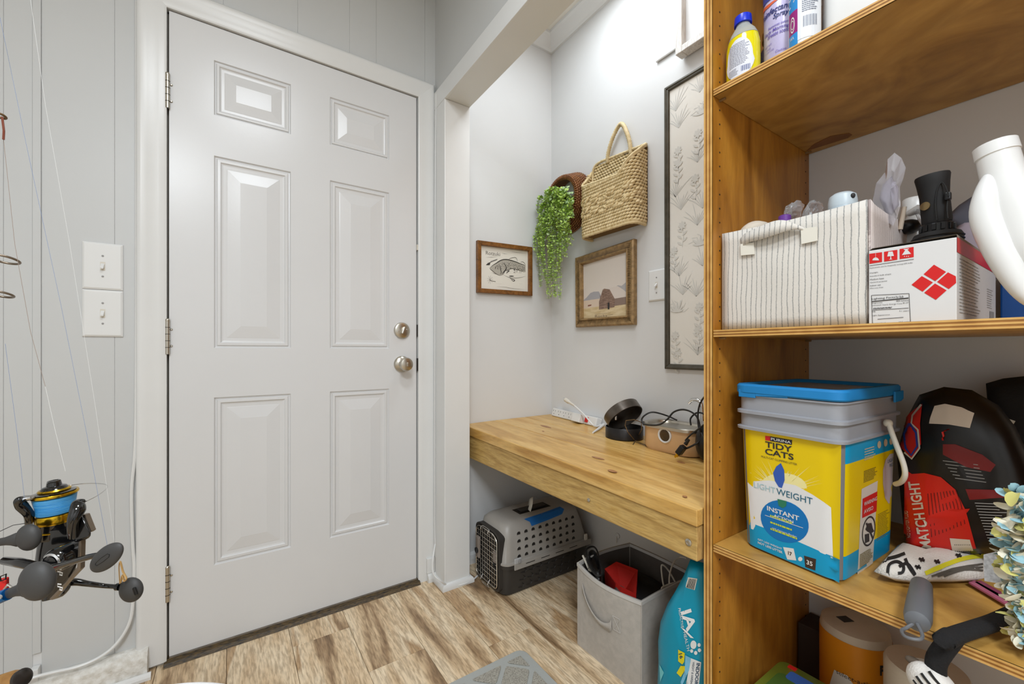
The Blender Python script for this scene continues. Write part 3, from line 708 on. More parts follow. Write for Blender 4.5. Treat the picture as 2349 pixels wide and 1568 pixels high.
for (a, b, c, d) in E1:
    for q in range(2): strand(a+rnd.uniform(-3, 3), b, c+rnd.uniform(-4, 4), d-rnd.uniform(0, 20), rnd.uniform(1.24, 1.31), rnd.uniform(1.25, 1.33))
for k in range(160):
    p = hx(rnd.uniform(1254, 1312), rnd.uniform(428, 505), rnd.uniform(1.26, 1.32)); a = rnd.uniform(0, 2*PI)
    leaf(lf2 if rnd.random() < .6 else lf, p, (math.cos(a)*.7, math.sin(a)*.7, rnd.uniform(-.3, .5)), (-1, -.5, .6), rnd.uniform(.014, .024), .010)
sp_ = hx(1331, 402, 1.385); st.tube([hx(1340, 425, 1.39), hx(1335, 412, 1.385), sp_], .002, 4)
for k in range(6): leaf(lf, hx(1332+k*1.2, 402+k*4, 1.385), (rnd.uniform(-1, 1), rnd.uniform(-1, 1), .4), (-1, 0, 0), .012, .004)
tag(lf.obj('leaves', M['leaf'], pt, fix=False), kind='stuff'); tag(lf2.obj('pale_leaves', M['leaf2'], pt, fix=False), kind='stuff'); tag(st.obj('stems', M['stem'], pt, fix=False), kind='stuff')
# ---- wooden counter
M['pine'] = wood('stained_pine', [(182, 134, 62), (208, 164, 90), (224, 184, 112), (206, 156, 74)], sx=(5, .7, 5), scale=3.2, fine=30, rough=.32, bump=.12, pos=(.3, .45, .6, .75), fstr=.22, dist=1.0)
M['pinebeam'] = wood('raw_pine_beam', [(158, 122, 62), (186, 150, 84), (204, 170, 104), (188, 150, 78)], sx=(5, .9, 9), scale=3.5, fine=34, rough=.55, bump=.2, pos=(.3, .45, .6, .75), fstr=.3)
M['endgrain'] = wood('pine_end_grain', [(168, 126, 66), (206, 170, 108), (186, 146, 84)], sx=(60, 1, 10), scale=1.2, fine=8, rough=.6, dist=2)
ct = thing('counter', 'rustic pine plank counter built across the alcove', 'counter', (1.13, 1.1, .64))
def ctz(y): return .6475-(1.7045-y)*.0224
xs_ = [.8737, 1.050, 1.2255, 1.398]
for i in range(3):
    a, b = xs_[i]+.001, xs_[i+1]-.001; y0, y1 = (.548 if i == 0 else .556), 1.703; mb = MB()
    if i == 0: a = .8737
    zf = -.003 if i == 0 else 0
    mb.add([(a, y0, ctz(y0)-.038+zf), (b, y0, ctz(y0)-.038), (b, y1, ctz(y1)-.038), (a, y1, ctz(y1)-.038+zf), (a, y0, ctz(y0)+zf), (b, y0, ctz(y0)), (b, y1, ctz(y1)), (a, y1, ctz(y1)+zf)],
           [(0, 3, 2, 1), (4, 5, 6, 7), (0, 1, 5, 4), (1, 2, 6, 5), (2, 3, 7, 6), (3, 0, 4, 7)])
    mb.obj('plank', M['pine'], ct, bevel=.0025, seg=3)
mb = MB(); y0, y1 = .5505, 1.703
mb.add([(.879, y0, .4995), (.917, y0, .4995), (.917, y1, .505), (.879, y1, .505), (.879, y0, ctz(y0)-.0425), (.917, y0, ctz(y0)-.0425), (.917, y1, ctz(y1)-.0425), (.879, y1, ctz(y1)-.0425)],
       [(0, 3, 2, 1), (4, 5, 6, 7), (0, 1, 5, 4), (1, 2, 6, 5), (2, 3, 7, 6), (3, 0, 4, 7)])
mb.obj('front_beam', M['pinebeam'], ct, bevel=.003, seg=3)
MB().box((.880, .5495, .503), (.9165, .5510, ctz(.55)-.044)).obj('beam_end', M['endgrain'], ct)
MB().box((1.362, .556, .51), (1.398, 1.703, .600)).obj('back_cleat', M['pinebeam'], ct)
MB().box((.917, 1.665, .51), (1.362, 1.703, .605)).obj('side_cleat', M['pinebeam'], ct)
for px, py, r in [(1580, 1243, .0055), (1351, 1146, .004)]:
    p = hx(px, py, .879); MB().lathe([(r*1.5, 0), (r*1.5, .002), (r*.8, .004), (r*.7, .003), (0, .003)], 14, axis(p, (-1, 0, 0))).obj('bolt', M['nickel'], ct, smooth=True)
def hct(px, py):
    z = .64
    for i in range(12): p = hz(px, py, z); z = ctz(p.y)
    return hz(px, py, z)
M['knot'] = mat('pine_knot', (150, 100, 62), .4, rgb2=(176, 124, 74), scale=60)
def ctz2(p): return Vector((p.x, p.y, ctz(p.y)-.0025+.0006))
for px, py, a, b in ((1405, 1080, 11, 2.6), (1372, 1050, 15, 1.8), (1571, 1138, 6, 2), (1252, 978, 13, 1.8), (1246, 989, 3, 1.2), (1562, 1060, 10, 2)):
    mb = MB(); mb.add([hct(px+a*math.cos(k*PI/6)-b*.3*math.sin(k*PI/6), py+b*math.sin(k*PI/6)+a*.25*math.cos(k*PI/6))+Vector((0, 0, .0004)) for k in range(12)], [tuple(range(12))]); mb.obj('knot', M['knot'], ct, fix=False)
# ---- power strip with switch, plugged adapter and cords
ps = thing('power_strip', 'white power strip with a red rocker switch on the back of the counter', 'power strip', (1.375, 1.5, .65))
a = Vector((1.355, 1.335, ctz(1.335)+.0225)); d = Vector((.012, .315, .007)).normalized(); Mx = FR(a, d, (1, 0, .35))
a = a+d*.325; Mx = FR(a, -d, Vector((.30, 0, 1)))     # local x along the strip, y up the sloped face, z towards the room
mb = MB(); mb.box((0, -.021, -.034), (.325, .020, 0), Mx); mb.obj('strip_body', M['white'], ps, bevel=.004)
for i in range(5):
    x0 = .018+i*.040; mb = MB()
    mb.box((x0-.009, .003, -.001), (x0-.0075, .011, .0006), Mx); mb.box((x0+.0075, .003, -.001), (x0+.009, .011, .0006), Mx); mb.lathe([(.0022, -.001), (.0022, .0006)], 8, Mx @ Matrix.Translation((x0, -.008, 0)))
    mb.obj('outlet_slots', M['ink'], ps)
MB().box((.252, -.012, 0), (.272, .012, .004), Mx).obj('red_rocker', mat('red_rocker', (200, 24, 20), .3), ps, bevel=.001)
mb = MB(); mb.box((.190, -.022, 0), (.246, .018, .030), Mx); mb.obj('plug_adapter', M['white'], ps, bevel=.003)
pc = thing('power_lead', 'white cord with a bare plug lying over the power strip', 'cord', (1.35, 1.4, .66))
pl = [hx(1318, 930, 1.335), hx(1330, 941, 1.330), hx(1344, 955, 1.322), hx(1358, 972, 1.315), hct(1368, 981)+Vector((0, 0, .006)), hct(1384, 975)+Vector((0, 0, .008)), hct(1392, 968)+Vector((0, 0, .012)), hct(1376, 984)+Vector((0, 0, .004)), hct(1370, 986)+Vector((0, 0, .004))]
MB().tube(spline(pl[:7], 6), .0036, 8).obj('cord', M['white'], pc, smooth=True)
p0, p1 = hx(1297, 916, 1.340), hx(1318, 930, 1.335); 
MB().tube([p0, p0.lerp(p1, .35), p0.lerp(p1, .4), p1], [.010, .010, .007, .0045], 10).obj('plug', M['offwhite'], pc, smooth=True, ang=50)
for q in (-.004, .004): dd = (p0-p1).normalized(); MB().box((-.0008, -.003, 0), (.0008, .003, .016), axis(p0+Vector((0, 0, q)), dd)).obj('prong', M['chrome'], pc)
sc_ = thing('cable_end', 'short white flex end lying in front of the black tin', 'cord', (1.3, 1.2, .64))
MB().tube([hct(1385, 978)+Vector((0, 0, .010)), hct(1374, 986)+Vector((0, 0, .007)), hct(1360, 994)+Vector((0, 0, .004))], [.0055, .0055, .0035], 8).obj('flex', M['white'], sc_, smooth=True)
# ---- black round tin and its leaning lid
M['blktin'] = mat('black_tin', (44, 42, 42), .34, .5, var=.15, scale=30)
M['blktin2'] = mat('worn_black_tin', (72, 66, 60), .32, .6, rgb2=(100, 92, 84), scale=18)
cx_, cy_ = 1.300, 1.128; zc0 = ctz(cy_)
bt = thing('round_black_tin', 'open round black tin standing on the counter', 'tin', (cx_, cy_, zc0))
MB().lathe([(.0, 0), (.070, 0), (.073, .003), (.073, .043), (.0715, .045), (.070, .043), (.070, .004), (0, .004)], 48, Matrix.Translation((cx_, cy_, zc0)), c0=False, c1=False).obj('tin_wall', M['blktin'], bt, smooth=True)
lt = thing('black_tin_lid', 'worn black tin lid leaning on the open black tin', 'lid', (cx_+.02, cy_, zc0+.05))
lax = Vector((.06, .70, .68)); cl = Vector((cx_+.006, cy_+.012, zc0+.092))
LM = axis(cl, lax, (0, 1, 0))
MB().lathe([(0, .018), (.073, .018), (.0755, .016), (.0755, -.020), (.074, -.021), (.0725, -.020), (.0725, .015), (0, .015)], 48, LM, c0=False, c1=False).obj('lid_wall', M['blktin2'], lt, smooth=True)
pcl = hx(1413, 958, cx_-.06); MB().box((-.003, -.008, -.002), (.003, .008, .003), FR(pcl, (0, -1, 0), (0, 0, 1))).obj('clip', M['chrome'], lt, bevel=.001)
# ---- tan oval heater tin with round dial
M['tan'] = mat('tan_enamel', (214, 176, 132), .3, var=.04, scale=20, coat=.3)
to = thing('tan_oval_tin', 'tan oval tin with round white dial beside the black tin', 'tin', (1.31, .90, ctz(.9)))
def oval(x0, y0, x1, y1, r, z, n=8, slope=True):
    out = []
    for cx2, cy2, a0 in ((x1-r, y1-r, 0), (x0+r, y1-r, 90), (x0+r, y0+r, 180), (x1-r, y0+r, 270)):
        for i in range(n+1): a = math.radians(a0+90*i/n); out.append((cx2+r*math.cos(a), cy2+r*math.sin(a), z))
    return out
z0 = ctz(.9)+.001
MB().rings([oval(1.240, .792, 1.362, .998, .05, z0), oval(1.234, .786, 1.368, 1.004, .055, z0+.012), oval(1.234, .786, 1.368, 1.004, .055, z0+.078), oval(1.230, .782, 1.372, 1.008, .058, z0+.082)], True, True, True).obj('tin_body', M['tan'], to, smooth=True)
MB().rings([oval(1.227, .779, 1.375, 1.011, .060, z0+.080), oval(1.227, .779, 1.375, 1.011, .060, z0+.089), oval(1.231, .783, 1.371, 1.007, .058, z0+.092), oval(1.243, .795, 1.359, .995, .048, z0+.090), oval(1.246, .798, 1.356, .992, .046, z0+.084)], True, False, True).obj('rim', M['nickel'], to, smooth=True)
dc = hx(1526, 998, 1.236)
DM = axis(dc, (-1, 0, 0), (0, 1, 0))
dl = MB().lathe([(.0265, -.002), (.0265, .005), (.024, .007), (.021, .006), (.020, .003)], 36, DM, c1=False).obj('dial_ring', M['white'], to, smooth=True)
MB().lathe([(.0203, 0), (.0203, .003)], 36, DM).obj('dial_face', mat('dark_amber_glass', (84, 62, 34), .15, rgb2=(52, 40, 26), scale=30), to)
# wire stand / whisk, black cords and adapter plug
M['cordk'] = mat('black_cord', (30, 30, 30), .45)
wh = thing('bent_wire_hanger', 'thin dark bent wire leaning across the tan tin', 'wire', (1.22, .97, .64))
wp = [hct(1608, 1047), hct(1560, 1042), hct(1500, 1030), hct(1455, 1013), hct(1452, 1020)+Vector((0, 0, .001)), hct(1462, 1005)+Vector((0, 0, .005)), hx(1472, 985, 1.226), hx(1471, 968, 1.224), hx(1455, 962, 1.20), hx(1436, 964, 1.19), hx(1434, 975, 1.19), hx(1440, 990, 1.19), hct(1456, 1012)+Vector((0, 0, .004)), hct(1490, 1026)+Vector((0, 0, .003))]
MB().tube(wp, .0016, 6).obj('wire', M['bronzed'], wh, smooth=True)
ck = thing('appliance_lead', 'loops of black cord tangled over the tan tin', 'cord', (1.25, .85, .72))
zt = z0+.096
c1 = [hz(1552, 963, zt), hz(1530, 953, zt+.006), hx(1500, 945, 1.30), hx(1482, 950, 1.23), hx(1472, 962, 1.221), hx(1480, 973, 1.219), hx(1510, 974, 1.219), hx(1530, 962, 1.222), hx(1545, 945, 1.235), hx(1565, 939, 1.24), hx(1585, 944, 1.24), hx(1600, 958, 1.24), hx(1606, 985, 1.225), hx(1604, 1010, 1.22), hx(1592, 1020, 1.21), hx(1575, 1028, 1.205)]
MB().tube(spline(c1, 6), .0030, 8).obj('cord', M['cordk'], ck, smooth=True)
c2 = [hx(1585, 975, 1.24), hx(1584, 960, 1.245), hx(1595, 948, 1.25), hx(1606, 946, 1.25), hx(1617, 950, 1.25)]
MB().tube(spline(c2, 6), .0028, 8).obj('cord', M['cordk'], ck, smooth=True)
c3 = [hx(1617, 908, 1.24), hx(1606, 925, 1.235), hx(1601, 950, 1.232), hx(1603, 980, 1.228), hx(1612, 1000, 1.222), hx(1617, 1010, 1.22)]
MB().tube(spline(c3, 6), .0028, 8).obj('cord', M['cordk'], ck, smooth=True)
c4 = [hx(1572, 1010, 1.21), hx(1583, 998, 1.21), hx(1600, 985, 1.215), hx(1617, 972, 1.22)]
MB().tube(spline(c4, 6), .0026, 8).obj('cord', M['cordk'], ck, smooth=True)
ap = thing('black_power_plug', 'black two-prong power plug lying before the tan tin', 'plug', (1.2, .84, .64))
a, b = hx(1556, 1040, 1.19), hx(1574, 1016, 1.195); dd = (b-a)
PM = axis(a, dd, (1, .1, 0)); 
MB().box((-.012, -.009, 0), (.012, .009, .032), PM).obj('plug_body', M['black'], ap, bevel=.003)
MB().tube([a+dd*.9, a+dd*1.35], [.0065, .004], 8).obj('strain_relief', M['black'], ap, smooth=True)
for q in (-.006, .006): MB().box((q-.0008, -.003, -.015), (q+.0008, .003, 0), PM).obj('prong', M['gold'], ap)
fa = thing('faucet_hook', 'small chrome bent tube standing behind the tan tin', 'faucet', (1.33, .83, .65))
MB().tube(spline([hx(1580, 924, 1.34), hx(1588, 917, 1.34), hx(1600, 917, 1.34), hx(1609, 926, 1.34), hx(1611, 945, 1.34), hx(1612, 965, 1.34)], 6), .006, 10).obj('spout', M['chrome'], fa, smooth=True)
kb2 = thing('black_pouch', 'black pouch wedged between the tan tin and the shelves', 'bag', (1.25, .76, .64))
MB().ball((1.262, .752, ctz(.75)+.062), .045, .036, .062, 20, 14).obj('pouch', M['black'], kb2, smooth=2)
from mathutils.bvhtree import BVHTree
# ================================================================== helpers for soft things and wrapped print
def pillow(mb, outline, nrm, th_f, th_b, steps=5, jit=0.0, seed=0, pw=.5):
    """closed outline (3D points on a plane), bulging th_f along nrm and th_b behind it"""
    P = [Vector(p) for p in outline]; c = sum(P, Vector())/len(P); nrm = Vector(nrm).normalized(); rs = []
    seq = [(-1, k/steps) for k in range(0, steps)] + [(1, 1-k/steps) for k in range(0, steps+1)]
    seq = [(-1, k/steps) for k in range(0, steps+1)] + [(1, (steps-1-k)/steps) for k in range(0, steps)]
    for sg, f in seq:
        h = (max(0, 1-f**2.2))**pw*(th_b if sg < 0 else th_f)*sg; f2 = max(f, .02); r = []
        for p in P:
            q = c+(p-c)*f2+nrm*h
            if jit and 0.1 < f: w_ = noise.noise_vector(q*18+Vector((seed, 0, 0))); q = q+w_*jit*(1 if f < .99 else .4)
            r.append(q)
        rs.append(r)
    mb.rings(rs); return mb
def bvh_of(mb): return BVHTree.FromPolygons([tuple(v) for v in mb.v], mb.f)
def wrap(bvh, A, B, C, D, nrm, far=.15):
    nrm = Vector(nrm).normalized(); q = quad(A, B, C, D)
    def f(s, t, k=0.0):
        p = q(s, t); h = bvh.ray_cast(p+nrm*far, -nrm)
        return (h[0]+nrm*(k+.0006)) if h[0] is not None else p+nrm*k
    return f
def PX(bvh, off=.0006):          # print laid on a surface where the photograph shows it; t is -py
    O_ = Vector((0, 0, CZ))
    def f(s, t, k=0.0):
        d = ray(s, -t).normalized(); h = bvh.ray_cast(O_, d)
        if h[0] is None:
            h = bvh.find_nearest(O_+d*1.0); 
        n = h[1] if h[1].dot(d) < 0 else -h[1]
        return h[0]+n*(k+off)
    return f
def polyg(mb, fmap, pts, k=.0006, h=.08):
    b = bmesh.new(); vs = [b.verts.new((x, y, 0)) for x, y in pts]; b.faces.new(vs)
    bmesh.ops.triangulate(b, faces=b.faces)
    for _ in range(6):
        e = [e for e in b.edges if e.calc_length() > h]
        if not e: break
        bmesh.ops.subdivide_edges(b, edges=e, cuts=1, use_grid_fill=False); bmesh.ops.triangulate(b, faces=b.faces)
    b.verts.index_update(); mb.add([fmap(v.co.x, v.co.y, k) for v in b.verts], [tuple(v.index for v in f.verts) for f in b.faces]); b.free()
# ================================================================== UNDER THE COUNTER
M['cgrey'] = mat('carrier_grey_shell', (158, 153, 146), .38, var=.04, scale=8)
M['cblack'] = mat('carrier_dark_base', (52, 49, 46), .45)
M['wire'] = mat('wire', (205, 200, 190), .25, .9)
pcr = thing('pet_carrier', 'grey and black plastic pet carrier with wire door under the counter', 'pet carrier', (1.13, 1.49, 0))
X0, X1, Y0, Y1 = .892, 1.352, 1.378, 1.606
def rr(x0, y0, x1, y1, r, z, n=6): return oval(x0, y0, x1, y1, r, z, n)
MB().rings([rr(X0+.012, Y0+.016, X1-.02, Y1-.016, .03, 0), rr(X0+.004, Y0+.006, X1-.008, Y1-.006, .035, .008), rr(X0+.002, Y0+.002, X1, Y1-.002, .035, .108), rr(X0-.002, Y0-.004, X1+.004, Y1+.004, .036, .110), rr(X0-.002, Y0-.004, X1+.004, Y1+.004, .036, .126)]).obj('base_shell', M['cblack'], pcr, smooth=True)
ts = MB(); ts.rings([rr(X0-.003, Y0-.007, X1+.008, Y1+.007, .036, .1265), rr(X0-.003, Y0-.007, X1+.008, Y1+.007, .036, .133), rr(X0+.000, Y0+.001, X1-.002, Y1-.001, .036, .136), rr(X0+.006, Y0+.010, X1-.022, Y1-.010, .038, .215), rr(X0+.012, Y0+.020, X1-.038, Y1-.020, .04, .262), rr(X0+.026, Y0+.036, X1-.055, Y1-.036, .04, .278), rr(X0+.055, Y0+.060, X1-.085, Y1-.060, .03, .283)])
ts.obj('top_shell', M['cgrey'], pcr, smooth=True, ang=60)
MB().box((X0+.045, Y0-.009, .104), (X1+.006, Y0-.003, .128)).obj('side_flange', M['cgrey'], pcr, bevel=.002)
lipm = MB(); 
for k in range(4):
    x = X0+.10+k*.078; lipm.box((x, Y0-.0098, .118), (x+.045, Y0-.0085, .1205))
tag(lipm.obj('flange_slots', M['dark'], pcr), kind='stuff')
# front door opening
fr = Vector((X0-.006, 0, 0))
arch = []
yo0, yo1, zo0, zo1 = Y0+.022, Y1-.016, .016, .250
def archpts(x, ins, zt=0):
    a0, a1, b0, b1 = yo0+ins, yo1-ins, zo0+ins, zo1-ins+zt; out = []
    for cy2, cz2, s0 in ((a0+.02, b0+.02, 180), (a1-.02, b0+.02, 270), (a1-.045, b1-.03, 0), (a0+.045, b1-.03, 90)):
        for i in range(7):
            a = math.radians(s0+90*i/6); r1 = .02 if cz2 < .1 else .045; r2 = .02 if cz2 < .1 else .03
            out.append((x, cy2+r1*math.cos(a), cz2+r2*math.sin(a)))
    return out
MB().rings([archpts(X0+.03, 0), archpts(X0-.009, 0), archpts(X0-.009, .007), archpts(X0+.03, .007), archpts(X0+.03, 0)], True, False, False).obj('door_surround', M['cblack'], pcr, smooth=True, ang=50)
MB().rings([archpts(X0-.0055, .007), archpts(X0-.005, .007)]).obj('dark_opening', mat('carrier_inside', (22, 16, 12), .9), pcr)
wd = MB(); wd.tube(archpts(X0-.013, .011), .0024, 6, closed=True)
n_ = 9
for i in range(1, n_):
    y = yo0+.011+(yo1-yo0-.022)*i/n_; dz = .012 if (i < 2 or i > n_-2) else 0; wd.tube([(X0-.013, y, zo0+.012), (X0-.013, y, zo1-.012-dz)], .0012, 5)
for i in range(1, 11):
    z = zo0+.011+(zo1-zo0-.022)*i/11; wd.tube([(X0-.0145, yo0+.012, z), (X0-.0145, yo1-.012, z)], .0012, 5)
tag(wd.obj('wire_door', M['wire'], pcr, smooth=True), kind='stuff')
MB().add([(X0-.026, Y1-.042, .105), (X0-.026, Y1-.068, .105), (X0-.026, Y1-.068, .19), (X0-.026, Y1-.042, .19), (X0-.014, Y1-.040, .10), (X0-.014, Y1-.070, .10), (X0-.014, Y1-.070, .195), (X0-.014, Y1-.040, .195)], [(0, 1, 2, 3), (7, 6, 5, 4), (0, 4, 5, 1), (1, 5, 6, 2), (2, 6, 7, 3), (3, 7, 4, 0)]).obj('latch_plate', mat('latch_taupe', (122, 112, 104), .4), pcr, bevel=.005)
MB().lathe([(.012, 0), (.012, .004), (.006, .006), (.0, .006)], 20, axis((X0-.026, Y1-.055, .135), (-1, 0, 0))).obj('latch_button', M['black'], pcr, smooth=True)
MB().box((X0-.016, Y0+.040, .128), (X0-.008, Y0+.062, .175)).obj('hinge_pad', mat('hinge_taupe', (122, 112, 104), .4), pcr, bevel=.004)
MB().tube([(X0-.014, Y0+.05, .128), (X0-.018, Y0+.05, .12), (X0-.014, Y0+.05, .112)], .004, 8).obj('hinge_ring', M['black'], pcr)
for z0_, z1_, s_ in ((.045, .012, -1), (.228, .248, 1)):
    ym = (Y0+Y1)/2; MB().tube(spline([(X0-.014, ym-.028, z0_), (X0-.024, ym-.028, (z0_+z1_)/2), (X0-.016, ym-.026, z1_), (X0-.016, ym+.026, z1_), (X0-.024, ym+.028, (z0_+z1_)/2), (X0-.014, ym+.028, z0_)], 3), .0017, 6).obj('spring_wire', M['chrome'], pcr)
vh = MB(); NV = MB()
def side(u, v, k=0): # on the right side wall of the top shell, u along x, v up
    z = .140+v*.118; y = (Y0+.001)+(z-.136)*.115 if z < .215 else (Y0+.010)+(z-.215)*.213
    return Vector((X0+.055+u*(X1-.075-X0-.055), y-k, z))
for i in range(9):
    for j in range(4):
        u = (i+.5)/9+.0+(j*.006); v = .10+j*.245; c = side(u, v, .0012); w_, h_ = .0085, .0055
        pts = [(-w_, -h_), (w_*.9, -h_), (w_, 0), (w_*.5, h_), (-w_*.4, h_), (-w_*.95, h_*.3)]
        vh.add([(c.x+a, c.y+b*.15, c.z+b) for a, b in pts], [tuple(range(6))])
        NV.tube([(c.x+a*1.15, c.y+b*.15-.0004, c.z+b*1.2) for a, b in pts], .0009, 4, closed=True)
tag(vh.obj('vent_holes', M['dark'], pcr, fix=False), kind='stuff'); tag(NV.obj('vent_rims', M['cgrey'], pcr), kind='stuff')
lv = MB()
for i in range(8):
    for j in range(3):
        cx2, cz2 = X0+.085+i*.040+j*.006, .026+j*.028; lv.tube([(cx2-.014, Y0+.002, cz2), (cx2+.006, Y0+.001, cz2-.003), (cx2+.013, Y0+.001, cz2+.006), (cx2+.004, Y0+.001, cz2+.013)], .0013, 4)
tag(lv.obj('base_vents', mat('vent_black', (34, 32, 31), .4), pcr), kind='stuff')
MB().box((X0+.13, 1.455, .2825), (X0+.30, 1.515, .2838)).obj('handle_recess', M['dark'], pcr, bevel=.0005)
MB().box((X0+.145, 1.468, .284), (X0+.285, 1.500, .290)).obj('carry_handle', M['cblack'], pcr, bevel=.003)
MB().tube(spline([(X0+.185, 1.462, .286), (X0+.19, 1.458, .310), (X0+.205, 1.475, .328), (X0+.222, 1.50, .318), (X0+.222, 1.512, .287)], 5), .010, 8, flat=.22).obj('strap_loop', M['offwhite'], pcr, smooth=True)
TPX = PX(bvh_of(ts)); tpf = MB()
polyg(tpf, TPX, [(1080+x/6.032, -(1120+y/6.032)) for x, y in [(735, 425), (980, 345), (1230, 252), (1290, 285), (1262, 352), (1050, 440), (840, 518), (815, 462)]], .0008, 6)
tpf.obj('blue_tape', mat('painters_tape', (24, 104, 178), .6), pcr, fix=False)
MB().box((X0+.045, Y0-.010, .128), (X0+.078, Y0-.002, .150)).obj('corner_latch', mat('latch_grey', (176, 176, 176), .35), pcr, bevel=.003)
MB().lathe([(.008, 0), (.008, .004), (.003, .005), (0, .005)], 14, axis((X0+.066, Y0-.010, .139), (0, -1, 0))).obj('latch_screw', M['greyink'], pcr, smooth=True)
MB().box((X1-.035, Y0-.010, .128), (X1-.018, Y0-.002, .156)).obj('rear_latch', M['offwhite'], pcr, bevel=.003)
# ---- grey fabric storage cube and contents
M['felt'] = mat('grey_fabric', (178, 171, 162), .85, var=.06, scale=60, bump=.35, bscale=500, sheen=.2)
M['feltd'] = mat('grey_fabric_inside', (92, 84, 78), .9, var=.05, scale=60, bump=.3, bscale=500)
M['binding'] = mat('pale_binding', (196, 192, 186), .8, bump=.3, bscale=500)
bx0, bx1, by0, by1, bh = .962, 1.222, .772, 1.035, .270
bn = thing('storage_cube', 'grey fabric storage cube with pocket handle filled with odds and ends', 'storage bin', (1.09, .90, 0))
def wallcurve(p, q, out, bulge, z, n=12): return [Vector(p).lerp(Vector(q), i/n)+Vector(out)*bulge*math.sin(PI*i/n)*min(1, z/bh*1.1)+Vector((0, 0, z)) for i in range(n)]
def binring(z, off=0.0, b=1.0):
    a, b_, c, d = (bx0+off, by0+off, 0), (bx1-off, by0+off, 0), (bx1-off, by1-off, 0), (bx0+off, by1-off, 0)
    return wallcurve(a, b_, (0, -1, 0), -.004*b, z)+wallcurve(b_, c, (1, 0, 0), .006*b, z)+wallcurve(c, d, (0, 1, 0), .016*b, z)+wallcurve(d, a, (-1, 0, 0), .026*b, z)
MB().rings([binring(bh*i/10) for i in range(11)], True, True, False).obj('fabric_wall', M['felt'], bn, smooth=True, ang=35)
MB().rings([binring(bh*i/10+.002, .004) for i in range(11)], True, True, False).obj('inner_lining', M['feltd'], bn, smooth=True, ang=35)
MB().rings([binring(bh-.009, -.0015), binring(bh+.001, -.0015), binring(bh+.001, .006), binring(bh-.009, .006), binring(bh-.009, -.0015)], True, False, False).obj('rim_binding', M['binding'], bn)
for k, (xx, yy) in enumerate([(bx0, by0), (bx1, by1)]): MB().tube([(xx+(-.001 if k == 0 else -.004), yy+(-.001 if k == 0 else -.004), 0), (xx+(-.001 if k == 0 else -.004), yy+(-.001 if k == 0 else -.004), bh)], .0016, 6).obj('seam', M['felt'], bn)
hp = MB(); hw = []
fx = lambda y, z: bx0-.026*math.sin(PI*(by1-y)/(by1-by0))*min(1, z/bh*1.1)-.001
outl = [(.998, .222), (.985, .205), (.965, .185), (.94, .168), (.915, .158), (.890, .158), (.872, .168), (.868, .186)]
for i, (y, z) in enumerate(outl): pass
t_ = [(fx(y, z)-(.010*math.sin(PI*i/(len(outl)-1))), y, z) for i, (y, z) in enumerate(outl)]
b2 = [(fx(y, z-.022)-.001, y, z-.024 if i < len(outl)-2 else z-.03) for i, (y, z) in enumerate(outl)]
hp.rings([spline(t_, 4), spline(b2, 4)], False, False, False); hp.obj('handle_flap', M['felt'], bn, solid=.002, smooth=2)
sq = MB(); 
for a, b, c, d in [(.862, .150, .862, .192), (.862, .192, .838, .192), (.838, .192, .838, .150), (.838, .150, .862, .150), (.862, .150, .838, .192), (.862, .192, .838, .150)]:
    sq.tube([(fx(a, b)-.0005, a, b), (fx(c, d)-.0005, c, d)], .0007, 4)
sq.obj('cross_stitch', M['binding'], bn)
# contents
rc = thing('red_pouch', 'crumpled red pouch inside the grey storage cube', 'pouch', (1.05, .88, .2))
rp = [hz(*p, .245) for p in [(1387, 1304), (1414, 1294), (1463, 1306), (1459, 1362), (1425, 1352), (1412, 1345)]]
rm = MB(); cen = sum(rp, Vector())/6
rs_ = [[p+(cen-p)*.1+Vector((0, 0, -.09)) for p in rp], [p+Vector((0, 0, -.03)) for p in rp], [p+Vector((0, 0, .010 if i in (1, 4, 5) else 0)) for i, p in enumerate(rp)], [p+(cen-p)*.18+Vector((0, 0, .004 if i in (1, 4, 5) else -.006)) for i, p in enumerate(rp)], [p+(cen-p)*.75+Vector((0, 0, -.040)) for p in rp]]
rm.rings(rs_, True, True, True)
rm.obj('red_cloth', mat('red_fabric', (196, 32, 22), .7, bump=.3, bscale=60), rc)
bs = thing('black_shoe', 'black rubber-soled shoe standing in the left of the storage cube', 'shoe', (1.0, .99, .2))
sp2 = [hz(*p, .275) for p in [(1345, 1268), (1350, 1258), (1362, 1256), (1370, 1266), (1376, 1290), (1382, 1312), (1378, 1322), (1366, 1320), (1352, 1300)]]
pl_ = MB(); pl_.rings([[p+Vector((0, 0, -.10)) for p in sp2], [p+Vector((0, 0, .0)) for p in sp2], [p+(sum(sp2, Vector())/9-p)*.35+Vector((0, 0, .012)) for p in sp2], [p+(sum(sp2, Vector())/9-p)*.45+Vector((0, 0, -.02)) for p in sp2]]); pl_.obj('upper', M['black'], bs, smooth=True, sub=1)
MB().tube(spline([p+Vector((0, 0, .004)) for p in sp2], 4, True), .003, 6, closed=True).obj('sole_edge', M['blackm'], bs, smooth=True)
MB().tube([hz(1337, 1274, .28), hz(1350, 1303, .262)], .0035, 6).obj('grey_cable', M['offwhite'], bs)
MB().box((-.008, -.008, -.002), (.008, .008, .003), Matrix.Translation(hz(1357, 1307, .262))).obj('tag', M['offwhite'], bs)
ob = thing('black_jacket', 'dark folded jacket filling the right of the storage cube', 'clothing', (1.13, .87, .15))
pillow(MB(), [(bx0+.09, by0+.03, .165), (bx0+.24, by0+.02, .17), (bx1-.02, by0+.05, .19), (bx1-.02, by1-.03, .20), (bx0+.18, by1-.02, .19), (bx0+.10, by1-.05, .18)], (0, 0, 1), .035, .12, jit=.012).obj('folded_cloth', M['blackm'], ob, smooth=2, sub=1)
gd = thing('grey_cardboard_tube', 'grey ribbed hose end by the front rim of the storage cube', 'hose', (1.0, .90, .2))
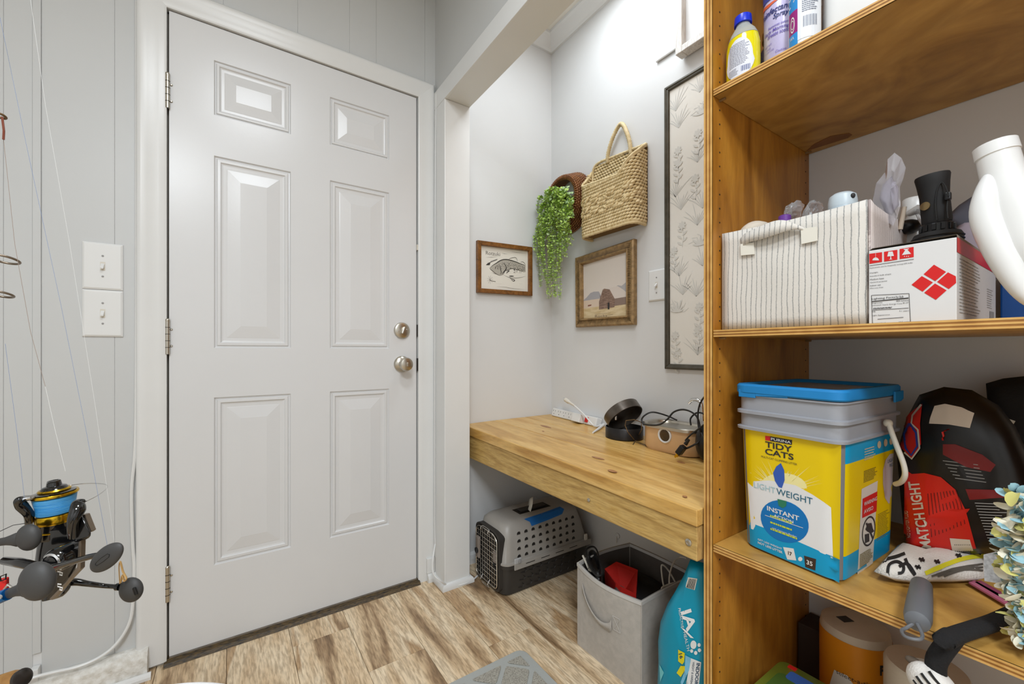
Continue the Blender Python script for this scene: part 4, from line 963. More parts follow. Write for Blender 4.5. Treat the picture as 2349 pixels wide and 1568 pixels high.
mm = MB(); p0, p1 = Vector((.995, .925, .155)), Vector((1.005, .880, .236)); 
mm.tube([p0.lerp(p1, i/14) for i in range(15)], [.020+.0022*(i % 2) for i in range(15)], 16); mm.obj('ribbed_hose', mat('hose_grey', (86, 80, 76), .5), gd, smooth=True, ang=60)
wc = thing('white_cable_loop', 'looped pale cable standing in the right of the storage cube', 'cable', (1.1, .80, .25))
for pts in ([(1525, 1354, .25), (1520, 1330, .26), (1517, 1300, .285), (1522, 1296, .29), (1535, 1310, .27), (1552, 1340, .25)], [(1536, 1353, .25), (1536, 1320, .27), (1545, 1290, .29), (1560, 1278, .30), (1575, 1280, .31)], [(1518, 1354, .26), (1520, 1346, .262), (1540, 1338, .262), (1556, 1336, .262)]):
    MB().tube(spline([hz(*p) for p in pts], 6), .0026, 8).obj('cable', M['offwhite'], wc, smooth=True)
# ---- teal pet food bag
M['teal'] = mat('teal_film', (0, 142, 170), .38, var=.05, scale=5, bump=.25, bscale=12)
tb = thing('pet_food_bag', 'teal pet food bag with white paw print between cube and shelving', 'bag', (.95, .62, 0))
XT = .925
ol = [(1578, 1286), (1564, 1320), (1550, 1352), (1532, 1385), (1516, 1425), (1510, 1470), (1511, 1520)]
L_ = [hx(px, py, XT) for px, py in ol]; L_ = [Vector((.935 if i < 2 else XT, p.y, min(p.z, .474))) for i, p in enumerate(L_)]
L_ += [Vector((XT, .694, .06)), Vector((XT+.01, .690, 0.004))]
R_ = [Vector((XT+.01, .556, .004)), Vector((XT, .552, .06)), Vector((XT, .550, .20)), Vector((XT, .552, .33)), Vector((.935, .560, .42)), Vector((.94, .566, .474))]
bgm = MB(); outl = L_+R_; pillow(bgm, outl, (-1, -.25, 0), .022, .075, steps=6, jit=.006, pw=.6)
bgm.obj('bag_film', M['teal'], tb, smooth=2)
bv = bvh_of(bgm)
BQ = PX(bv)
def bp2(px, py): return (px, -py)
def bc(x, y): return bp2(1490+x/5.26, 1270+y/5.26)      # coordinates of the enlarged photo detail
mb = MB(); put_text(mb, BQ, 'IA', *bc(480, 800), w=50, h=25, rot=-72, bold=.03, k=.001)
mb.add([BQ(*bc(*p), .001) for p in [(390, 890), (420, 900), (540, 1015), (500, 1010)]], [(0, 1, 2, 3)])
for cx2, cy2, rx, ry in [(533, 1090, 36, 52), (512, 1165, 18, 22), (560, 1188, 20, 24), (604, 1155, 20, 24), (600, 1092, 19, 24)]:
    polyg(mb, BQ, [bc(cx2+rx*math.cos(a*PI/8), cy2+ry*math.sin(a*PI/8)) for a in range(16)], .001, 8)
polyg(mb, BQ, [bc(*p) for p in [(500, 1250), (625, 1300), (600, 1560), (440, 1600)]], .0010, 8)
tag(mb.obj('white_print', M['white'], tb, fix=False), kind='stuff')
mb = MB(); put_text(mb, BQ, 'PROACTIVE', *bc(383, 770), w=46, h=6, rot=-80, k=.0012); put_text(mb, BQ, 'HEALTH', *bc(452, 1050), w=44, h=6.5, rot=-78, k=.0012)
mb.obj('white_lettering', M['white'], tb, fix=False)
mb = MB(); polyg(mb, BQ, [bc(*p) for p in [(350, 1150), (430, 1190), (420, 1300), (400, 1330), (350, 1290)]], .001, 8); polyg(mb, BQ, [bc(*p) for p in [(380, 1345), (460, 1350), (430, 1400), (380, 1480), (330, 1430)]], .001, 8)
mb.obj('yellow_print', mat('yellow_print', (222, 205, 20), .4), tb, fix=False)
mb = MB(); polyg(mb, BQ, [bc(*p) for p in [(435, 1215), (505, 1250), (480, 1400), (390, 1600), (380, 1540), (430, 1400)]], .0012, 8); mb.obj('pale_blue_print', mat('pale_blue_print', (120, 185, 215), .4), tb, fix=False)
mb = MB(); put_text(mb, BQ, '16', *bc(385, 1225), w=12, h=8, rot=-75, k=.0016, bold=.02); put_text(mb, BQ, 'INDOOR', *bc(578, 1440), w=50, h=8, rot=-96, k=.0018, bold=.02); put_text(mb, BQ, 'WEIGHT & HAIRBALL', *bc(522, 1440), w=56, h=4.5, rot=-96, k=.0018)
mb.obj('dark_lettering', mat('navy_print', (30, 60, 90), .4), tb, fix=False)
mb = MB(); polyg(mb, BQ, [bc(*p) for p in [(468, 278), (580, 295), (548, 432), (440, 402)]], .001, 8); mb.obj('barcode_label', M['offwhite'], tb, fix=False)
mb = MB()
for i in range(9): a = i/9; polyg(mb, BQ, [bc(480+88*a, 290+12*a), bc(484+88*a+(i % 3), 291+12*a), bc(460+88*a, 402+26*a), bc(454+88*a, 400+26*a)], .0016, 20)
tag(mb.obj('barcode', M['ink'], tb, fix=False), kind='stuff')
mb = MB(); polyg(mb, BQ, [bc(*p) for p in [(125, 1330), (180, 1430), (135, 1540)]], .001, 8); mb.obj('light_print', mat('aqua_print', (110, 195, 200), .4), tb, fix=False)
# ---- floor mat
M['rubber'] = mat('grey_rubber', (166, 168, 164), .6, bump=.2, bscale=200)
M['pile'] = mat('grey_pile', (134, 130, 120), .95, rgb2=(176, 172, 160), scale=260, bump=1, bscale=400)
mt = thing('floor_mat', 'grey floor mat with a diamond pattern of pile lozenges', 'mat', (.6, .85, 0))
mx0, mx1, my0, my1 = .02, .795, .55, 1.118
MB().rings([oval(mx0, my0, mx1, my1, .03, 0.0005), oval(mx0, my0, mx1, my1, .03, .004), oval(mx0+.002, my0+.002, mx1-.002, my1-.002, .03, .005)]).obj('rubber_base', M['rubber'], mt, bevel=.001)
# lozenges of a skewed lattice clipped to the inner rectangle
def clip(poly_, x0, y0, x1, y1):
    def cl(P, f, ins):
        out = []
        for i in range(len(P)):
            a, b = P[i], P[(i+1) % len(P)]
            ia, ib = ins(a), ins(b)
            if ia: out.append(a)
            if ia != ib: t = f(a, b); out.append((a[0]+(b[0]-a[0])*t, a[1]+(b[1]-a[1])*t))
        return out
    P = cl(poly_, lambda a, b: (x0-a[0])/(b[0]-a[0]), lambda p: p[0] >= x0)
    if P: P = cl(P, lambda a, b: (x1-a[0])/(b[0]-a[0]), lambda p: p[0] <= x1)
    if P: P = cl(P, lambda a, b: (y0-a[1])/(b[1]-a[1]), lambda p: p[1] >= y0)
    if P: P = cl(P, lambda a, b: (y1-a[1])/(b[1]-a[1]), lambda p: p[1] <= y1)
    return P
e1, e2 = Vector((.062, .062)), Vector((.062, -.062)); g = .42
for i in range(-9, 14):
    for j in range(-12, 12):
        c = Vector((.395, .84))+e1*i+e2*j
        P = [tuple(c+e1*g*a+e2*g*b) for a, b in ((-1, -1), (1, -1), (1, 1), (-1, 1))]
        # round the lozenge a little
        Pr = []
        for k in range(4):
            p, q, r = Vector(P[k-1]), Vector(P[k]), Vector(P[(k+1) % 4]); Pr += [tuple(q+(p-q)*.14), tuple(q+(p-q)*.03+(r-q)*.03), tuple(q+(r-q)*.14)]
        C_ = clip(Pr, mx0+.028, my0+.028, mx1-.028, my1-.028)
        if len(C_) > 2:
            ar = abs(sum(C_[k-1][0]*C_[k][1]-C_[k][0]*C_[k-1][1] for k in range(len(C_))))/2
            if ar > .0002: MB().rings([[(x, y, .005) for x, y in C_], [(x, y, .0085) for x, y in C_]]).obj('pile_lozenge', M['pile'], mt, bevel=.001, seg=1)
# ---- cables on the wall and floor
wk = thing('wall_cable', 'white cable running down beside the door casing and along the kerb', 'cable', (-.24, 1.68, 1))
pts = [(-.2355, 1.684, 2.58), (-.2357, 1.684, 1.6), (-.2360, 1.684, 1.0), (-.2385, 1.682, .70), (-.247, 1.682, .56), (-.2445, 1.682, .40)]
pts += [hy(308, 1300, 1.68), hy(305, 1380, 1.675), hy(296, 1430, 1.67), hy(268, 1475, 1.665), hy(230, 1506, 1.66), hy(180, 1528, 1.655), hy(120, 1542, 1.65), hy(75, 1554, 1.645), hy(40, 1572, 1.64), hy(-60, 1610, 1.63)]
MB().tube(spline(pts, 6), .0045, 8).obj('cable_sheath', M['trim'], wk, smooth=True)
fc = thing('floor_cable', 'white cable curling round the foot of the opening post', 'cable', (.75, 1.6, 0))
pts = [hy(1000, 215, 1.655), hy(998, 500, 1.655), hy(997, 900, 1.655), hy(997, 1180, 1.655), hy(998, 1248, 1.64), hy(994, 1275, 1.60), hy(992, 1300, 1.585), hy(996, 1318, 1.57), hy(1012, 1333, 1.555), hz(1030, 1342, .012), hz(1055, 1341, .008), hz(1080, 1332, .006), hz(1098, 1318, .006), hz(1108, 1310, .006)]
pts = [p if isinstance(p, Vector) else Vector(p) for p in pts]
MB().tube(spline(pts[:5], 5), .0022, 6).obj('thin_run', M['trim'], fc, smooth=True)
MB().tube(spline(pts[4:], 6), .0036, 8).obj('cable_sheath', M['trim'], fc, smooth=True)
# ---- small wall anchor under the counter
an = thing('wall_anchor', 'small round cable clip on the wall under the counter', 'clip', (1.398, 1.2, .2))
p = hx(1417, 1228, 1.3985); MB().lathe([(.012, 0), (.012, .003), (.006, .005), (0, .005)], 20, axis(p, (-1, 0, 0))).obj('plate', M['wall'], an, smooth=True)
MB().tube([p+Vector((-.006, 0, -.002)), p+Vector((-.006, .002, -.03))], .0016, 5).obj('loose_wire', M['offwhite'], an)
# ================================================================== SHELVING UNIT
M['ply'] = wood('honey_plywood', [(134, 84, 22), (174, 114, 36), (196, 136, 50), (160, 102, 30)], sx=(3, 3, .5), scale=3.2, fine=40, rough=.38, bump=.05, pos=(.25, .42, .6, .8), fstr=.18, rand=False)
M['plys'] = wood('honey_plywood_shelf', [(158, 114, 50), (186, 140, 66), (204, 158, 82), (172, 126, 56)], sx=(1.2, .8, 1), scale=5, fine=18, rough=.4, bump=.05, pos=(.25, .42, .6, .8), fstr=.22, rand=False, dist=2.5)
M['edge1'] = mat('ply_edge_light', (196, 148, 78), .5, rgb2=(214, 170, 100), scale=30)
M['edge2'] = mat('ply_edge_dark', (132, 86, 34), .55, rgb2=(156, 106, 48), scale=30)
su = thing('shelving_unit', 'tall honey plywood shelving unit with adjustable shelves', 'shelving unit', (1.15, .06, 0))
XF_, XB_, YI, YO, YE = .895, 1.398, .5243, .5437, -.44
def edge_layers(root, x, lo, hi, along, horizontal):
    n = 5; t = (hi-lo)/n
    for i in range(n):
        a, b = lo+i*t, lo+(i+1)*t
        if horizontal: MB().box((x-.0006-(.0004 if i % 2 == 0 else 0), along[0], a), (x+.002, along[1], b)).obj('ply_layer', M['edge1'] if i % 2 == 0 else M['edge2'], root)
        else: MB().box((x-.0006-(.0004 if i % 2 == 0 else 0), a, along[0]), (x+.002, b, along[1])).obj('ply_layer', M['edge1'] if i % 2 == 0 else M['edge2'], root)
sp1 = MB().box((XF_, YI, 0), (XB_, YO, 2.45)).obj('side_panel', M['ply'], su)
edge_layers(sp1, XF_, YI, YO, (0, 2.45), False)
sp2_ = MB().box((XF_, YE-.0194, 0), (XB_, YE, 2.45)).obj('side_panel', M['ply'], su)
def shelf(z0, z1, xf=XF_+.004):
    s = MB().box((xf, YE+.001, z0), (XB_-.002, YI-.001, z1)).obj('shelf', M['plys'], su)
    edge_layers(s, xf, z0, z1, (YE+.001, YI-.001), True)
for z0_, z1_ in ((1.5515, 1.5660), (1.0110, 1.0262), (.5300, .5455), (.06, .075), (2.20, 2.215)): shelf(z0_, z1_)
hl = MB()
for xx in (.925, 1.375):
    for k in range(70):
        z = .12+.032*k
        if any(abs(z-q) < .012 for q in (1.558, 1.018, .538)): continue
        hl.lathe([(.0020, 0), (.0020, .0006)], 8, axis((xx, YI, z), (0, -1, 0)))
tag(hl.obj('peg_holes', M['dark'], su), kind='stuff')
for xx in (.925, 1.375):
    for zz in (1.549, 1.0085, .5275): MB().lathe([(.0028, 0), (.0028, .014)], 10, axis((xx, YI, zz), (0, -1, 0))).obj('shelf_pin', M['bronze'], su)
# worn veneer patch under the top shelf
MB().add([hz(1850, 346, 1.5510), hz(1868, 330, 1.5510), hz(1905, 312, 1.5510), hz(1948, 305, 1.5510), hz(1955, 309, 1.5510), hz(1945, 316, 1.5510)], [(0, 1, 2, 3, 4, 5)]).obj('worn_veneer', mat('bare_veneer', (140, 92, 46), .6, var=.1), su, solid=.0006)
# ------------------------------------------------------------------ mid shelf
ZM = 1.0268; ZT = 1.5666; ZL = .5462
# striped fabric bin
def stripes(name, base, line, ax, freq, wid=.18):
    m, t, b = nt(name); N = t.nodes; L = t.links
    g = N.new('ShaderNodeNewGeometry'); sep = N.new('ShaderNodeSeparateXYZ'); L.new(g.outputs['Position'], sep.inputs[0])
    nz = N.new('ShaderNodeTexNoise'); nz.inputs['Scale'].default_value = 9; L.new(g.outputs['Position'], nz.inputs['Vector'])
    ma = N.new('ShaderNodeMath'); ma.operation = 'MULTIPLY_ADD'; ma.inputs[1].default_value = .012; L.new(nz.outputs['Fac'], ma.inputs[0]); L.new(sep.outputs[ax], ma.inputs[2])
    mu = N.new('ShaderNodeMath'); mu.operation = 'MULTIPLY'; mu.inputs[1].default_value = freq; L.new(ma.outputs[0], mu.inputs[0])
    fr_ = N.new('ShaderNodeMath'); fr_.operation = 'FRACT'; L.new(mu.outputs[0], fr_.inputs[0])
    n2 = N.new('ShaderNodeTexNoise'); n2.inputs['Scale'].default_value = 320; L.new(g.outputs['Position'], n2.inputs['Vector'])
    ad = N.new('ShaderNodeMath'); ad.operation = 'MULTIPLY_ADD'; ad.inputs[1].default_value = .22; L.new(n2.outputs['Fac'], ad.inputs[0]); L.new(fr_.outputs[0], ad.inputs[2])
    r = N.new('ShaderNodeValToRGB'); L.new(ad.outputs[0], r.inputs[0]); e = r.color_ramp.elements
    e[0].position = .10; e[0].color = sc(base); e[1].position = .16; e[1].color = sc(line)
    k = e.new(.10+wid+.1); k.color = sc(line); k = e.new(.17+wid+.1); k.color = sc(base)
    L.new(r.outputs[0], b.inputs['Base Color']); b.inputs['Roughness'].default_value = .9
    bp = N.new('ShaderNodeBump'); bp.inputs['Strength'].default_value = .3; bp.inputs['Distance'].default_value = .001; L.new(n2.outputs['Fac'], bp.inputs['Height']); L.new(bp.outputs[0], b.inputs['Normal'])
    return m
M['stry'] = stripes('ticking_stripe_front', (212, 207, 199), (152, 151, 148), 1, 98, .06)
M['strx'] = stripes('ticking_side_red_bounce', (212, 200, 194), (160, 146, 142), 0, 110, .08)  # redder than the front: light reflected off the carton put into the cloth colour
M['tick'] = mat('ticking_cream', (222, 218, 206), .9)
sb = thing('striped_storage_bin', 'cream fabric storage bin with thin grey stripes on the middle shelf', 'storage bin', (1.07, .39, ZM))
sx0, sx1, sy0, sy1, sz1 = .930, 1.215, .2585, .519, 1.2425
def top_z(x, y): return sz1-.004*math.sin(PI*(y-sy0)/(sy1-sy0))+(.003 if x < .95 else -.006*math.sin(PI*(x-sx0)/(sx1-sx0)))
def panel_grid(mb, P0, P1, out, n=14, m=10, bl=.004):
    P0, P1 = Vector(P0), Vector(P1)
    def f(u, v):
        p = P0.lerp(P1, u); zt = top_z(p.x, p.y); z = ZM+(zt-ZM)*v
        q = noise.noise(Vector((p.x*14, p.y*14, z*14)))*.003*min(1, 4*u*(1-u)*2)
        return Vector((p.x, p.y, z))+Vector(out)*(bl*math.sin(PI*u)*math.sin(PI*min(1, v*1.2))+q)
    mb.fn(f, n, m)
mb = MB(); panel_grid(mb, (sx0, sy1, 0), (sx0, sy0, 0), (-1, 0, 0)); mb.obj('front_panel', M['stry'], sb, smooth=2, solid=.004)
for a, b, o, m_, nm in (((sx0, sy0, 0), (sx1, sy0, 0), (0, -1, 0), M['strx'], 'side_panel'), ((sx1, sy1, 0), (sx0, sy1, 0), (0, 1, 0), M['strx'], 'side_panel'), ((sx1, sy0, 0), (sx1, sy1, 0), (1, 0, 0), M['stry'], 'back_panel')):
    mb = MB(); panel_grid(mb, a, b, o, bl=.001); mb.obj(nm, m_, sb, smooth=2, solid=.004)
MB().box((sx0, sy0, ZM), (sx1, sy1, ZM+.004)).obj('bin_base', M['tick'], sb)
# strap handle on the front with two tabs
def front(px, py, off=0): p = hx(px, py, sx0-off); return p
hm_ = MB(); pts_t = [(1700, 548), (1712, 535), (1740, 522), (1775, 508), (1800, 506), (1825, 515), (1848, 525)]; pts_b = [(1704, 566), (1718, 556), (1745, 549), (1780, 538), (1805, 530), (1828, 526), (1848, 530)]
hm_.rings([spline([front(*p, .006+.010*math.sin(PI*i/6)) for i, p in enumerate(pts_t)], 4), spline([front(*p, .006+.012*math.sin(PI*i/6)) for i, p in enumerate(pts_b)], 4)], False, False, False)
hm_.obj('strap_handle', M['stry'], sb, smooth=2, solid=.003)
M['stitch'] = mat('brown_thread', (120, 110, 92), .8)
for (a, b, c, d) in (((1700, 560), (1730, 556), (1732, 583), (1701, 586)), ((1838, 525), (1875, 520), (1876, 552), (1840, 560))):
    mb = MB(); P = [front(*q, .0075) for q in (a, b, c, d)]; mb.add(P, [(0, 1, 2, 3)]); tb_ = mb.obj('strap_tab', M['tick'], sb, solid=.003)
    Qs = quad(P[3], P[2], P[1], P[0], .0008); st_ = MB()
    for k in range(4): stroke(st_, Qs, [(.02, .2+.22*k), (.5, .22+.22*k), (.98, .2+.22*k)], .05, .0012)
    st_.obj('tab_stripes', mat('tab_stripe', (150, 146, 138), .9), tb_)
# -- contents of the striped bin
kn_ = thing('crumpled_cream_cloth', 'crumpled cream cloth poking out of the left of the striped bin', 'cloth', (.98, .48, 1.22))
pillow(MB(), [(.95, .508, 1.247), (.955, .455, 1.254), (1.01, .445, 1.258), (1.06, .47, 1.256), (1.05, .510, 1.25), (.99, .512, 1.246)], (0, 0, 1), .022, .04, jit=.012, seed=3).obj('cloth', mat('cream_knit', (206, 196, 180), .9, bump=.6, bscale=120), kn_, smooth=2, sub=1)
M['clear'] = mat('clear_plastic_film', (238, 238, 240), .12, trans=.85, ior=1.15)
M['haze'] = mat('hazy_film', (225, 222, 226), .15, trans=.75, ior=1.08)
def crumple(root, name, c, r, m, seed, sz=1.0, n=18, k=9):
    mb = MB(); c = Vector(c); rs = []
    for i in range(1, k):
        a = PI*i/k; row = []
        for j in range(n):
            b = 2*PI*j/n; d = Vector((math.sin(a)*math.cos(b)*r[0], math.sin(a)*math.sin(b)*r[1], -math.cos(a)*r[2]))
            q = 1+.55*noise.noise(d*60+Vector((seed, seed*2, 0))) + .2*noise.noise(d*160+Vector((seed, 0, 0))); row.append(c+d*q)
        rs.append(row)
    mb.rings(rs); return mb.obj(name, m, root)
c1_ = thing('crinkled_plastic_bag', 'clear crinkled plastic bag at the back left of the striped bin', 'bag', (1.05, .43, 1.25)); crumple(c1_, 'film', hx(1822, 486, 1.04), (.018, .016, .020), M['clear'], 1)
c2_ = thing('clear_wrapper', 'clear crinkled wrapper right of the crinkled plastic bag', 'wrapper', (1.05, .40, 1.25)); crumple(c2_, 'film', hx(1862, 484, 1.04), (.016, .016, .020), M['clear'], 5)
pp_ = thing('purple_cap', 'dark and purple cap showing over the rim of the striped bin', 'cap', (.98, .42, 1.24)); p = hx(1800, 499, .99); MB().lathe([(.012, -.03), (.012, .003), (.009, .005)], 16, Matrix.Translation(p)).obj('cap', mat('violet_plastic', (110, 60, 150), .3), pp_, smooth=True)
# blue grey rounded cap
bc_ = thing('blue_grey_bottle', 'bottle with rounded pale blue-grey cap standing in the striped bin', 'bottle', (1.0, .33, 1.2))
p = hx(1933, 470, 1.0); p.z = 0
MB().lathe([(.021, 1.13), (.0235, 1.14), (.0235, 1.262), (.022, 1.272)], 28, Matrix.Translation(p)).obj('bottle_body', mat('pale_blue_plastic', (184, 198, 206), .35), bc_, smooth=True)
MB().lathe([(.0235, 1.2625), (.0235, 1.272), (.0215, 1.284), (.015, 1.289), (0, 1.290)], 28, Matrix.Translation(p)).obj('cap', mat('pale_blue_cap', (196, 208, 214), .35), bc_, smooth=True)
MB().ball(p+Vector((-.012, -.020, 1.277)), .004, .004, .005).obj('nozzle_hole', M['ink'], bc_)
# tall crinkled clear bag
sbg = thing('clear_gift_bag', 'tall pointed clear plastic bag rising from the striped bin', 'bag', (1.05, .27, 1.24))
def facet(pxs, x, th, seed): return [hx(a, b, x) for a, b in pxs]
o1 = [(2000, 470), (2010, 420), (2030, 395), (2036, 365), (2052, 350), (2068, 362), (2078, 385), (2072, 410), (2064, 430), (2066, 470), (2058, 500), (2048, 518), (2030, 505), (2012, 485)]
P = facet(o1, 1.03, 0, 0); cz_ = sum(P, Vector())/len(P); mb = MB(); rnd = random.Random(5)
inner = [cz_+(p-cz_)*.5+Vector((-.012*rnd.uniform(.3, 1), 0, 0)) for p in P]; cc = cz_+Vector((-.004, 0, 0)); back = [cz_+(p-cz_)*.5+Vector((.014*rnd.uniform(.3, 1), 0, 0)) for p in P]
n0 = len(P); mb.add(P+inner+[cc]+back, [(i, (i+1) % n0, n0+(i+1) % n0, n0+i) for i in range(n0)]+[(n0+i, n0+(i+1) % n0, 2*n0) for i in range(n0)]+[((i+1) % n0, i, 2*n0+1+i, 2*n0+1+(i+1) % n0) for i in range(n0)]+[tuple(2*n0+1+i for i in range(n0))[::-1]])
mb.obj('film', M['haze'], sbg, fix=False)
o2 = [(2016, 455), (2024, 425), (2044, 405), (2060, 428), (2062, 470), (2046, 492), (2030, 488)]
P = [hx(a, b, 1.032) for a, b in o2]; mb = MB(); pillow(mb, P, (-1, 0, 0), .004, .004, jit=.003); mb.obj('grey_filling', mat('lilac_grey', (150, 144, 158), .5), sbg, smooth=2)
# white spray trigger bottle
wsb = thing('spray_bottle', 'white trigger spray bottle behind the striped bin contents', 'bottle', (1.12, .25, 1.2))
p = hx(2098, 480, 1.16); p.z = 0
MB().lathe([(.030, ZM+.012), (.030, 1.19), (.014, 1.235), (.014, 1.262)], 24, Matrix.Translation(p)).obj('bottle_body', M['white'], wsb, smooth=True)
MB().lathe([(.020, 1.262), (.021, 1.287), (.018, 1.291), (0, 1.291)], 24, Matrix.Translation(p)).obj('collar', M['white'], wsb, smooth=True)
a, b, c = hx(2085, 490, 1.13), hx(2105, 480, 1.12), hx(2115, 486, 1.12)
MB().tube([a, b, c, hx(2122, 497, 1.12)], [.006, .009, .006, .004], 10).obj('spray_head', M['white'], wsb, smooth=True)
MB().tube([b, hx(2112, 500, 1.11), hx(2120, 515, 1.105)], [.006, .005, .004], 8).obj('trigger', M['clear'], wsb, smooth=True)
dk = thing('black_strap_bundle', 'black bundle at the back right corner of the striped bin', 'strap', (1.15, .26, 1.24)); MB().ball(hx(2085, 520, 1.12), .022, .020, .014, 14, 8).obj('bundle', M['black'], dk, smooth=2)
bb2 = thing('beige_tube', 'short beige tube end in the striped bin', 'tube', (1.05, .25, 1.24)); q = hx(2068, 490, 1.08); MB().tube([q+Vector((0, .002, -.03)), q+Vector((0, -.004, .012))], .004, 10).obj('tube', mat('beige_plastic', (198, 180, 160), .5), bb2, smooth=True)
# ---- light bulb carton
lb = thing('bulb_carton', 'white light bulb carton with four red diamonds on the middle shelf', 'carton', (1.08, .20, ZM))
lx0, lx1, ly0, ly1, lz1 = .920, 1.250, .1485, .2545, 1.1535
MB().box((lx0, ly0, ZM), (lx1, ly1, lz1)).obj('carton', M['paper'], lb, bevel=.001)
Q = quad((lx0, ly1, ZM), (lx0, ly0, ZM), (lx0, ly0, lz1), (lx0, ly1, lz1))     # front: s right, t up
def fc_(x, y):      # enlarged photo coordinates (1774x1568 crop of 215x190) -> patch
    px, py = 1985+x/8.25, 565+y/8.25; p = hx(px, py, lx0); return ((ly1-p.y)/(ly1-ly0), (p.z-ZM)/(lz1-ZM))
mb = MB()
for P in ([(1300, 345), (1530, 480), (1325, 655), (1105, 525)], [(1565, 490), (1715, 565), (1720, 690), (1580, 805), (1360, 670)], [(1070, 560), (1280, 680), (1085, 855), (875, 725)], [(1320, 700), (1540, 830), (1335, 1010), (1115, 875)]): poly(mb, Q, [fc_(*p) for p in P])
for P in ([(75, 140), (318, 108), (318, 292), (80, 330)], [(355, 102), (608, 62), (608, 250), (358, 288)], [(650, 50), (915, 8), (918, 200), (652, 240)]): poly(mb, Q, [fc_(*p) for p in P])
tag(mb.obj('red_marks', M['red'], lb, fix=False), 'red diamonds and lamp squares')
mb = MB()
def disc(cx2, cy2, rx, ry, a0=0, a1=360): return [fc_(cx2+rx*math.cos(math.radians(a)), cy2-ry*math.sin(math.radians(a))) for a in range(a0, a1+1, 20)]
poly(mb, Q, disc(200, 265, 62, 55, 0, 180), .001); poly(mb, Q, [fc_(*p) for p in [(197, 130), (203, 130), (203, 210), (197, 210)]], .001)
poly(mb, Q, [fc_(*p) for p in [(440, 102), (520, 95), (545, 180), (418, 192)]], .001); poly(mb, Q, [fc_(*p) for p in [(478, 185), (492, 185), (495, 235), (520, 245), (450, 252), (475, 238)]], .001)
poly(mb, Q, [fc_(*p) for p in [(730, 50), (830, 40), (830, 50), (800, 62), (870, 140), (695, 165), (760, 70), (730, 62)]], .001)
for a in (745, 785, 820): poly(mb, Q, disc(a, 188, 8, 10), .001)
mb.obj('lamp_symbols', M['paper'], lb, fix=False)
mb = MB()
def tl(txt, x0, y0, x1, y1, h, m=mb, bold=0):
    a, b = fc_(x0, y0), fc_(x1, y1); ang = math.degrees(math.atan2((b[1]-a[1])*(lz1-ZM), (b[0]-a[0])*(ly1-ly0)))
    s0 = ((a[0]+b[0])/2, (a[1]+b[1])/2); put_text(m, Q, txt, *s0, w=(b[0]-a[0]), h=h/1568*.215*1.0/ .126*.19*4.4, k=.0008, bold=bold)
tl('Lighting Facts', 125, 1000, 565, 960, 38, bold=.0)
tl('Per Bulb', 580, 962, 725, 945, 32)
poly(mb, Q, [fc_(*p) for p in [(120, 1035), (820, 965), (820, 985), (120, 1050)]], .0008)
for txt, x0, y0, x1, y1 in [('Brightness', 125, 1075, 325, 1060), ('800 lumens', 590, 1030, 820, 1015), ('Estimated Yearly Energy Cost', 125, 1120, 700, 1080), ('$1.27', 715, 1072, 820, 1062), ('Life', 135, 1232, 195, 1228), ('9.1 years', 645, 1228, 825, 1215), ('Light Appearance', 135, 1310, 465, 1290), ('Energy Used', 135, 1460, 380, 1445), ('10.5 watts', 640, 1435, 835, 1420), ('Replacement uses for frequently turning LED bulbs', 85, 415, 895, 305), ('Daylight', 90, 505, 245, 490), ('Standard bulb shape', 90, 570, 490, 520), ('Medium base', 95, 630, 355, 598), ('General purpose', 95, 690, 415, 648), ('Indoor use', 95, 745, 295, 720), ('Mercury free', 95, 800, 340, 770)]:
    tl(txt, x0, y0, x1, y1, 22)
for a in [[(235, 1375), (725, 1340)], [(120, 925), (830, 890)], [(830, 890), (858, 1450)], [(120, 925), (140, 1500)], [(140, 1205), (822, 1165)], [(85, 365), (920, 240)]]:
    stroke(mb, Q, [fc_(*p) for p in a], .006, .0008)
lines(mb, Q, *fc_(150, 1190), fc_(640, 1130)[0], fc_(640, 1130)[1], 2, .006)
tag(mb.obj('carton_lettering', M['ink'], lb, fix=False), kind='stuff')
Q2 = quad((lx0, ly0, ZM), (lx1, ly0, ZM), (lx1, ly0, lz1), (lx0, ly0, lz1))
mb = MB(); rect(mb, Q2, 0, .82, 1, 1); mb.obj('red_band', M['red'], lb, fix=False)
mb = MB(); lines(mb, Q2, .05, .08, .55, .78, 17, .008, 5); lines(mb, Q2, .72, .25, .9, .55, 9, .008, 6); rect(mb, Q2, .8, .03, .93, .22); tag(mb.obj('small_print', M['greyink'], lb, fix=False), kind='stuff')
mb = MB(); mb.add([(lx0+.002, ly1, lz1+.0005), (lx0+.002, ly0, lz1+.0005), (lx1, ly0, lz1+.001), (lx1, ly1, lz1+.001), (lx0, ly1-.005, lz1+.0035), (lx0, ly0, lz1+.0045), (lx1, ly0, lz1+.004), (lx1, ly1, lz1+.004)], [(0, 1, 2, 3), (4, 5, 6, 7), (1, 5, 6, 2), (0, 3, 7, 4)]); mb.obj('lid_flap', mat('card_edge', (150, 140, 128), .7), lb)
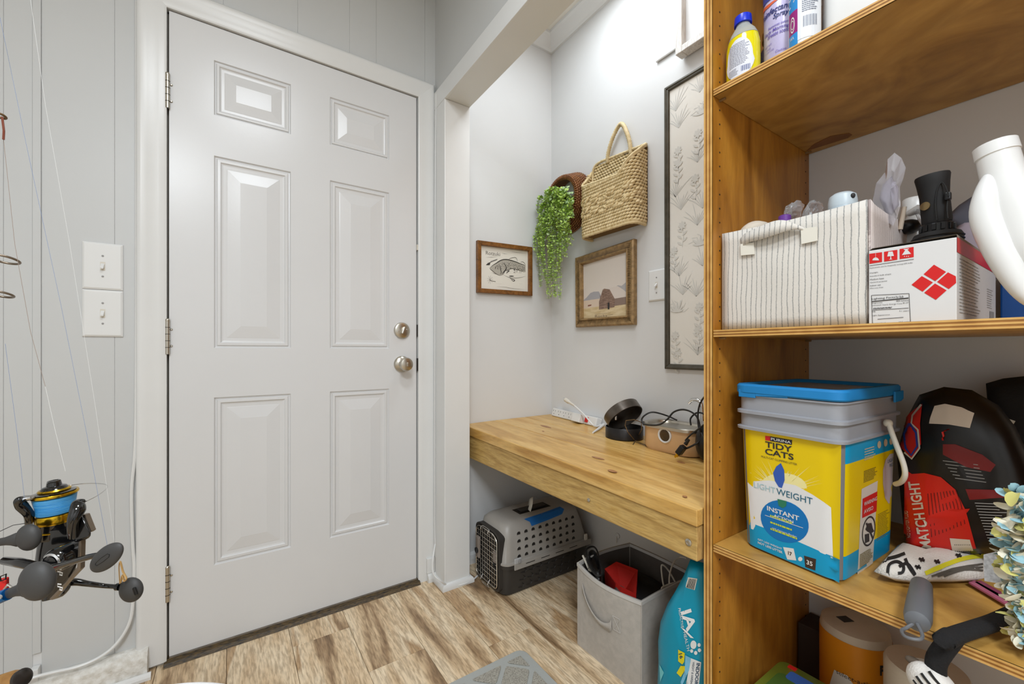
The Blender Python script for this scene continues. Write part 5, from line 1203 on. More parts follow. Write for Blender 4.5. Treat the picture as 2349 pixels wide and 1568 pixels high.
# ---- black camping lantern on the carton
la = thing('black_lantern', 'black flared lantern with wire handle standing on the bulb carton', 'lantern', (1.06, .19, lz1))
lc = Vector((1.075, .1985, 0)); zb = lz1+.0052
MB().lathe([(.033, zb), (.034, zb+.008), (.034, zb+.030), (.031, zb+.036), (.024, zb+.038), (0, zb+.038)], 32, Matrix.Translation(lc)).obj('base_dome', M['blackm'], la, smooth=True)
for k in range(4): MB().tube([(lc.x+.0345*math.cos(a/16*PI), lc.y+.0345*math.sin(a/16*PI), zb+.010+k*.006) for a in range(32)], .0012, 5, closed=True).obj('base_rib', M['black'], la)
MB().lathe([(.022, zb+.038), (.022, zb+.052), (.018, zb+.056)], 24, Matrix.Translation(lc)).obj('collar', M['black'], la, smooth=True)
for k in range(12): a = k*PI/6; MB().box((-.003, -.002, 0), (.003, .002, .012), Matrix.Translation((lc.x+.0225*math.cos(a), lc.y+.0225*math.sin(a), zb+.039)) @ Matrix.Rotation(a+PI/2, 4, 'Z')).obj('collar_rib', M['black'], la, bevel=.0008)
TM = Matrix.Translation(lc+Vector((0, 0, zb+.055))) @ Matrix.Rotation(math.radians(6), 4, Vector((math.cos(-YAW), math.sin(-YAW)*1.0, 0)).normalized().cross(Vector((0, 0, 1))))
MB().lathe([(.0195, 0), (.0205, .004), (.0200, .050), (.0222, .072), (.0240, .085), (.0232, .088), (.0212, .085), (.017, .03), (0, .03)], 36, TM, c0=True, c1=False).obj('flared_body', M['blackm'], la, smooth=True)
ep = hx(2123, 473, 1.052); ep = hx(2123, 473, 1.0545); MB().lathe([(.0075, 0), (.0075, .002), (.005, .0026), (0, .003)], 24, axis(ep, (-.9, .3, 0), (0, 0, 1))).obj('round_badge', mat('brass_badge', (150, 128, 90), .3, .8), la, smooth=True)
MB().tube(spline([hx(2150, 505, 1.05), hx(2146, 470, 1.05), hx(2150, 435, 1.05), hx(2160, 418, 1.05), hx(2170, 428, 1.05), hx(2176, 450, 1.05)], 6), .0011, 6).obj('wire_handle', M['cordk'], la, smooth=True)
MB().box((-.005, -.004, -.007), (.005, .004, .007), Matrix.Translation(hx(2175, 450, 1.055))).obj('handle_clip', M['black'], la, bevel=.002)
MB().tube([hx(2174, 458, 1.055), hx(2173, 480, 1.055), hx(2175, 500, 1.055)], .0016, 6).obj('handle_cord', M['cordk'], la)
# ---- lilac and slate iron-like appliance behind
ir = thing('lilac_steam_iron', 'lilac and slate coloured steam iron behind the black lantern', 'iron', (1.2, .14, ZM))
o1 = [(2168, 500), (2200, 470), (2238, 445), (2275, 448), (2290, 520), (2270, 560), (2230, 545), (2190, 520)]
mb = MB(); pillow(mb, [hx(a, b, 1.275) for a, b in o1], (-1, 0, 0), .012, .02, jit=0); mb.obj('soleplate', mat('slate_plastic', (96, 98, 110), .35), ir, smooth=2)
o2 = [(2185, 530), (2210, 505), (2245, 498), (2290, 540), (2320, 600), (2290, 640), (2230, 640), (2205, 600)]
mb = MB(); pillow(mb, [hx(a, b, 1.268) for a, b in o2], (-1, 0, 0), .012, .015, jit=0); mb.obj('iron_body', mat('lilac_plastic', (172, 160, 172), .35), ir, smooth=2)
# ---- dark blue box
dbx = thing('navy_box', 'dark blue box behind the bulb carton at the right edge', 'box', (1.3, .05, ZM))
MB().box((1.262, -.05, ZM), (1.385, .1445, 1.165)).obj('box', mat('navy_plastic', (12, 62, 122), .4), dbx, bevel=.003)
MB().box((1.258, -.05, 1.115), (1.262, .1445, 1.119)).obj('lid_line', M['dark'], dbx)
# ---- large white leaning jug
wj = thing('white_leaning_bottle', 'large white plastic bottle leaning at the right edge of the middle shelf', 'bottle', (.93, .08, ZM))
ax_ = [hx(2287, 352, .955), hx(2300, 400, .955), hx(2325, 470, .952), hx(2362, 560, .95), (.948, .052, 1.085), (.948, .040, 1.032)]
ax_ = [Vector(p) for p in ax_]; rad = [.0225, .0235, .028, .030, .026, .016]
sp_a = spline(ax_, 5); rr_ = [rad[min(int(i/5), 5)]*(1-(i % 5)/5)+rad[min(int(i/5)+1, 5)]*(i % 5)/5 for i in range(len(sp_a))]
MB().tube(sp_a, rr_, 28).obj('bottle_body', M['white'], wj, smooth=True, ang=60)
d0 = (ax_[0]-ax_[1]).normalized()
MB().tube([ax_[0]-d0*.004, ax_[0]-d0*.003, ax_[0]+d0*.014, ax_[0]+d0*.0155], [.0225, .0240, .0235, .021], 28).obj('cap', M['white'], wj, smooth=True, ang=40)
l2 = spline([hx(2275, 400, .945), hx(2262, 450, .935), hx(2262, 500, .932), hx(2290, 570, .930), hx(2335, 650, .930), hx(2372, 700, .93)], 5); n2_ = len(l2)
MB().tube(l2, [.004+.0135*math.sin(PI*min(1, (i+1)/n2_*1.0))**.6 for i in range(n2_)], 20).obj('grip_ridge', M['white'], wj, smooth=True, ang=60)
# ------------------------------------------------------------------ top shelf
M['soapy'] = mat('yellow_soap', (222, 208, 14), .15, coat=.5)
M['glassy'] = mat('clear_pet', (222, 226, 220), .08, trans=.55, ior=1.1)
ys = thing('dish_soap_bottle', 'bottle of yellow soap with blue cap on the top shelf', 'bottle', (.945, .482, ZT))
def ell(cx2, cy2, z, a, b, n=32): return [(cx2+a*math.cos(2*PI*i/n), cy2+b*math.sin(2*PI*i/n), z) for i in range(n)]
yc = (.946, .4825)
MB().rings([ell(*yc, ZT+z, a, b) for z, a, b in [(0, .022, .030), (.004, .026, .0345), (.05, .027, .0355), (.085, .027, .035), (.105, .024, .031)]]).obj('liquid', M['soapy'], ys, smooth=True)
MB().rings([ell(*yc, ZT+z, a, b) for z, a, b in [(.1052, .0245, .0315), (.118, .020, .026), (.130, .0145, .017), (.136, .013, .0135), (.142, .013, .0135)]], True, False, False).obj('clear_shoulder', M['glassy'], ys, smooth=True)
MB().lathe([(.0175, ZT+.137), (.018, ZT+.139), (.017, ZT+.154), (.012, ZT+.158), (0, ZT+.158)], 28, Matrix.Translation((yc[0], yc[1], 0))).obj('cap', mat('blue_cap', (20, 50, 200), .3), ys, smooth=True)
def cyl(cx2, cy2, r, z0, z1, a0, a1, rb=None):
    rb = rb or r
    def f(s, t, k=0): a = math.radians(a0+(a1-a0)*s); return Vector((cx2+(r+k)*math.cos(a), cy2+(rb+k)*math.sin(a), z0+(z1-z0)*t))
    return f
# s runs left to right as seen: angle decreasing from +Y side (about 150deg) through -X (180) to -Y (240)
C = cyl(*yc, .0272, ZT+.008, ZT+.095, 125, 250, .0357)
mb = MB(); polyg(mb, C, [(.5+.44*math.cos(a*PI/12)*(1 if math.sin(a*PI/12) < 0 else .85), .5+.5*math.sin(a*PI/12)) for a in range(24)], .0006, .12); mb.obj('back_label', mat('soap_label', (216, 218, 226), .5), ys, smooth=2, fix=False)
mb = MB(); lines(mb, C, .22, .32, .78, .9, 16, .012, 3, .0010); lines(mb, C, .2, .10, .5, .28, 5, .012, 4, .0010); tag(mb.obj('small_print', mat('slate_print', (120, 122, 138), .5), ys, fix=False), kind='stuff')
mb = MB()
for i in range(10): rect(mb, C, .56+i*.024, .14, .56+i*.024+.008+.006*(i % 2), .27, .001)
tag(mb.obj('barcode', mat('blue_ink', (50, 70, 130), .5), ys, fix=False), kind='stuff')
# purple disinfectant can
pc2 = thing('disinfectant_can', 'lavender aerosol can lettered Disinfectant Spray on the top shelf', 'spray can', (.978, .418, ZT))
kc = (.979, .4185)
MB().lathe([(.030, ZT), (.0325, ZT+.003), (.0325, ZT+.21), (.028, ZT+.222), (.02, ZT+.226)], 40, Matrix.Translation((*kc, 0))).obj('can', mat('lavender_can', (202, 196, 228), .28, .15, rgb2=(186, 178, 222), scale=12), pc2, smooth=True)
C = cyl(*kc, .0327, ZT, ZT+.20, 150, 262)
def cc2(x, y):       # enlarged photo detail 2349x1313 of 340x190 at (1650,0)
    px, py = 1650+x/6.909, y/6.909; d = ray(px, py); # intersect with the can
    A_ = d.x**2+d.y**2; B_ = -2*(d.x*kc[0]+d.y*kc[1]); C_ = kc[0]**2+kc[1]**2-.0327**2; D_ = B_*B_-4*A_*C_
    t = (-B_-math.sqrt(max(D_, 0)))/(2*A_); p = Vector((d.x*t, d.y*t, CZ+d.z*t)); a = math.degrees(math.atan2(p.y-kc[1], p.x-kc[0])) % 360
    return ((a-150)/112, (p.z-ZT)/.20)
mb = MB()
for txt, x0, y0, x1, y1, h, b in [('Disinfectant', 690, 330, 1120, 110, .062, .02), ('Spray', 855, 275, 1100, 190, .070, .02)]:
    a, c = cc2(x0, y0), cc2(x1, y1); put_text(mb, C, txt, (a[0]+c[0])/2, (a[1]+c[1])/2, w=abs(c[0]-a[0])*1.02, h=h, k=.0009, bold=b, shear=.25)
mb.obj('navy_lettering', mat('navy_ink', (34, 44, 110), .4), pc2, fix=False)
mb = MB()
for txt, x0, y0, x1, y1, h, b in [('Early Morning', 730, 580, 1105, 420, .045, .015), ('Breeze scent', 770, 600, 1105, 470, .040, .01), ('Removes odors', 780, 460, 1105, 340, .026, .01), ('NET WT.', 735, 765, 835, 715, .02, 0), ('19 OZ.', 750, 810, 820, 770, .02, 0), ('(1 LB 3 OZ)', 740, 855, 865, 800, .02, 0), ('Caution', 890, 820, 1060, 760, .026, 0)]:
    a, c = cc2(x0, y0), cc2(x1, y1); put_text(mb, C, txt, (a[0]+c[0])/2, (a[1]+c[1])/2, w=abs(c[0]-a[0]), h=h, k=.0009, bold=b, shear=.2)
mb.obj('violet_lettering', mat('violet_ink', (92, 74, 160), .4), pc2, fix=False)
mb = MB(); polyg(mb, C, [cc2(*p) for p in [(672, 260), (700, 180), (800, 60), (900, -10), (940, -10), (790, 120), (700, 230)]], .0008, .1); mb.obj('orange_flash', mat('orange_ink', (216, 96, 60), .4), pc2, fix=False)
mb = MB(); polyg(mb, C, [cc2(*p) for p in [(672, 60), (690, -20), (840, -20), (760, 40), (690, 150)]], .0010, .1); mb.obj('blue_flash', mat('royal_ink', (50, 70, 150), .4), pc2, fix=False)
# white wipes bottle
wb2 = thing('white_cleaner_bottle', 'white cleaner bottle with blue and magenta side panel on the top shelf', 'bottle', (.955, .365, ZT))
wc2 = (.952, .3645)
MB().lathe([(.022, ZT), (.0268, ZT+.005), (.0268, ZT+.16), (.02, ZT+.185)], 36, Matrix.Translation((*wc2, 0))).obj('bottle_body', M['white'], wb2, smooth=True)
C = cyl(*wc2, .0269, ZT+.018, ZT+.15, 128, 270)
SKY = mat('sky_label', (44, 140, 208), .35)
for a_, b_ in ((.52, 1), (0, .18)): mb = MB(); rect(mb, C, .02, a_, .34, b_, .0004, 6); mb.obj('blue_label', SKY, wb2, fix=False)
mb = MB(); rect(mb, C, .02, .18, .34, .52, .0005, 6); mb.obj('magenta_label', mat('magenta_label', (150, 40, 120), .35), wb2, fix=False)
mb = MB(); rect(mb, C, .34, 0.04, 1, 1, .0005, 8); mb.obj('print_label', mat('pale_label', (222, 226, 232), .4), wb2, fix=False)
mb = MB()
for r in (.075, .045): mb.add(*(lambda P: ([C(.19+r*math.cos(a*PI/10)*q, .32+r*1.6*math.sin(a*PI/10)*q, .001) for a in range(21) for q in (1, .8)], [(2*i, 2*i+1, 2*i+3, 2*i+2) for i in range(20)]))(0))
for k in range(3): stroke(mb, C, [(.06, .60+k*.12), (.26, .68+k*.12)], .02, .001)
put_text(mb, C, 'WA', .17, .12, w=.14, h=.05, k=.001)
mb.obj('white_rings', M['white'], wb2, fix=False)
mb = MB(); 
for i in range(14): rect(mb, C, .48+i*.026, .20, .48+i*.026+.007+.006*(i % 3 == 0), .36, .001)
lines(mb, C, .45, .42, .88, .62, 7, .012, 9, .001)
for k in range(3): rect(mb, C, .55+k*.13, .70, .60+k*.13, .86, .001)
tag(mb.obj('fine_print', mat('blue_grey_print', (110, 116, 134), .5), wb2, fix=False), kind='stuff')
# white jug
wj2 = thing('white_jug', 'big white plastic jug beside the bottles on the top shelf', 'jug', (1.01, .26, ZT))
MB().rings([rr(.972+i, .172+i, 1.085-i, .352-i, max(.035-i*.6, .01), z) for i, z in [(.016, ZT), (.006, ZT+.003), (.001, ZT+.012), (0, ZT+.025), (0, ZT+.20), (.01, ZT+.22)]]).obj('jug_body', M['offwhite'] if False else M['white'], wj2, smooth=True, ang=60)
# dark things behind
dj = thing('dark_glass_jar', 'dark glass jar with a silver lid behind the soap bottle', 'jar', (1.06, .46, ZT))
MB().lathe([(.040, ZT), (.042, ZT+.004), (.042, ZT+.12), (.034, ZT+.135), (.034, ZT+.15)], 32, Matrix.Translation((1.075, .462, 0))).obj('jar_body', mat('dark_blue_glass', (40, 56, 74), .1, coat=.5), dj, smooth=True)
MB().lathe([(.037, ZT+.150), (.037, ZT+.168), (.034, ZT+.17)], 32, Matrix.Translation((1.075, .462, 0))).obj('jar_lid', M['nickel'], dj, smooth=True)
bb3 = thing('brown_paper_bag', 'crumpled brown plastic bag behind the bottles on the top shelf', 'bag', (1.15, .40, ZT)); crumple(bb3, 'film', (1.19, .43, ZT+.125), (.05, .06, .115), mat('brown_film', (120, 100, 84), .3), 9)
# ------------------------------------------------------------------ lower shelf: litter pail
pa = thing('litter_pail', 'yellow and blue cat litter pail with blue lid on the lower shelf', 'pail', (1.08, .39, ZL))
PA, PB, PC, PD = Vector((.958, .487)), Vector((.936, .301)), Vector((1.196, .290)), Vector((1.218, .478))     # front-left, front-right, back-right, back-left at the bottom
cenp = (PA+PB+PC+PD)/4
def rq(z, grow=0.0, r=.028, n=6):
    cs = [p+(p-cenp).normalized()*grow*1.25 for p in (PA, PB, PC, PD)]; out = []
    for i in range(4):
        p, q, s_ = cs[i-1], cs[i], cs[(i+1) % 4]; u = (p-q).normalized(); v = (s_-q).normalized(); a, b = q+u*r, q+v*r
        for k in range(n+1): t = k/n; w1 = (1-t)**2*a+2*(1-t)*t*q+t*t*b; out.append((w1.x, w1.y, z))
    return out
taper = lambda z: (z-ZL)/.36*.012
MB().rings([rq(ZL, -.004), rq(ZL+.004, taper(ZL)), rq(.812, taper(.812))]).obj('pail_body', mat('pail_grey', (126, 126, 128), .35), pa, smooth=True)
MG = mat('pail_collar_grey', (152, 154, 160), .35)
MB().rings([rq(.808, taper(.81)+.001), rq(.808, .018), rq(.813, .0185), rq(.815, .012), rq(.842, .012), rq(.843, .0185), rq(.849, .0185), rq(.851, .012), rq(.880, .012), rq(.881, .0155), rq(.884, .0155), rq(.886, .010), rq(.900, .010)]).obj('ribbed_collar', MG, pa, smooth=True, ang=30)
ML = mat('lid_blue', (24, 126, 190), .6)
MB().rings([rq(.886, .0165), rq(.889, .019), rq(.903, .019), rq(.907, .016), rq(.907, .002), rq(.899, -.004), rq(.898, -.030), rq(.898, -.09)], True, False, True).obj('lid', ML, pa, smooth=True, ang=30)
for (p, q, a, b, zz) in ((PA, PB, .0, .20, .878), (PA, PB, .20, .55, .882), (PB, PC, .82, 1.0, .872)):
    u = (q-p).normalized(); nrm2 = Vector((u.y, -u.x)); nrm2 = nrm2 if nrm2.dot((p+q)/2-cenp) > 0 else -nrm2
    L0 = p+(q-p)*a+nrm2*.0185; L1 = p+(q-p)*b+nrm2*.0185; i0 = L0-nrm2*.004; i1 = L1-nrm2*.004
    MB().add([(L0.x, L0.y, zz), (L1.x, L1.y, zz+(.006 if b > .5 and a > .1 else 0)), (L1.x, L1.y, .895), (L0.x, L0.y, .895), (i0.x, i0.y, zz), (i1.x, i1.y, zz), (i1.x, i1.y, .895), (i0.x, i0.y, .895)], [(0, 1, 2, 3), (7, 6, 5, 4), (0, 4, 5, 1), (1, 5, 6, 2), (3, 2, 6, 7), (0, 3, 7, 4)]).obj('lid_tab', ML, pa, bevel=.001)
# label patches wrapped onto body
def P3(p2, z, o=.0): d = (p2-cenp).normalized(); q = p2+d*taper(z)*1.25; return Vector((q.x, q.y, z))
pb_ = MB(); pb_.rings([rq(ZL, taper(ZL)), rq(.812, taper(.812))]); pbv = bvh_of(pb_)
nF = Vector((-(PA-PB).y, (PA-PB).x, 0)).normalized(); nF = nF if nF.x < 0 else -nF
zt0, zt1 = ZL+.004, .811
FQ = wrap(pbv, P3(PA, zt0), P3(PB, zt0), P3(PB, zt1), P3(PA, zt1), nF, .05)
nR = Vector((-(PC-PB).y, (PC-PB).x, 0)).normalized(); nR = nR if nR.y < 0 else -nR
RQ = wrap(pbv, P3(PB, zt0), P3(PC, zt0), P3(PC, zt1), P3(PB, zt1), nR, .05)
Y_ = mat('label_yellow', (226, 194, 0), .35); B_l = mat('label_cyan', (0, 152, 200), .35); W_l = mat('label_white', (224, 224, 224), .35)
def lay(fmap, pts, m, nm, k, h=.1): mb = MB(); polyg(mb, fmap, pts, k, h); return mb.obj(nm, m, pa, smooth=2, fix=False)
# map from the enlarged photo detail (1132x1568 of 260x360 at 1690,980) to the front patch
def fp2(x, y):
    px, py = 1690+x/4.354, 980+y/4.354; d = ray(px, py); a = P3(PA, zt0); n_2 = nF; t = n_2.dot(a-Vector((0, 0, CZ)))/n_2.dot(d); p = Vector((0, 0, CZ))+d*t
    u = P3(PB, zt0)-a; s = (p-a).dot(u)/u.length_squared; return (s, (p.z-zt0)/(zt1-zt0))
lay(FQ, [(0.02, .165), (.996, .165), (.996, 1.0), (.02, 1.0)], Y_, 'yellow_label', .0004)
lay(FQ, [(0.02, 0.0), (.996, 0), (.996, .167), (.6, .185), (.3, .192), (.02, .190)], B_l, 'cyan_band', .0007)
lay(FQ, [fp2(*p) for p in [(130, 550), (200, 535), (350, 525), (600, 570), (760, 660), (870, 735), (935, 790), (955, 1305), (700, 1235), (430, 1120), (150, 1010)]], W_l, 'white_panel', .0006)
rays_ = MB(); rnd = random.Random(6)
for k in range(34):
    a = rnd.uniform(.15, 3.0); r0, r1 = rnd.uniform(150, 240), rnd.uniform(320, 470)
    cxx, cyy = 450, 640; w_ = .022
    A1, A2 = (cxx+r0*math.cos(a-w_), cyy-r0*math.sin(a-w_)*.75), (cxx+r0*math.cos(a+w_), cyy-r0*math.sin(a+w_)*.75)
    if abs(a-1.45) < .35: r1 = 300
    polyg(rays_, FQ, [fp2(*A1), fp2(cxx+r1*math.cos(a), max(90, cyy-r1*math.sin(a)*.75)), fp2(*A2)], .0005, .3)
tag(rays_.obj('sunburst_rays', mat('ray_cream', (238, 226, 150), .4), pa, fix=False), kind='stuff')
lay(FQ, [fp2(480+230*math.cos(a*PI/14), 600-150*math.sin(a*PI/14)) for a in range(15)], mat('ray_pale', (236, 226, 160), .4), 'pale_glow_print', .00045)
lay(FQ, [fp2(490+235*math.cos(a*PI/16)*1.0+20*math.sin(a*PI/16)*-1, 935+205*math.sin(a*PI/16)+60*math.cos(a*PI/16)) for a in range(32)], mat('badge_blue', (0, 112, 182), .35), 'blue_badge', .0010)
lay(FQ, [fp2(*p) for p in [(465, 350), (495, 420), (498, 520), (470, 600), (440, 590), (405, 530), (388, 450), (420, 385)]], mat('feather_blue', (50, 90, 176), .4), 'feather', .0010)
lay(FQ, [fp2(*p) for p in [(425, 708), (515, 730), (510, 780), (475, 800), (435, 775)]], mat('shield_green', (40, 120, 90), .4), 'shield', .0014, .3)
def ft(mb, fmap, mp_, txt, x0, y0, x1, y1, h, k=.0014, bold=0.0, shear=0):
    a, b = mp_(x0, y0), mp_(x1, y1); ang = 0; put_text(mb, fmap, txt, (a[0]+b[0])/2, (a[1]+b[1])/2, w=b[0]-a[0], h=h, k=k, bold=bold, shear=shear)
mb = MB(); polyg(mb, FQ, [fp2(*p) for p in [(370, 85), (575, 120), (572, 168), (368, 132)]], .0010, .3)
ft(mb, FQ, fp2, 'TIDY', 322, 172, 575, 203, .048, bold=.02); ft(mb, FQ, fp2, 'CATS', 318, 240, 588, 282, .048, bold=.02); ft(mb, FQ, fp2, 'MULTI-CAT CLUMPING LITTER', 280, 295, 620, 352, .016)
mb.obj('black_print', M['ink'], pa, fix=False)
mb = MB(); ft(mb, FQ, fp2, 'PURINA', 378, 110, 565, 143, .021, .0016, .01); ft(mb, FQ, fp2, 'INSTANT', 322, 812, 635, 890, .037, .0016, .02); ft(mb, FQ, fp2, 'ACTION', 385, 884, 578, 928, .022, .0016, .02); ft(mb, FQ, fp2, 'GET LESS WEIGHT', 220, 1125, 460, 1195, .015, .0016, .01); ft(mb, FQ, fp2, 'NOT LESS LITTER', 220, 1155, 465, 1235, .019, .0016, .02)
polyg(mb, FQ, [fp2(*p) for p in [(470, 1190), (575, 1205), (600, 1325), (510, 1315)]], .0011, .3); polyg(mb, FQ, [fp2(640+22*math.cos(a*PI/6), 1310+22*math.sin(a*PI/6)) for a in range(12)], .0011, .3)
ft(mb, FQ, fp2, '35', 705, 1340, 765, 1358, .034, .0020, .02); ft(mb, FQ, fp2, 'with Ammonia Blocker', 365, 998, 610, 1085, .012, .0016)
stroke(mb, FQ, [fp2(300, 872), fp2(672, 997)], .004, .0016)
tag(mb.obj('white_print', M['white'], pa, fix=False), kind='stuff')
mb = MB(); polyg(mb, FQ, [fp2(*p) for p in [(322, 80), (370, 85), (368, 130), (322, 125)]], .0010, .3); mb.obj('red_check', M['red'], pa, fix=False)
mb = MB(); polyg(mb, FQ, [fp2(*p) for p in [(678, 1275), (798, 1310), (790, 1425), (690, 1390)]], .0012, .3); ft(mb, FQ, fp2, '17', 520, 1250, 558, 1262, .03, .0016, .03); tag(mb.obj('brown_print', mat('brown_print', (58, 44, 38), .4), pa, fix=False), kind='stuff')
mb = MB(); ft(mb, FQ, fp2, 'WEIGHT', 418, 645, 765, 715, .050, .0014); mb.obj('teal_lettering', mat('teal_ink', (24, 96, 122), .4), pa, fix=False)
mb = MB(); ft(mb, FQ, fp2, 'LIGHT', 200, 575, 408, 620, .047, .0014); mb.obj('pale_lettering', mat('pale_teal_ink', (164, 196, 204), .4), pa, fix=False)
mb = MB(); lines(mb, FQ, *fp2(350, 1040), fp2(630, 1000)[0], fp2(630, 950)[1]+.01, 3, .014, 4, .0016); tag(mb.obj('badge_print', mat('lime_ink', (190, 205, 60), .4), pa, fix=False), kind='stuff')
# right side of the pail
lay(RQ, [(.012, .17), (.99, .17), (.99, .84), (.012, .84)], Y_, 'yellow_label', .0004)
lay(RQ, [(.012, .0), (.99, 0), (.99, .17), (.012, .17)], B_l, 'cyan_band', .0005); lay(RQ, [(.012, .84), (.99, .84), (.99, 1), (.012, 1)], B_l, 'cyan_band', .0005)
def rp2(x, y):
    px, py = 1920+x/4.355, 980+y/4.355; d = ray(px, py); a = P3(PB, zt0); t = nR.dot(a-Vector((0, 0, CZ)))/nR.dot(d); p = Vector((0, 0, CZ))+d*t
    u = P3(PC, zt0)-a; return ((p-a).dot(u)/u.length_squared, (p.z-zt0)/(zt1-zt0))
lay(RQ, [rp2(*p) for p in [(218, 605), (372, 525), (350, 1350), (198, 1475)]], mat('sticker_cream', (214, 208, 196), .4), 'warning_sticker', .0008)
mb = MB(); polyg(mb, RQ, [rp2(*p) for p in [(228, 702), (370, 630), (368, 830), (228, 897)]], .0012, .3); mb.obj('sticker_red', M['red'], pa, fix=False)
mb = MB(); ft(mb, RQ, rp2, 'WARNING', 240, 765, 365, 690, .030, .0018, .01); ft(mb, RQ, rp2, 'AVISO', 240, 835, 330, 790, .030, .0018, .01); mb.obj('warning_lettering', M['white'], pa, fix=False)
mb = MB(); c0 = rp2(296, 1028); 
N_ = 28; e_ = [(rp2(296+66*math.cos(a*2*PI/N_)*q, 1028+150*math.sin(a*2*PI/N_)*q-math.cos(a*2*PI/N_)*30*q)) for a in range(N_) for q in (1, .88)]
mb.add([RQ(*p, .0014) for p in e_], [(2*i, 2*i+1, (2*i+3) % (2*N_), (2*i+2) % (2*N_)) for i in range(N_)])
polyg(mb, RQ, [rp2(*p) for p in [(262, 950), (275, 940), (345, 1095), (335, 1110)]], .0016, .3); polyg(mb, RQ, [rp2(*p) for p in [(285, 950), (320, 945), (335, 1000), (350, 1030), (320, 1050), (280, 1030), (262, 1010)]], .0014, .3); polyg(mb, RQ, [rp2(*p) for p in [(258, 1060), (300, 1050), (305, 1130), (262, 1150)]], .0014, .3)
mb.obj('warning_symbol', M['ink'], pa, fix=False)
mb = MB(); lines(mb, RQ, *rp2(215, 1400), rp2(345, 1200)[0], rp2(280, 1220)[1], 10, .006, 8, .0014); lines(mb, RQ, rp2(385, 900)[0], rp2(385, 1130)[1], rp2(500, 900)[0], rp2(440, 830)[1], 16, .005, 9, .0010); lines(mb, RQ, rp2(235, 500)[0], rp2(300, 520)[1], rp2(365, 500)[0], rp2(300, 400)[1], 8, .006, 10, .0010)
tag(mb.obj('side_print', mat('olive_print', (120, 105, 40), .5), pa, fix=False), kind='stuff')
lay(RQ, [rp2(*p) for p in [(420, 420), (440, 320), (480, 260), (520, 255), (545, 330), (550, 500), (530, 700), (490, 760), (450, 700), (425, 560)]], mat('mauve_label', (196, 184, 184), .4), 'oval_print', .0008)
mb = MB(); ft(mb, RQ, rp2, 'LIGHT', 460, 340, 520, 305, .03, .0014); ft(mb, RQ, rp2, 'WEIGHT', 478, 385, 540, 345, .03, .0014); mb.obj('oval_lettering', mat('slate_ink', (80, 100, 120), .4), pa, fix=False)
mb = MB(); lines(mb, RQ, rp2(235, 300)[0], rp2(280, 300)[1]-.01, rp2(340, 220)[0], rp2(280, 210)[1]+.02, 5, .008, 12, .0012)
for q in (372, 432, 485): polyg(mb, RQ, [rp2(q+18*math.cos(a*PI/5), 165-(q-372)*.3+38*math.sin(a*PI/5)) for a in range(10)], .0012, .3)
mb.obj('round_icons', mat('icon_cream', (206, 190, 160), .4), pa, fix=False)
hpz = [hx(2038, 968, 1.10), hx(2045, 990, 1.098), hx(2058, 1025, 1.095), hx(2072, 1062, 1.09), hx(2076, 1088, 1.09), hx(2068, 1104, 1.10), hx(2054, 1110, 1.115)]
MB().tube(spline(hpz, 6), .0048, 10).obj('bail_handle', M['offwhite'], pa, smooth=True)
MB().ball(hx(2037, 970, 1.102), .008).obj('handle_pivot', M['offwhite'], pa, smooth=2)
# ---- charcoal bag
cb = thing('charcoal_bag', 'slumped black and red charcoal bag behind the pail handle', 'bag', (1.2, .15, ZL))
XC = 1.20
ol = [(2078, 1262), (2066, 1150), (2056, 1040), (2078, 960), (2110, 905), (2165, 886), (2230, 895), (2290, 930), (2330, 980), (2365, 1060), (2385, 1160), (2395, 1250), (2300, 1268), (2190, 1270)]
cbm = MB(); pillow(cbm, [hx(a, b, XC)-Vector((0, 0, 0)) for a, b in ol], (-1, -.1, 0), .05, .09, steps=8, jit=.005, seed=2)
M['film'] = mat('black_film', (20, 17, 17), .3, bump=.3, bscale=15)
cbm.obj('bag_film', M['film'], cb, smooth=2); cbv = bvh_of(cbm)
CQ = PX(cbv)
cq = lambda x, y: (1980+x/2.125, -(830+y/2.125))      # detail 784x1568
def cbp(pts_list, m_, nm, k=.0008, h=9):
    for P in pts_list: mb = MB(); polyg(mb, CQ, [cq(*p) for p in P], k, h); mb.obj(nm, m_, cb, smooth=2, fix=False)
CR = mat('charcoal_red', (206, 34, 22), .35)
cbp([[(205, 520), (240, 545), (300, 540), (380, 560), (450, 620), (500, 720), (550, 905), (420, 925), (300, 935), (225, 930), (200, 880), (205, 700)], [(165, 330), (230, 250), (290, 205), (280, 300), (285, 400), (240, 470), (190, 420)]], CR, 'red_print')
BP = mat('bone_print', (214, 200, 184), .45)
mb = MB(); put_text(mb, CQ, 'MATCH LIGHT', *cq(278, 742), w=156, h=25, rot=100, bold=.025, k=.0018, shear=.12); mb.obj('large_lettering', BP, cb, fix=False)
mb = MB(); put_text(mb, CQ, 'NO LIGHTER FLUID', *cq(222, 790), w=62, h=7, rot=97, k=.0016); mb.obj('small_lettering', BP, cb, fix=False)
cbp([[(422, 855), (520, 862), (535, 915), (435, 922)], [(330, 270), (350, 215), (400, 205), (480, 222), (540, 250), (520, 322), (420, 305), (325, 300)]], BP, 'pale_patch', .0014)
mb = MB()
for i in range(9): polyg(mb, CQ, [cq(445+i*9, 885), cq(449+i*9, 885), cq(452+i*9, 918), cq(447+i*9, 918)], .002, 30)
tag(mb.obj('barcode', M['ink'], cb, fix=False), kind='stuff')
mb = MB(); rnd = random.Random(3)
for k in range(10):
    y0 = 600+k*2 if k < 7 else 700
    for q in range(9): yy = 860-q*30-(k*4); 
    stroke(mb, CQ, [cq(335+k*18, 850-k*7), cq(325+k*17, 740-k*6), cq(318+k*15, 640-k*2)], 1.6, .0014)
tag(mb.obj('dark_fine_print', mat('dark_red_print', (90, 16, 14), .4), cb, fix=False), kind='stuff')
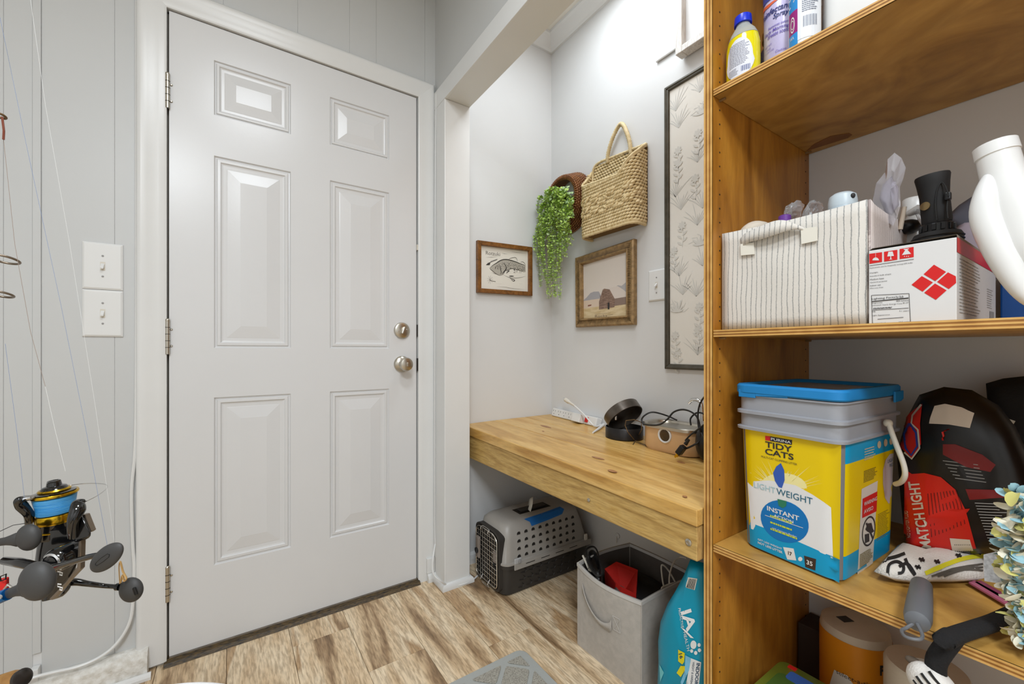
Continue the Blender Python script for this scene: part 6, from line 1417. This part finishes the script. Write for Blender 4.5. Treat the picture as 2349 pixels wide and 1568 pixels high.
mb = MB(); stroke(mb, CQ, [cq(*p) for p in [(288, 208), (245, 262), (238, 300), (270, 330), (278, 420), (240, 472), (205, 440)]], 4, .0014); mb.obj('white_edge_print', BP, cb, fix=False)
mb = MB(); stroke(mb, CQ, [cq(*p) for p in [(232, 300), (205, 350), (212, 420), (238, 455), (268, 410), (262, 345), (232, 300)]], 5, .0018); mb.obj('blue_edge_print', mat('royal_print', (40, 60, 150), .4), cb, fix=False)
MP = mat('maroon_print', (120, 22, 24), .4)
cbp([[(390, 400), (450, 400), (580, 450), (645, 500), (620, 535), (500, 510), (390, 450)], [(500, 618), (750, 625), (748, 655), (520, 670)]], MP, 'maroon_print', .0010)
mb = MB()
for k in range(15): stroke(mb, CQ, [cq(545+k*5, 685+k*14), cq(640+k*3+rnd.uniform(-30, 20), 688+k*14), cq(700+rnd.uniform(-40, 30), 690+k*14)], 2.0, .0014)
for k in range(6): stroke(mb, CQ, [cq(390+k*12, 480+k*17), cq(560+k*8, 500+k*17)], 1.6, .0012)
tag(mb.obj('fine_print', M['greyink'], cb, fix=False), kind='stuff')
# ---- black duffel at the right
bd = thing('black_duffel', 'black soft bag behind the charcoal bag at the right edge', 'bag', (1.32, .02, ZL))
ol = [(2262, 880), (2300, 868), (2349, 862), (2420, 850), (2480, 1000), (2480, 1240), (2300, 1245), (2300, 1120), (2290, 1010), (2265, 930)]
mb = MB(); pillow(mb, [hx(a, b, 1.325) for a, b in ol], (-1, 0, 0), .04, .05, jit=.006, steps=6); mb.obj('bag_cloth', mat('black_nylon', (18, 16, 17), .75, bump=.3, bscale=200), bd, smooth=2)
MB().tube(spline([hx(2255, 915, 1.27), hx(2290, 945, 1.265), hx(2308, 965, 1.265)], 4), .005, 6).obj('strap', M['black'], bd, smooth=True)
MB().box((-.010, -.006, -.002), (.010, .006, .002), axis(hx(2308, 966, 1.258), (-1, 0, .3), (0, -1, -.4))).obj('white_tag', M['offwhite'], bd)
# ---- patterned towel
M['towel'] = mat('white_terry', (218, 212, 204), .95, bump=.8, bscale=350)
tw = thing('patterned_towel', 'folded white towel with black scroll pattern and yellow stripe', 'towel', (1.15, .2, ZL))
ol = [(2004, 1310), (2040, 1322), (2080, 1327), (2140, 1328), (2200, 1328), (2262, 1324), (2266, 1262), (2200, 1255), (2120, 1268), (2060, 1250), (2028, 1285)]
twz = ZL+.018
mb = MB(); pillow(mb, [hz(a, b, twz) for a, b in ol], (0, 0, 1), .022, .017, steps=6, jit=.003, seed=7); mb.obj('towel_fold', M['towel'], tw, smooth=2); tv = bvh_of(mb)
TQ = PX(tv)
def tq(x, y): return (1980+x/2.125, -(830+y/2.125))
def tst(lst, m_, nm, w_, k=.0012):
    for a in lst: mb = MB(); stroke(mb, TQ, [tq(*q[:2]) for q in spline([(p[0], p[1], 0) for p in a], 4)], w_, k); mb.obj(nm, m_, tw, fix=False)
tst([[(60, 985), (110, 965), (165, 950), (205, 935)], [(120, 1030), (128, 990), (165, 975), (195, 995), (190, 1025), (168, 1030)], [(175, 1000), (215, 985), (250, 1035)], [(205, 960), (222, 1000), (250, 1040)]], M['blackm'], 'black_scroll', 7)
tst([[(x-14, y-5), (x+14, y+6)] for (x, y) in [(285, 965), (265, 1000), (360, 975), (465, 945), (570, 930)]], M['blackm'], 'black_mark', 5)
tst([[(x+8, y-9), (x-6, y+10)] for (x, y) in [(285, 965), (265, 1000), (360, 975), (465, 945), (570, 930)]], M['blackm'], 'black_mark', 4)
tst([[(300, 1030), (400, 990), (500, 958), (590, 945)]], mat('yellow_terry', (214, 205, 40), .9), 'yellow_stripe', 10)
tst([[(330+k*30, 1045), (430+k*30, 1012), (580, 985+k*16)] for k in range(3)], mat('charcoal_terry', (90, 84, 76), .9), 'grey_streak', 5)
pnk = thing('pink_ruler', 'two-tone pink flat strip under the patterned towel', 'strip', (1.15, .1, ZL))
for k, m_ in ((0, (176, 96, 120)), (1, (140, 66, 92))):
    P = [hz(2222+k*14, 1338, ZL+.006), hz(2236+k*14, 1334, ZL+.006), hz(2322+k*14, 1382, ZL+.006), hz(2306+k*14, 1388, ZL+.006)]; MB().add(P, [(0, 1, 2, 3)]).obj('strip', mat('pink_%d' % k, m_, .4), pnk, solid=.003)
# ---- grey silicone tube with loop
gt = thing('tube_holder', 'grey rounded tube holder with a loop on the front of the lower shelf', 'holder', (.95, .2, ZL))
a, b = hz(2114, 1340, ZL+.019), hz(2104, 1425, ZL+.017)
MB().tube([a, a.lerp(b, .02), a.lerp(b, .6), a.lerp(b, .9), b, b+(b-a)*.03], [.012, .0145, .0165, .0168, .0150, .008], 24).obj('tube_body', mat('slate_silicone', (104, 106, 110), .5), gt, smooth=True)
MB().tube(spline([hz(2098, 1428, ZL+.014), hz(2078, 1440, ZL+.006), hz(2068, 1446, ZL+.006), hz(2078, 1460, ZL+.008), hz(2108, 1466, ZL+.010), hz(2116, 1456, ZL+.010), hz(2104, 1430, ZL+.016)], 6), .0024, 8).obj('loop', mat('slate_loop', (104, 106, 110), .5), gt, smooth=True)
# ---- black strap dog toy with striped head
zt = thing('striped_head_toy', 'black stretchy plush toy with a zebra-striped head hanging over the shelf edge', 'toy', (.9, .13, ZL))
pts = [hz(2330, 1405, ZL+.02), hz(2285, 1425, ZL+.016), hz(2240, 1440, ZL+.016), hz(2195, 1455, ZL+.017), hz(2165, 1470, ZL+.016), Vector((.893, .148, ZL+.008)), hx(2150, 1510, .882), hx(2147, 1545, .880)]
MB().tube(spline(pts, 6), .0125, 14, flat=.75).obj('body_strap', mat('black_plush', (26, 25, 26), .95, bump=.8, bscale=300), zt, smooth=True, ang=80)
hc = hx(2138, 1568, .878); hM = Matrix.Translation(hc) @ Matrix.Rotation(.5, 4, 'X')
hmb = MB(); hmb.ball((0, 0, 0), .022, .030, .026, 24, 16, hM); hmb.obj('head', mat('white_plush', (224, 220, 214), .95, bump=.6, bscale=300), zt, smooth=2)
st2 = MB()
for k in range(5):
    t0 = -.018+k*.009; st2.tube([hM @ Vector((-.0225*math.cos(a)*math.sqrt(max(0, 1-(t0/.026)**2)), .0305*math.sin(a)*math.sqrt(max(0, 1-(t0/.026)**2)), t0+.006*math.sin(a))) for a in [-1.2+.2*i for i in range(10)]], .0018, 6)
st2.obj('stripes', M['blackm'], zt)
MB().ball(hx(2122, 1545, .878), .006, .009, .010, 10, 8).obj('white_tuft', M['towel'], zt, smooth=2)
MB().ball(hx(2095, 1515, .886), .006, .010, .006, 10, 8).obj('ear', mat('grey_felt', (100, 88, 76), .9), zt, smooth=2)
# ---- frilly fleece snuffle toy
fz = thing('frilly_fleece_toy', 'frilly fleece toy of blue, cream and yellow strips at the right edge', 'toy', (.97, .07, ZL))
rnd = random.Random(21); cols = [mat('fleece_blue', (150, 190, 200), .95), mat('fleece_cream', (228, 222, 200), .95), mat('fleece_yellow', (206, 200, 120), .95)]
fm = [MB(), MB(), MB()]
ctr = [hx(2345, 1180, .93), hx(2340, 1260, .93), hx(2349, 1340, .93), hx(2362, 1420, .93)]
for k in range(520):
    c = ctr[rnd.randrange(4)]+Vector((rnd.uniform(-.004, .02), rnd.uniform(-.020, .012), rnd.uniform(-.032, .032)))
    th = rnd.uniform(0, 2*PI); ph = rnd.uniform(-1, 1.0); d = Vector((-abs(math.cos(th))*.8, math.sin(th), ph*.7)).normalized()
    L = rnd.uniform(.012, .025); wv = d.cross(Vector((rnd.uniform(-1, 1), rnd.uniform(-1, 1), rnd.uniform(-1, 1)))).normalized(); up = d.cross(wv).normalized(); w0 = rnd.uniform(.0035, .007); cu = rnd.uniform(-1, 1)*.012
    i = rnd.choices([0, 1, 2], [.27, .48, .25])[0]; r0, r1, r2 = [], [], []
    for q in range(6):
        f = q/5; p = c+d*L*f*(1-.25*abs(cu)/.012*f)+up*cu*f*f*1.4; ww = w0*(.7+.5*math.sin(PI*f))*(1 if q < 5 else .55)
        r0.append(p-wv*ww); r1.append(p+up*ww*.45); r2.append(p+wv*ww)
    fm[i].rings([r0, r1, r2], False, False, False)
for i, nm in enumerate(('blue_strips', 'cream_strips', 'yellow_strips')): tag(fm[i].obj(nm, cols[i], fz, fix=False, smooth=2), kind='stuff')
mb = MB(); pillow(mb, [hx(*p, .945) for p in [(2310, 1150), (2400, 1130), (2440, 1300), (2430, 1450), (2345, 1460), (2318, 1360), (2305, 1260)]], (-1, 0, 0), .010, .03, jit=.002); mb.obj('core', cols[1], fz, smooth=2)
P = [hx(*p, .965) for p in [(2256, 1272), (2300, 1262), (2308, 1340), (2258, 1332)]]; MB().add(P, [(0, 1, 2, 3)]).obj('dotted_flap', mat('pale_dot_cloth', (214, 218, 226), .9, var=.2, scale=220), fz, solid=.002)
# ------------------------------------------------------------------ bottom shelf
ZB = .0758
pr = thing('paper_towel_roll', 'paper towel roll in orange printed wrap at the back of the bottom shelf', 'paper roll', (1.285, .38, ZB))
r1c = (1.290, .385)
MB().lathe([(.066, ZB), (.070, ZB+.004), (.070, .285), (.067, .30), (.05, .306), (0, .306)], 40, Matrix.Translation((*r1c, 0))).obj('wrapped_roll', mat('roll_white', (206, 196, 180), .6, var=.05), pr, smooth=True)
MB().lathe([(.0706, ZB+.01), (.0708, .282)], 40, Matrix.Translation((*r1c, 0)), c0=False, c1=False).obj('orange_wrap', mat('orange_wrap', (222, 142, 30), .4), pr, smooth=True)
C = cyl(*r1c, .0712, ZB+.01, .28, 150, 270)
mb = MB(); put_text(mb, C, 'PL', .80, .78, w=.16, h=.12, bold=.05, k=.0006); put_text(mb, C, 'select-a-size rolls', .5, .60, w=.7, h=.05, k=.0006); mb.obj('wrap_lettering', M['ink'], pr, fix=False)
mb = MB(); polyg(mb, C, [(.05, .0), (.3, .2), (.42, .5), (.3, .62), (.12, .6), (.02, .3)], .0006, .1); mb.obj('white_swirl', M['white'], pr, fix=False)
mb = MB(); P = [Vector((1.272, .418, .3068)), Vector((1.262, .397, .3068)), Vector((1.287, .384, .3068)), Vector((1.297, .405, .3068))]; mb.add(P, [(0, 1, 2, 3)]); mb.obj('torn_label', M['ink'], pr, fix=False, solid=.0003)
pr2 = thing('bare_paper_roll', 'plain paper towel roll nearer the shelf front', 'paper roll', (1.18, .235, ZB))
MB().lathe([(.062, ZB), (.066, ZB+.004), (.066, .325), (.062, .333), (.021, .334), (.019, .330), (.019, .30), (0, .30)], 40, Matrix.Translation((1.185, .235, 0)), c1=False).obj('paper_roll', mat('tissue_white', (214, 206, 192), .8, bump=.4, bscale=80), pr2, smooth=True)
gc = thing('wipes_package', 'green flat pack with blue print on the bottom shelf', 'package', (1.0, .42, ZB))
gx0, gx1, gy0, gy1, gz = .915, 1.095, .335, .470, .245
MB().rings([rr(gx0+i, gy0+i, gx1-i, gy1-i, .018, z) for i, z in [(.006, ZB), (0, ZB+.01), (0, gz-.008), (.006, gz)]]).obj('green_shell', mat('olive_green', (112, 136, 46), .3, coat=.3), gc, smooth=True, ang=60)
MB().rings([rr(gx0+.03, gy0+.02, gx1-.05, gy1-.02, .015, gz-.0004), rr(gx0+.03, gy0+.02, gx1-.05, gy1-.02, .015, gz+.001)]).obj('dark_green_panel', mat('deep_green', (66, 96, 40), .3), gc)
MB().rings([rr(gx1-.062, gy0+.045, gx1-.03, gy1-.035, .006, gz), rr(gx1-.062, gy0+.045, gx1-.03, gy1-.035, .006, gz+.002)]).obj('blue_print', mat('print_cobalt', (56, 96, 168), .3), gc)
MB().box((gx1-.022, gy1-.040, gz), (gx1-.010, gy1-.024, gz+.0015)).obj('red_mark', M['red'], gc)
bk2 = thing('dark_carton', 'dark low carton standing at the back of the bottom shelf', 'carton', (1.33, .49, ZB))
MB().box((1.31, .462, ZB), (1.39, .518, .225)).obj('carton', mat('dark_brown_card', (52, 38, 32), .7), bk2, bevel=.002)
# ================================================================== FISHING TACKLE NEAR THE VIEWPOINT
M['gunm'] = mat('gloss_black', (14, 14, 15), .12, coat=.6)
M['soft'] = mat('soft_grey_rubber', (62, 61, 60), .55, bump=.05, bscale=300)
M['taupe'] = mat('bronze_metal_trim', (132, 120, 106), .3, .7)
M['braid'] = mat('blue_braid', (40, 140, 214), .4, rgb2=(90, 176, 232), scale=12, stretch=(1, 1, 60), bump=.5, bscale=60)
M['cork'] = mat('cork', (176, 132, 74), .7, rgb2=(142, 100, 52), scale=60)
def at(px, py, d): return hd(px, py, d)
RT = Vector((CA, -SA, 0)); FW = Vector((SA, CA, 0)); UP = Vector((0, 0, 1))
# ---- reel one : gold spool with blue line
R1 = thing('spinning_reel', 'black and gold spinning reel wound with bright blue line', 'fishing reel', at(125, 1250, .52))
D = .52; s_ = D/957     # metres per photo pixel at that distance
base = at(150, 1340, D+.01); topc = at(129, 1120, D)
axz = (UP+RT*-.04+FW*-.02).normalized(); SR = .68
o0 = at(128, 1172, D+.02)
SM = axis(o0, axz, RT)
def lathe_at(prof, z0, mat_, nm, par=R1, n=40, **k): return MB().lathe([(r*s_*SR, (z+z0)*s_) for r, z in prof], n, SM, **k).obj(nm, mat_, par, smooth=True)
lathe_at([(0, -16), (50, -16), (52, -12), (52, 0), (50, 4), (48, 4)], -8, M['gold'], 'spool_skirt')
sk = lathe_at([(48, -2), (50, 0), (50, 14), (54, 30), (55, 36), (50, 38)], 0, M['braid'], 'wound_line')
lathe_at([(50, 36), (60, 40), (61, 43), (59, 46), (50, 46)], 0, M['gold'], 'spool_lip')
lathe_at([(50, 46.2), (54, 47.5), (44, 49), (40, 50)], 0, M['gunm'], 'spool_face')
lathe_at([(40, 50), (42, 52), (38, 55), (34, 55)], 0, M['gold'], 'gold_ring')
lathe_at([(36, 54), (30, 60), (20, 62), (18, 70), (12, 73), (0, 73)], 0, M['gunm'], 'drag_knob')
for k in range(6):
    a = k*PI/3; MB().box((-2*s_, -6*s_, 60*s_), (2*s_, 6*s_, 74*s_), SM @ Matrix.Rotation(a, 4, 'Z') @ Matrix.Translation((9*s_, 0, 0))).obj('knob_rib', M['gunm'], R1, bevel=.001)
lathe_at([(46, -60), (48, -56), (46, -24), (48, -22)], 0, M['gunm'], 'rotor')
lathe_at([(47.5, -44), (48.2, -43), (48.2, -41.5), (47.5, -40.5)], 0, M['gold'], 'rotor_ring', c0=False, c1=False)
# bail arms
def arm(pts, r, m, nm, **k): return MB().tube(spline([at(*p) for p in pts], 6), [q*s_ for q in r] if isinstance(r, list) else r*s_, 14, **k).obj(nm, m, R1, smooth=True)
n7 = 6*5+1
def rl(vals, n): # interpolate list of radii to n samples
    out = []
    for i in range(n): t = i/(n-1)*(len(vals)-1); k = min(int(t), len(vals)-2); out.append(vals[k]*(1-(t-k))+vals[k+1]*(t-k))
    return out
arm([(66, 1205, .53), (66, 1180, .52), (50, 1160, .515), (44, 1148, .51), (50, 1142, .51)], rl([7, 9, 11, 9, 5], 25), M['gunm'], 'bail_arm')
arm([(168, 1230, .50), (168, 1195, .495), (178, 1170, .50), (180, 1155, .505), (196, 1147, .51)], rl([9, 10, 14, 12, 3], 25), M['gunm'], 'bail_arm')
arm([(52, 1142, .515), (60, 1142, .515), (74, 1140, .515)], rl([6, 7, 5], 13), M['chrome'], 'line_roller')
arm([(74, 1141, .515), (110, 1128, .55), (160, 1113, .57), (205, 1108, .575), (240, 1110, .565), (246, 1118, .55), (225, 1135, .53), (198, 1149, .512)], 1.1, M['chrome'], 'bail_wire')
MB().tube(spline([at(70, 1182, .53), at(58, 1186, .53), at(60, 1194, .53), at(74, 1190, .53)], 4), .8*s_, 6).obj('spring_wire', M['gold'], R1)
# body, shaped by faceted loft
def loftpx(secs, m, nm, par, depth, seg=12, **k):
    rs = []
    for (cx2, cy2, w_, h_, dd) in secs:
        c = at(cx2, cy2, dd); rs.append([c+RT*(w_*s_*math.cos(2*PI*j/seg))+FW*(depth*s_*math.sin(2*PI*j/seg))+UP*(h_*s_*math.cos(2*PI*j/seg)) for j in range(seg)])
    return MB().rings(rs).obj(nm, m, par, smooth=True, **k)
loftpx([(135, 1212, 40, 6, .53), (138, 1235, 52, 2, .53), (134, 1260, 52, 0, .53), (128, 1290, 50, 0, .53), (126, 1320, 44, 0, .53), (120, 1345, 36, 2, .53), (116, 1372, 18, 4, .53)], M['gunm'], 'gear_body', R1, 10)
mb = MB()
for P in ([(187, 1180), (205, 1222), (210, 1218), (195, 1180)], [(180, 1240), (186, 1240), (184, 1305), (160, 1330), (120, 1376), (112, 1374), (150, 1335), (176, 1300)]):
    A_ = [at(x, y, .505) for x, y in P]; B_ = [p+FW*.006 for p in A_]; mb.rings([A_, B_])
tag(mb.obj('bronze_trim', M['taupe'], R1, bevel=.0006), kind='stuff')
MB().rings([[at(x, y, .50) for x, y in [(166, 1188), (190, 1182), (210, 1222), (206, 1234), (170, 1245), (165, 1225)]], [at(x, y, .512) for x, y in [(166, 1188), (190, 1182), (210, 1222), (206, 1234), (170, 1245), (165, 1225)]]]).obj('rotor_wing', M['gunm'], R1, bevel=.004, smooth=True)
hub = at(128, 1285, .495)
MB().lathe([(26*s_, -.02), (26*s_, .0), (22*s_, .004), (20*s_, .005)], 32, axis(hub, -FW)).obj('side_cover', M['gunm'], R1, smooth=True)
MB().lathe([(20*s_, 0), (20*s_, .0056), (16.5*s_, .0066), (16*s_, .005)], 32, axis(hub, -FW)).obj('hub_ring', M['chrome'], R1, smooth=True)
MB().lathe([(15*s_, 0), (14*s_, .007), (0, .0085)], 24, axis(hub, -FW)).obj('hub_cap', M['gunm'], R1, smooth=True)
mb = MB(); HQ = quad(at(120, 1360, .487), at(150, 1360, .487), at(150, 1300, .487), at(120, 1300, .487))
for yy in (.25, .82):
    stroke(mb, HQ, [(.75, yy+.10), (.45, yy+.12), (.45, yy+.02), (.7, yy)], .05); stroke(mb, HQ, [(.62, yy), (.85, yy-.04), (.8, yy-.12), (.6, yy-.10), (.66, yy)], .05)
mb.obj('white_emblem', M['white'], R1, fix=False)
# handle arm from hub to the left then back right
arm([(10, 1285, .50), (45, 1290, .49), (80, 1298, .485), (120, 1300, .485)], rl([8, 10, 9, 7], 19), M['gunm'], 'counter_arm')
arm([(120, 1302, .482), (160, 1290, .47), (200, 1278, .46), (225, 1272, .455)], rl([9, 6, 6, 5], 19), M['gunm'], 'crank_arm')
# oval paddle knob
kc_ = at(245, 1278, .452); ang = math.atan2(1278-1255, 288-200)
KM = Matrix.Translation(kc_) @ Matrix((RT*.86, FW*.8, UP)).transposed().to_4x4() @ Matrix.Rotation(-math.radians(33), 4, 'Y')
pk2 = MB().ball((0, 0, 0), 50*.452/957, 14*.452/957, 25*.452/957, 32, 20, KM).obj('paddle_knob', M['soft'], R1, smooth=2)
q_ = .452/957
sl = MB(); sl.tube([KM @ Vector((x*q_, -14.2*q_*math.sqrt(max(0, 1-(x/50)**2-(z/25)**2)), z*q_)) for x, z in [(-20, -3), (-22, 0), (-20, 3), (0, 5), (18, 4), (22, 0), (18, -4), (0, -5)]], .8*q_, 6, closed=True); sl.obj('slot_edge', M['black'], pk2)
# ---- reel two : arm ending in a ball knob (lower right)
R2 = thing('reel_with_ball_knob', 'black reel whose slim crank ends in a grey ball knob', 'fishing reel', at(200, 1345, .6))
MB().tube(spline([at(140, 1340, .58), at(170, 1334, .585), at(200, 1338, .59), at(240, 1343, .60), at(272, 1345, .60)], 6), [x*.6/957 for x in rl([6, 8, 6, 5, 5], 25)], 14).obj('crank_arm', M['gunm'], R2, smooth=True)
MB().tube([at(268, 1345, .60), at(275, 1345, .60)], 8*.6/957, 16).obj('arm_collar', M['gunm'], R2, smooth=True)
q6 = .6/957; b2k = MB().ball((0, 0, 0), 26*q6, 14*q6, 28*q6, 32, 20, Matrix.Translation(at(301, 1352, .60)) @ Matrix((RT, FW, UP)).transposed().to_4x4()).obj('ball_knob', M['soft'], R2, smooth=2)
hole = at(309, 1356, .60-12.6*.6/957); 
MB().box((-4*.6/957, -9*.6/957, -.002), (4*.6/957, 9*.6/957, .0006), axis(hole, -FW, RT) @ Matrix.Rotation(.35, 4, 'Z')).obj('knob_slot', M['black'], b2k, bevel=.0015)
MB().rings([[at(x, y, .575) for x, y in [(120, 1335), (160, 1330), (165, 1345), (145, 1368), (110, 1378), (96, 1360)]], [at(x, y, .585) for x, y in [(120, 1335), (160, 1330), (165, 1345), (145, 1368), (110, 1378), (96, 1360)]]]).obj('gear_body', M['gunm'], R2, bevel=.004, smooth=True)
# ---- reels standing out of frame : only their big grips reach in
def grip(px, py, r, d, ex, ey, rs, label, nm='power_knob_reel', extra=None):
    t = thing(nm, label, 'fishing reel', at(px, py, d)); q = d/957
    c, e = at(px, py, d), at(ex, ey, d); dd = (e-c).normalized(); L = (e-c).length; R_ = r*q
    prof = []
    for i in range(22):
        a = PI*i/21*.86; prof.append((R_*math.sin(a), -R_*math.cos(a)))
    z0 = prof[-1][1]; 
    for k, (f, rad) in enumerate([(.10, .52), (.25, .38), (.45, .30), (1.0, .26)]): prof.append((max(rs, 1)*q*(rad/.26), z0+(L-z0)*f))
    lm_ = MB().lathe(prof, 32, axis(c, dd)); lm_.v = [v-FW*((v-c).dot(FW)-(v-c).dot(dd)*dd.dot(FW))*.5-RT*((v-c).dot(RT)*(.14 if (v-c).length < R_*1.3 else .0)) for v in lm_.v]
    lm_.obj('power_knob', M['soft'], t, smooth=True)
    return t, c, dd, q
t3, c3, d3, q3 = grip(66, 1232, 30, .50, -20, 1246, 8, 'reel at the left edge with a round grey grip at spool height')
MB().tube([at(-22, 1246, .50), at(-60, 1262, .50)], .006, 12).obj('crank_arm', M['gunm'], t3)
t4, c4, d4, q4 = grip(86, 1332, 44, .40, 10, 1366, 10, 'reel at the left edge with a large grey grip and blue collar')
MB().tube([at(18, 1362, .40), at(-14, 1374, .40)], [13*.4/957, 15*.4/957], 24).obj('blue_collar', mat('anodised_blue', (20, 110, 190), .25, .8), t4, smooth=True)
MB().lathe([(5*.4/957, 0), (5*.4/957, .001)], 16, axis(at(1, 1368, .40-.0063), -FW)).obj('collar_badge', M['greyink'], t4)
MB().tube([at(-14, 1374, .40), at(-60, 1390, .41)], .006, 12).obj('crank_arm', M['gunm'], t4)
# red clip
rcp = thing('red_clip', 'small red and chrome lure clip at the left edge above the blue collar', 'clip', at(2, 1340, .47))
MB().box((-.008, -.004, -.0075), (.005, .004, .0075), Matrix.Translation(at(3, 1343, .47))).obj('clip_body', M['red'], rcp, bevel=.001)
MB().tube([at(10, 1350, .465), at(18, 1340, .465), at(26, 1345, .465), at(18, 1352, .465)], .0012, 6, closed=True).obj('clip_ring', M['chrome'], rcp)
MB().tube([at(0, 1322, .465), at(14, 1316, .465), at(13, 1328, .465), at(2, 1332, .465)], .0008, 6, closed=True).obj('wire_ring', M['black'], rcp)
# wooden grip at the bottom left
wg = thing('wooden_handle', 'wooden handle with a dark metal end cap at the bottom left corner', 'handle', at(20, 1565, .5))
a, b = at(-60, 1605, .50), at(46, 1556, .50)
MB().tube([Vector((a.x-.02, a.y-.02, .003)), Vector((a.x-.012, a.y-.012, a.z*.6)), a+(a-b)*.1, a.lerp(b, .5), a.lerp(b, .85), b], [.016, .016, .016, .015, .0125, .0095], 24).obj('wood_grip', M['cork'], wg, smooth=True)
MB().tube([b, b+(b-a).normalized()*.004, b+(b-a).normalized()*.006], [.0098, .0100, .006], 24).obj('end_cap', mat('dark_pewter', (72, 68, 66), .3, .8), wg, smooth=True)
# rubber band tied to the ball knob
rbd = thing('tan_rubber_band', 'tan rubber band looped over the grey ball knob', 'rubber band', at(280, 1310, .6))
MB().tube(spline([at(275, 1338, .59), at(273, 1300, .59), at(276, 1288, .59), at(282, 1310, .59), at(290, 1326, .59), at(285, 1332, .59), at(281, 1318, .59), at(277, 1336, .59)], 5), .0016, 8, flat=.4).obj('band', mat('latex', (204, 164, 104), .5), rbd, smooth=True)
# ---- rods : line guides and lines reaching into view
def rod(nm_label, gpx, gpy, d, tilt, size, lines_, colr):
    t = thing('fishing_rod', nm_label, 'fishing rod', at(gpx, gpy, d)); q = d/957
    return t, q
rA = thing('fishing_rod', 'fishing rod with dark ring guides standing at the left edge', 'fishing rod', at(-14, 700, .5))
blank = [Vector((at(-24, 1560, .52).x, at(-24, 1560, .52).y, .002)), at(-22, 1540, .52), at(-18, 900, .50), at(-14, 600, .50), at(-10, 265, .50), at(-8, -60, .50)]
MB().tube(blank, [.011, .005, .0042, .0036, .003, .0026], 14).obj('blank', mat('graphite_blank', (40, 30, 26), .2, coat=.5), rA, smooth=True)
for (gx, gy, gr, dd) in ((8, 594, 25, .50), (0, 674, 21, .50), (0, 265, 9, .50)):
    q = dd/957; c = at(gx, gy, dd); GM = axis(c, UP*.96+FW*.25, RT)
    n_r = 36; MB().tube([GM @ Vector((gr*q*math.cos(2*PI*i/n_r), gr*q*math.sin(2*PI*i/n_r), 0)) for i in range(n_r)], 2.6*q, 10, closed=True).obj('line_guide', M['taupe'] if gr > 20 else M['bronzed'], rA, smooth=True)
MB().tube([at(5, 268, .499), at(9, 300, .499), at(8, 320, .499)], .0011, 6).obj('thread_knot', M['red'] if False else mat('rust_thread', (120, 60, 40), .6), rA)
def line(label, pts, d, col, r=.00016):
    t = thing('fishing_line', label, 'fishing line', at(*pts[0], d)); MB().tube([at(x, y, d) for x, y in pts], r, 5).obj('filament', col, t); return t
lm1 = mat('brown_mono', (150, 132, 120), .4); lm2 = mat('blue_mono', (120, 140, 180), .4); lm3 = mat('white_mono', (228, 228, 226), .4)
line('brown line running from the top guide towards the door casing', [(6, 300), (34, 560), (70, 760), (104, 886)], .50, lm1, .00022)
line('pale blue line from the top left corner down to the paddle knob', [(0, 40), (60, 330), (140, 700), (200, 1000), (247, 1255)], .52, lm2, .00017)
line('near-white line slanting down past the light switches', [(70, 0), (104, 240), (160, 560), (220, 940), (262, 1240)], .54, lm3, .00014)
line('short grey line ending at the reel bail', [(12, 788), (40, 1000), (56, 1142)], .51, lm2, .00017)
line('faint line ending above the blue spool', [(104, 886), (125, 980), (150, 1080)], .50, lm3, .00015)
line('dark line from left edge to the reel rotor', [(0, 1218), (30, 1204), (62, 1199)], .51, M['cordk'], .0004)
# ---- white round pail lid at the bottom
wl = thing('white_round_stool', 'glossy white round top seen at the bottom edge by the door', 'stool', (-.08, .35, 0))
RR = .112
p_far = hz(465, 1549, .70); cc_ = Vector((p_far.x, p_far.y, 0))-FW*RR
MB().lathe([(RR*.86, .655), (RR*.97, .660), (RR, .670), (RR, .688), (RR*.985, .696), (RR*.93, .70), (0, .701)], 64, Matrix.Translation(cc_)).obj('round_top', mat('gloss_white', (240, 240, 240), .12, coat=.5), wl, smooth=True)
for k in range(4):
    a = k*PI/2+.5; MB().tube([cc_+Vector((RR*.6*math.cos(a), RR*.6*math.sin(a), .657)), cc_+Vector((RR*1.2*math.cos(a), RR*1.2*math.sin(a), 0))], .010, 12).obj('leg', M['white'], wl, smooth=True)
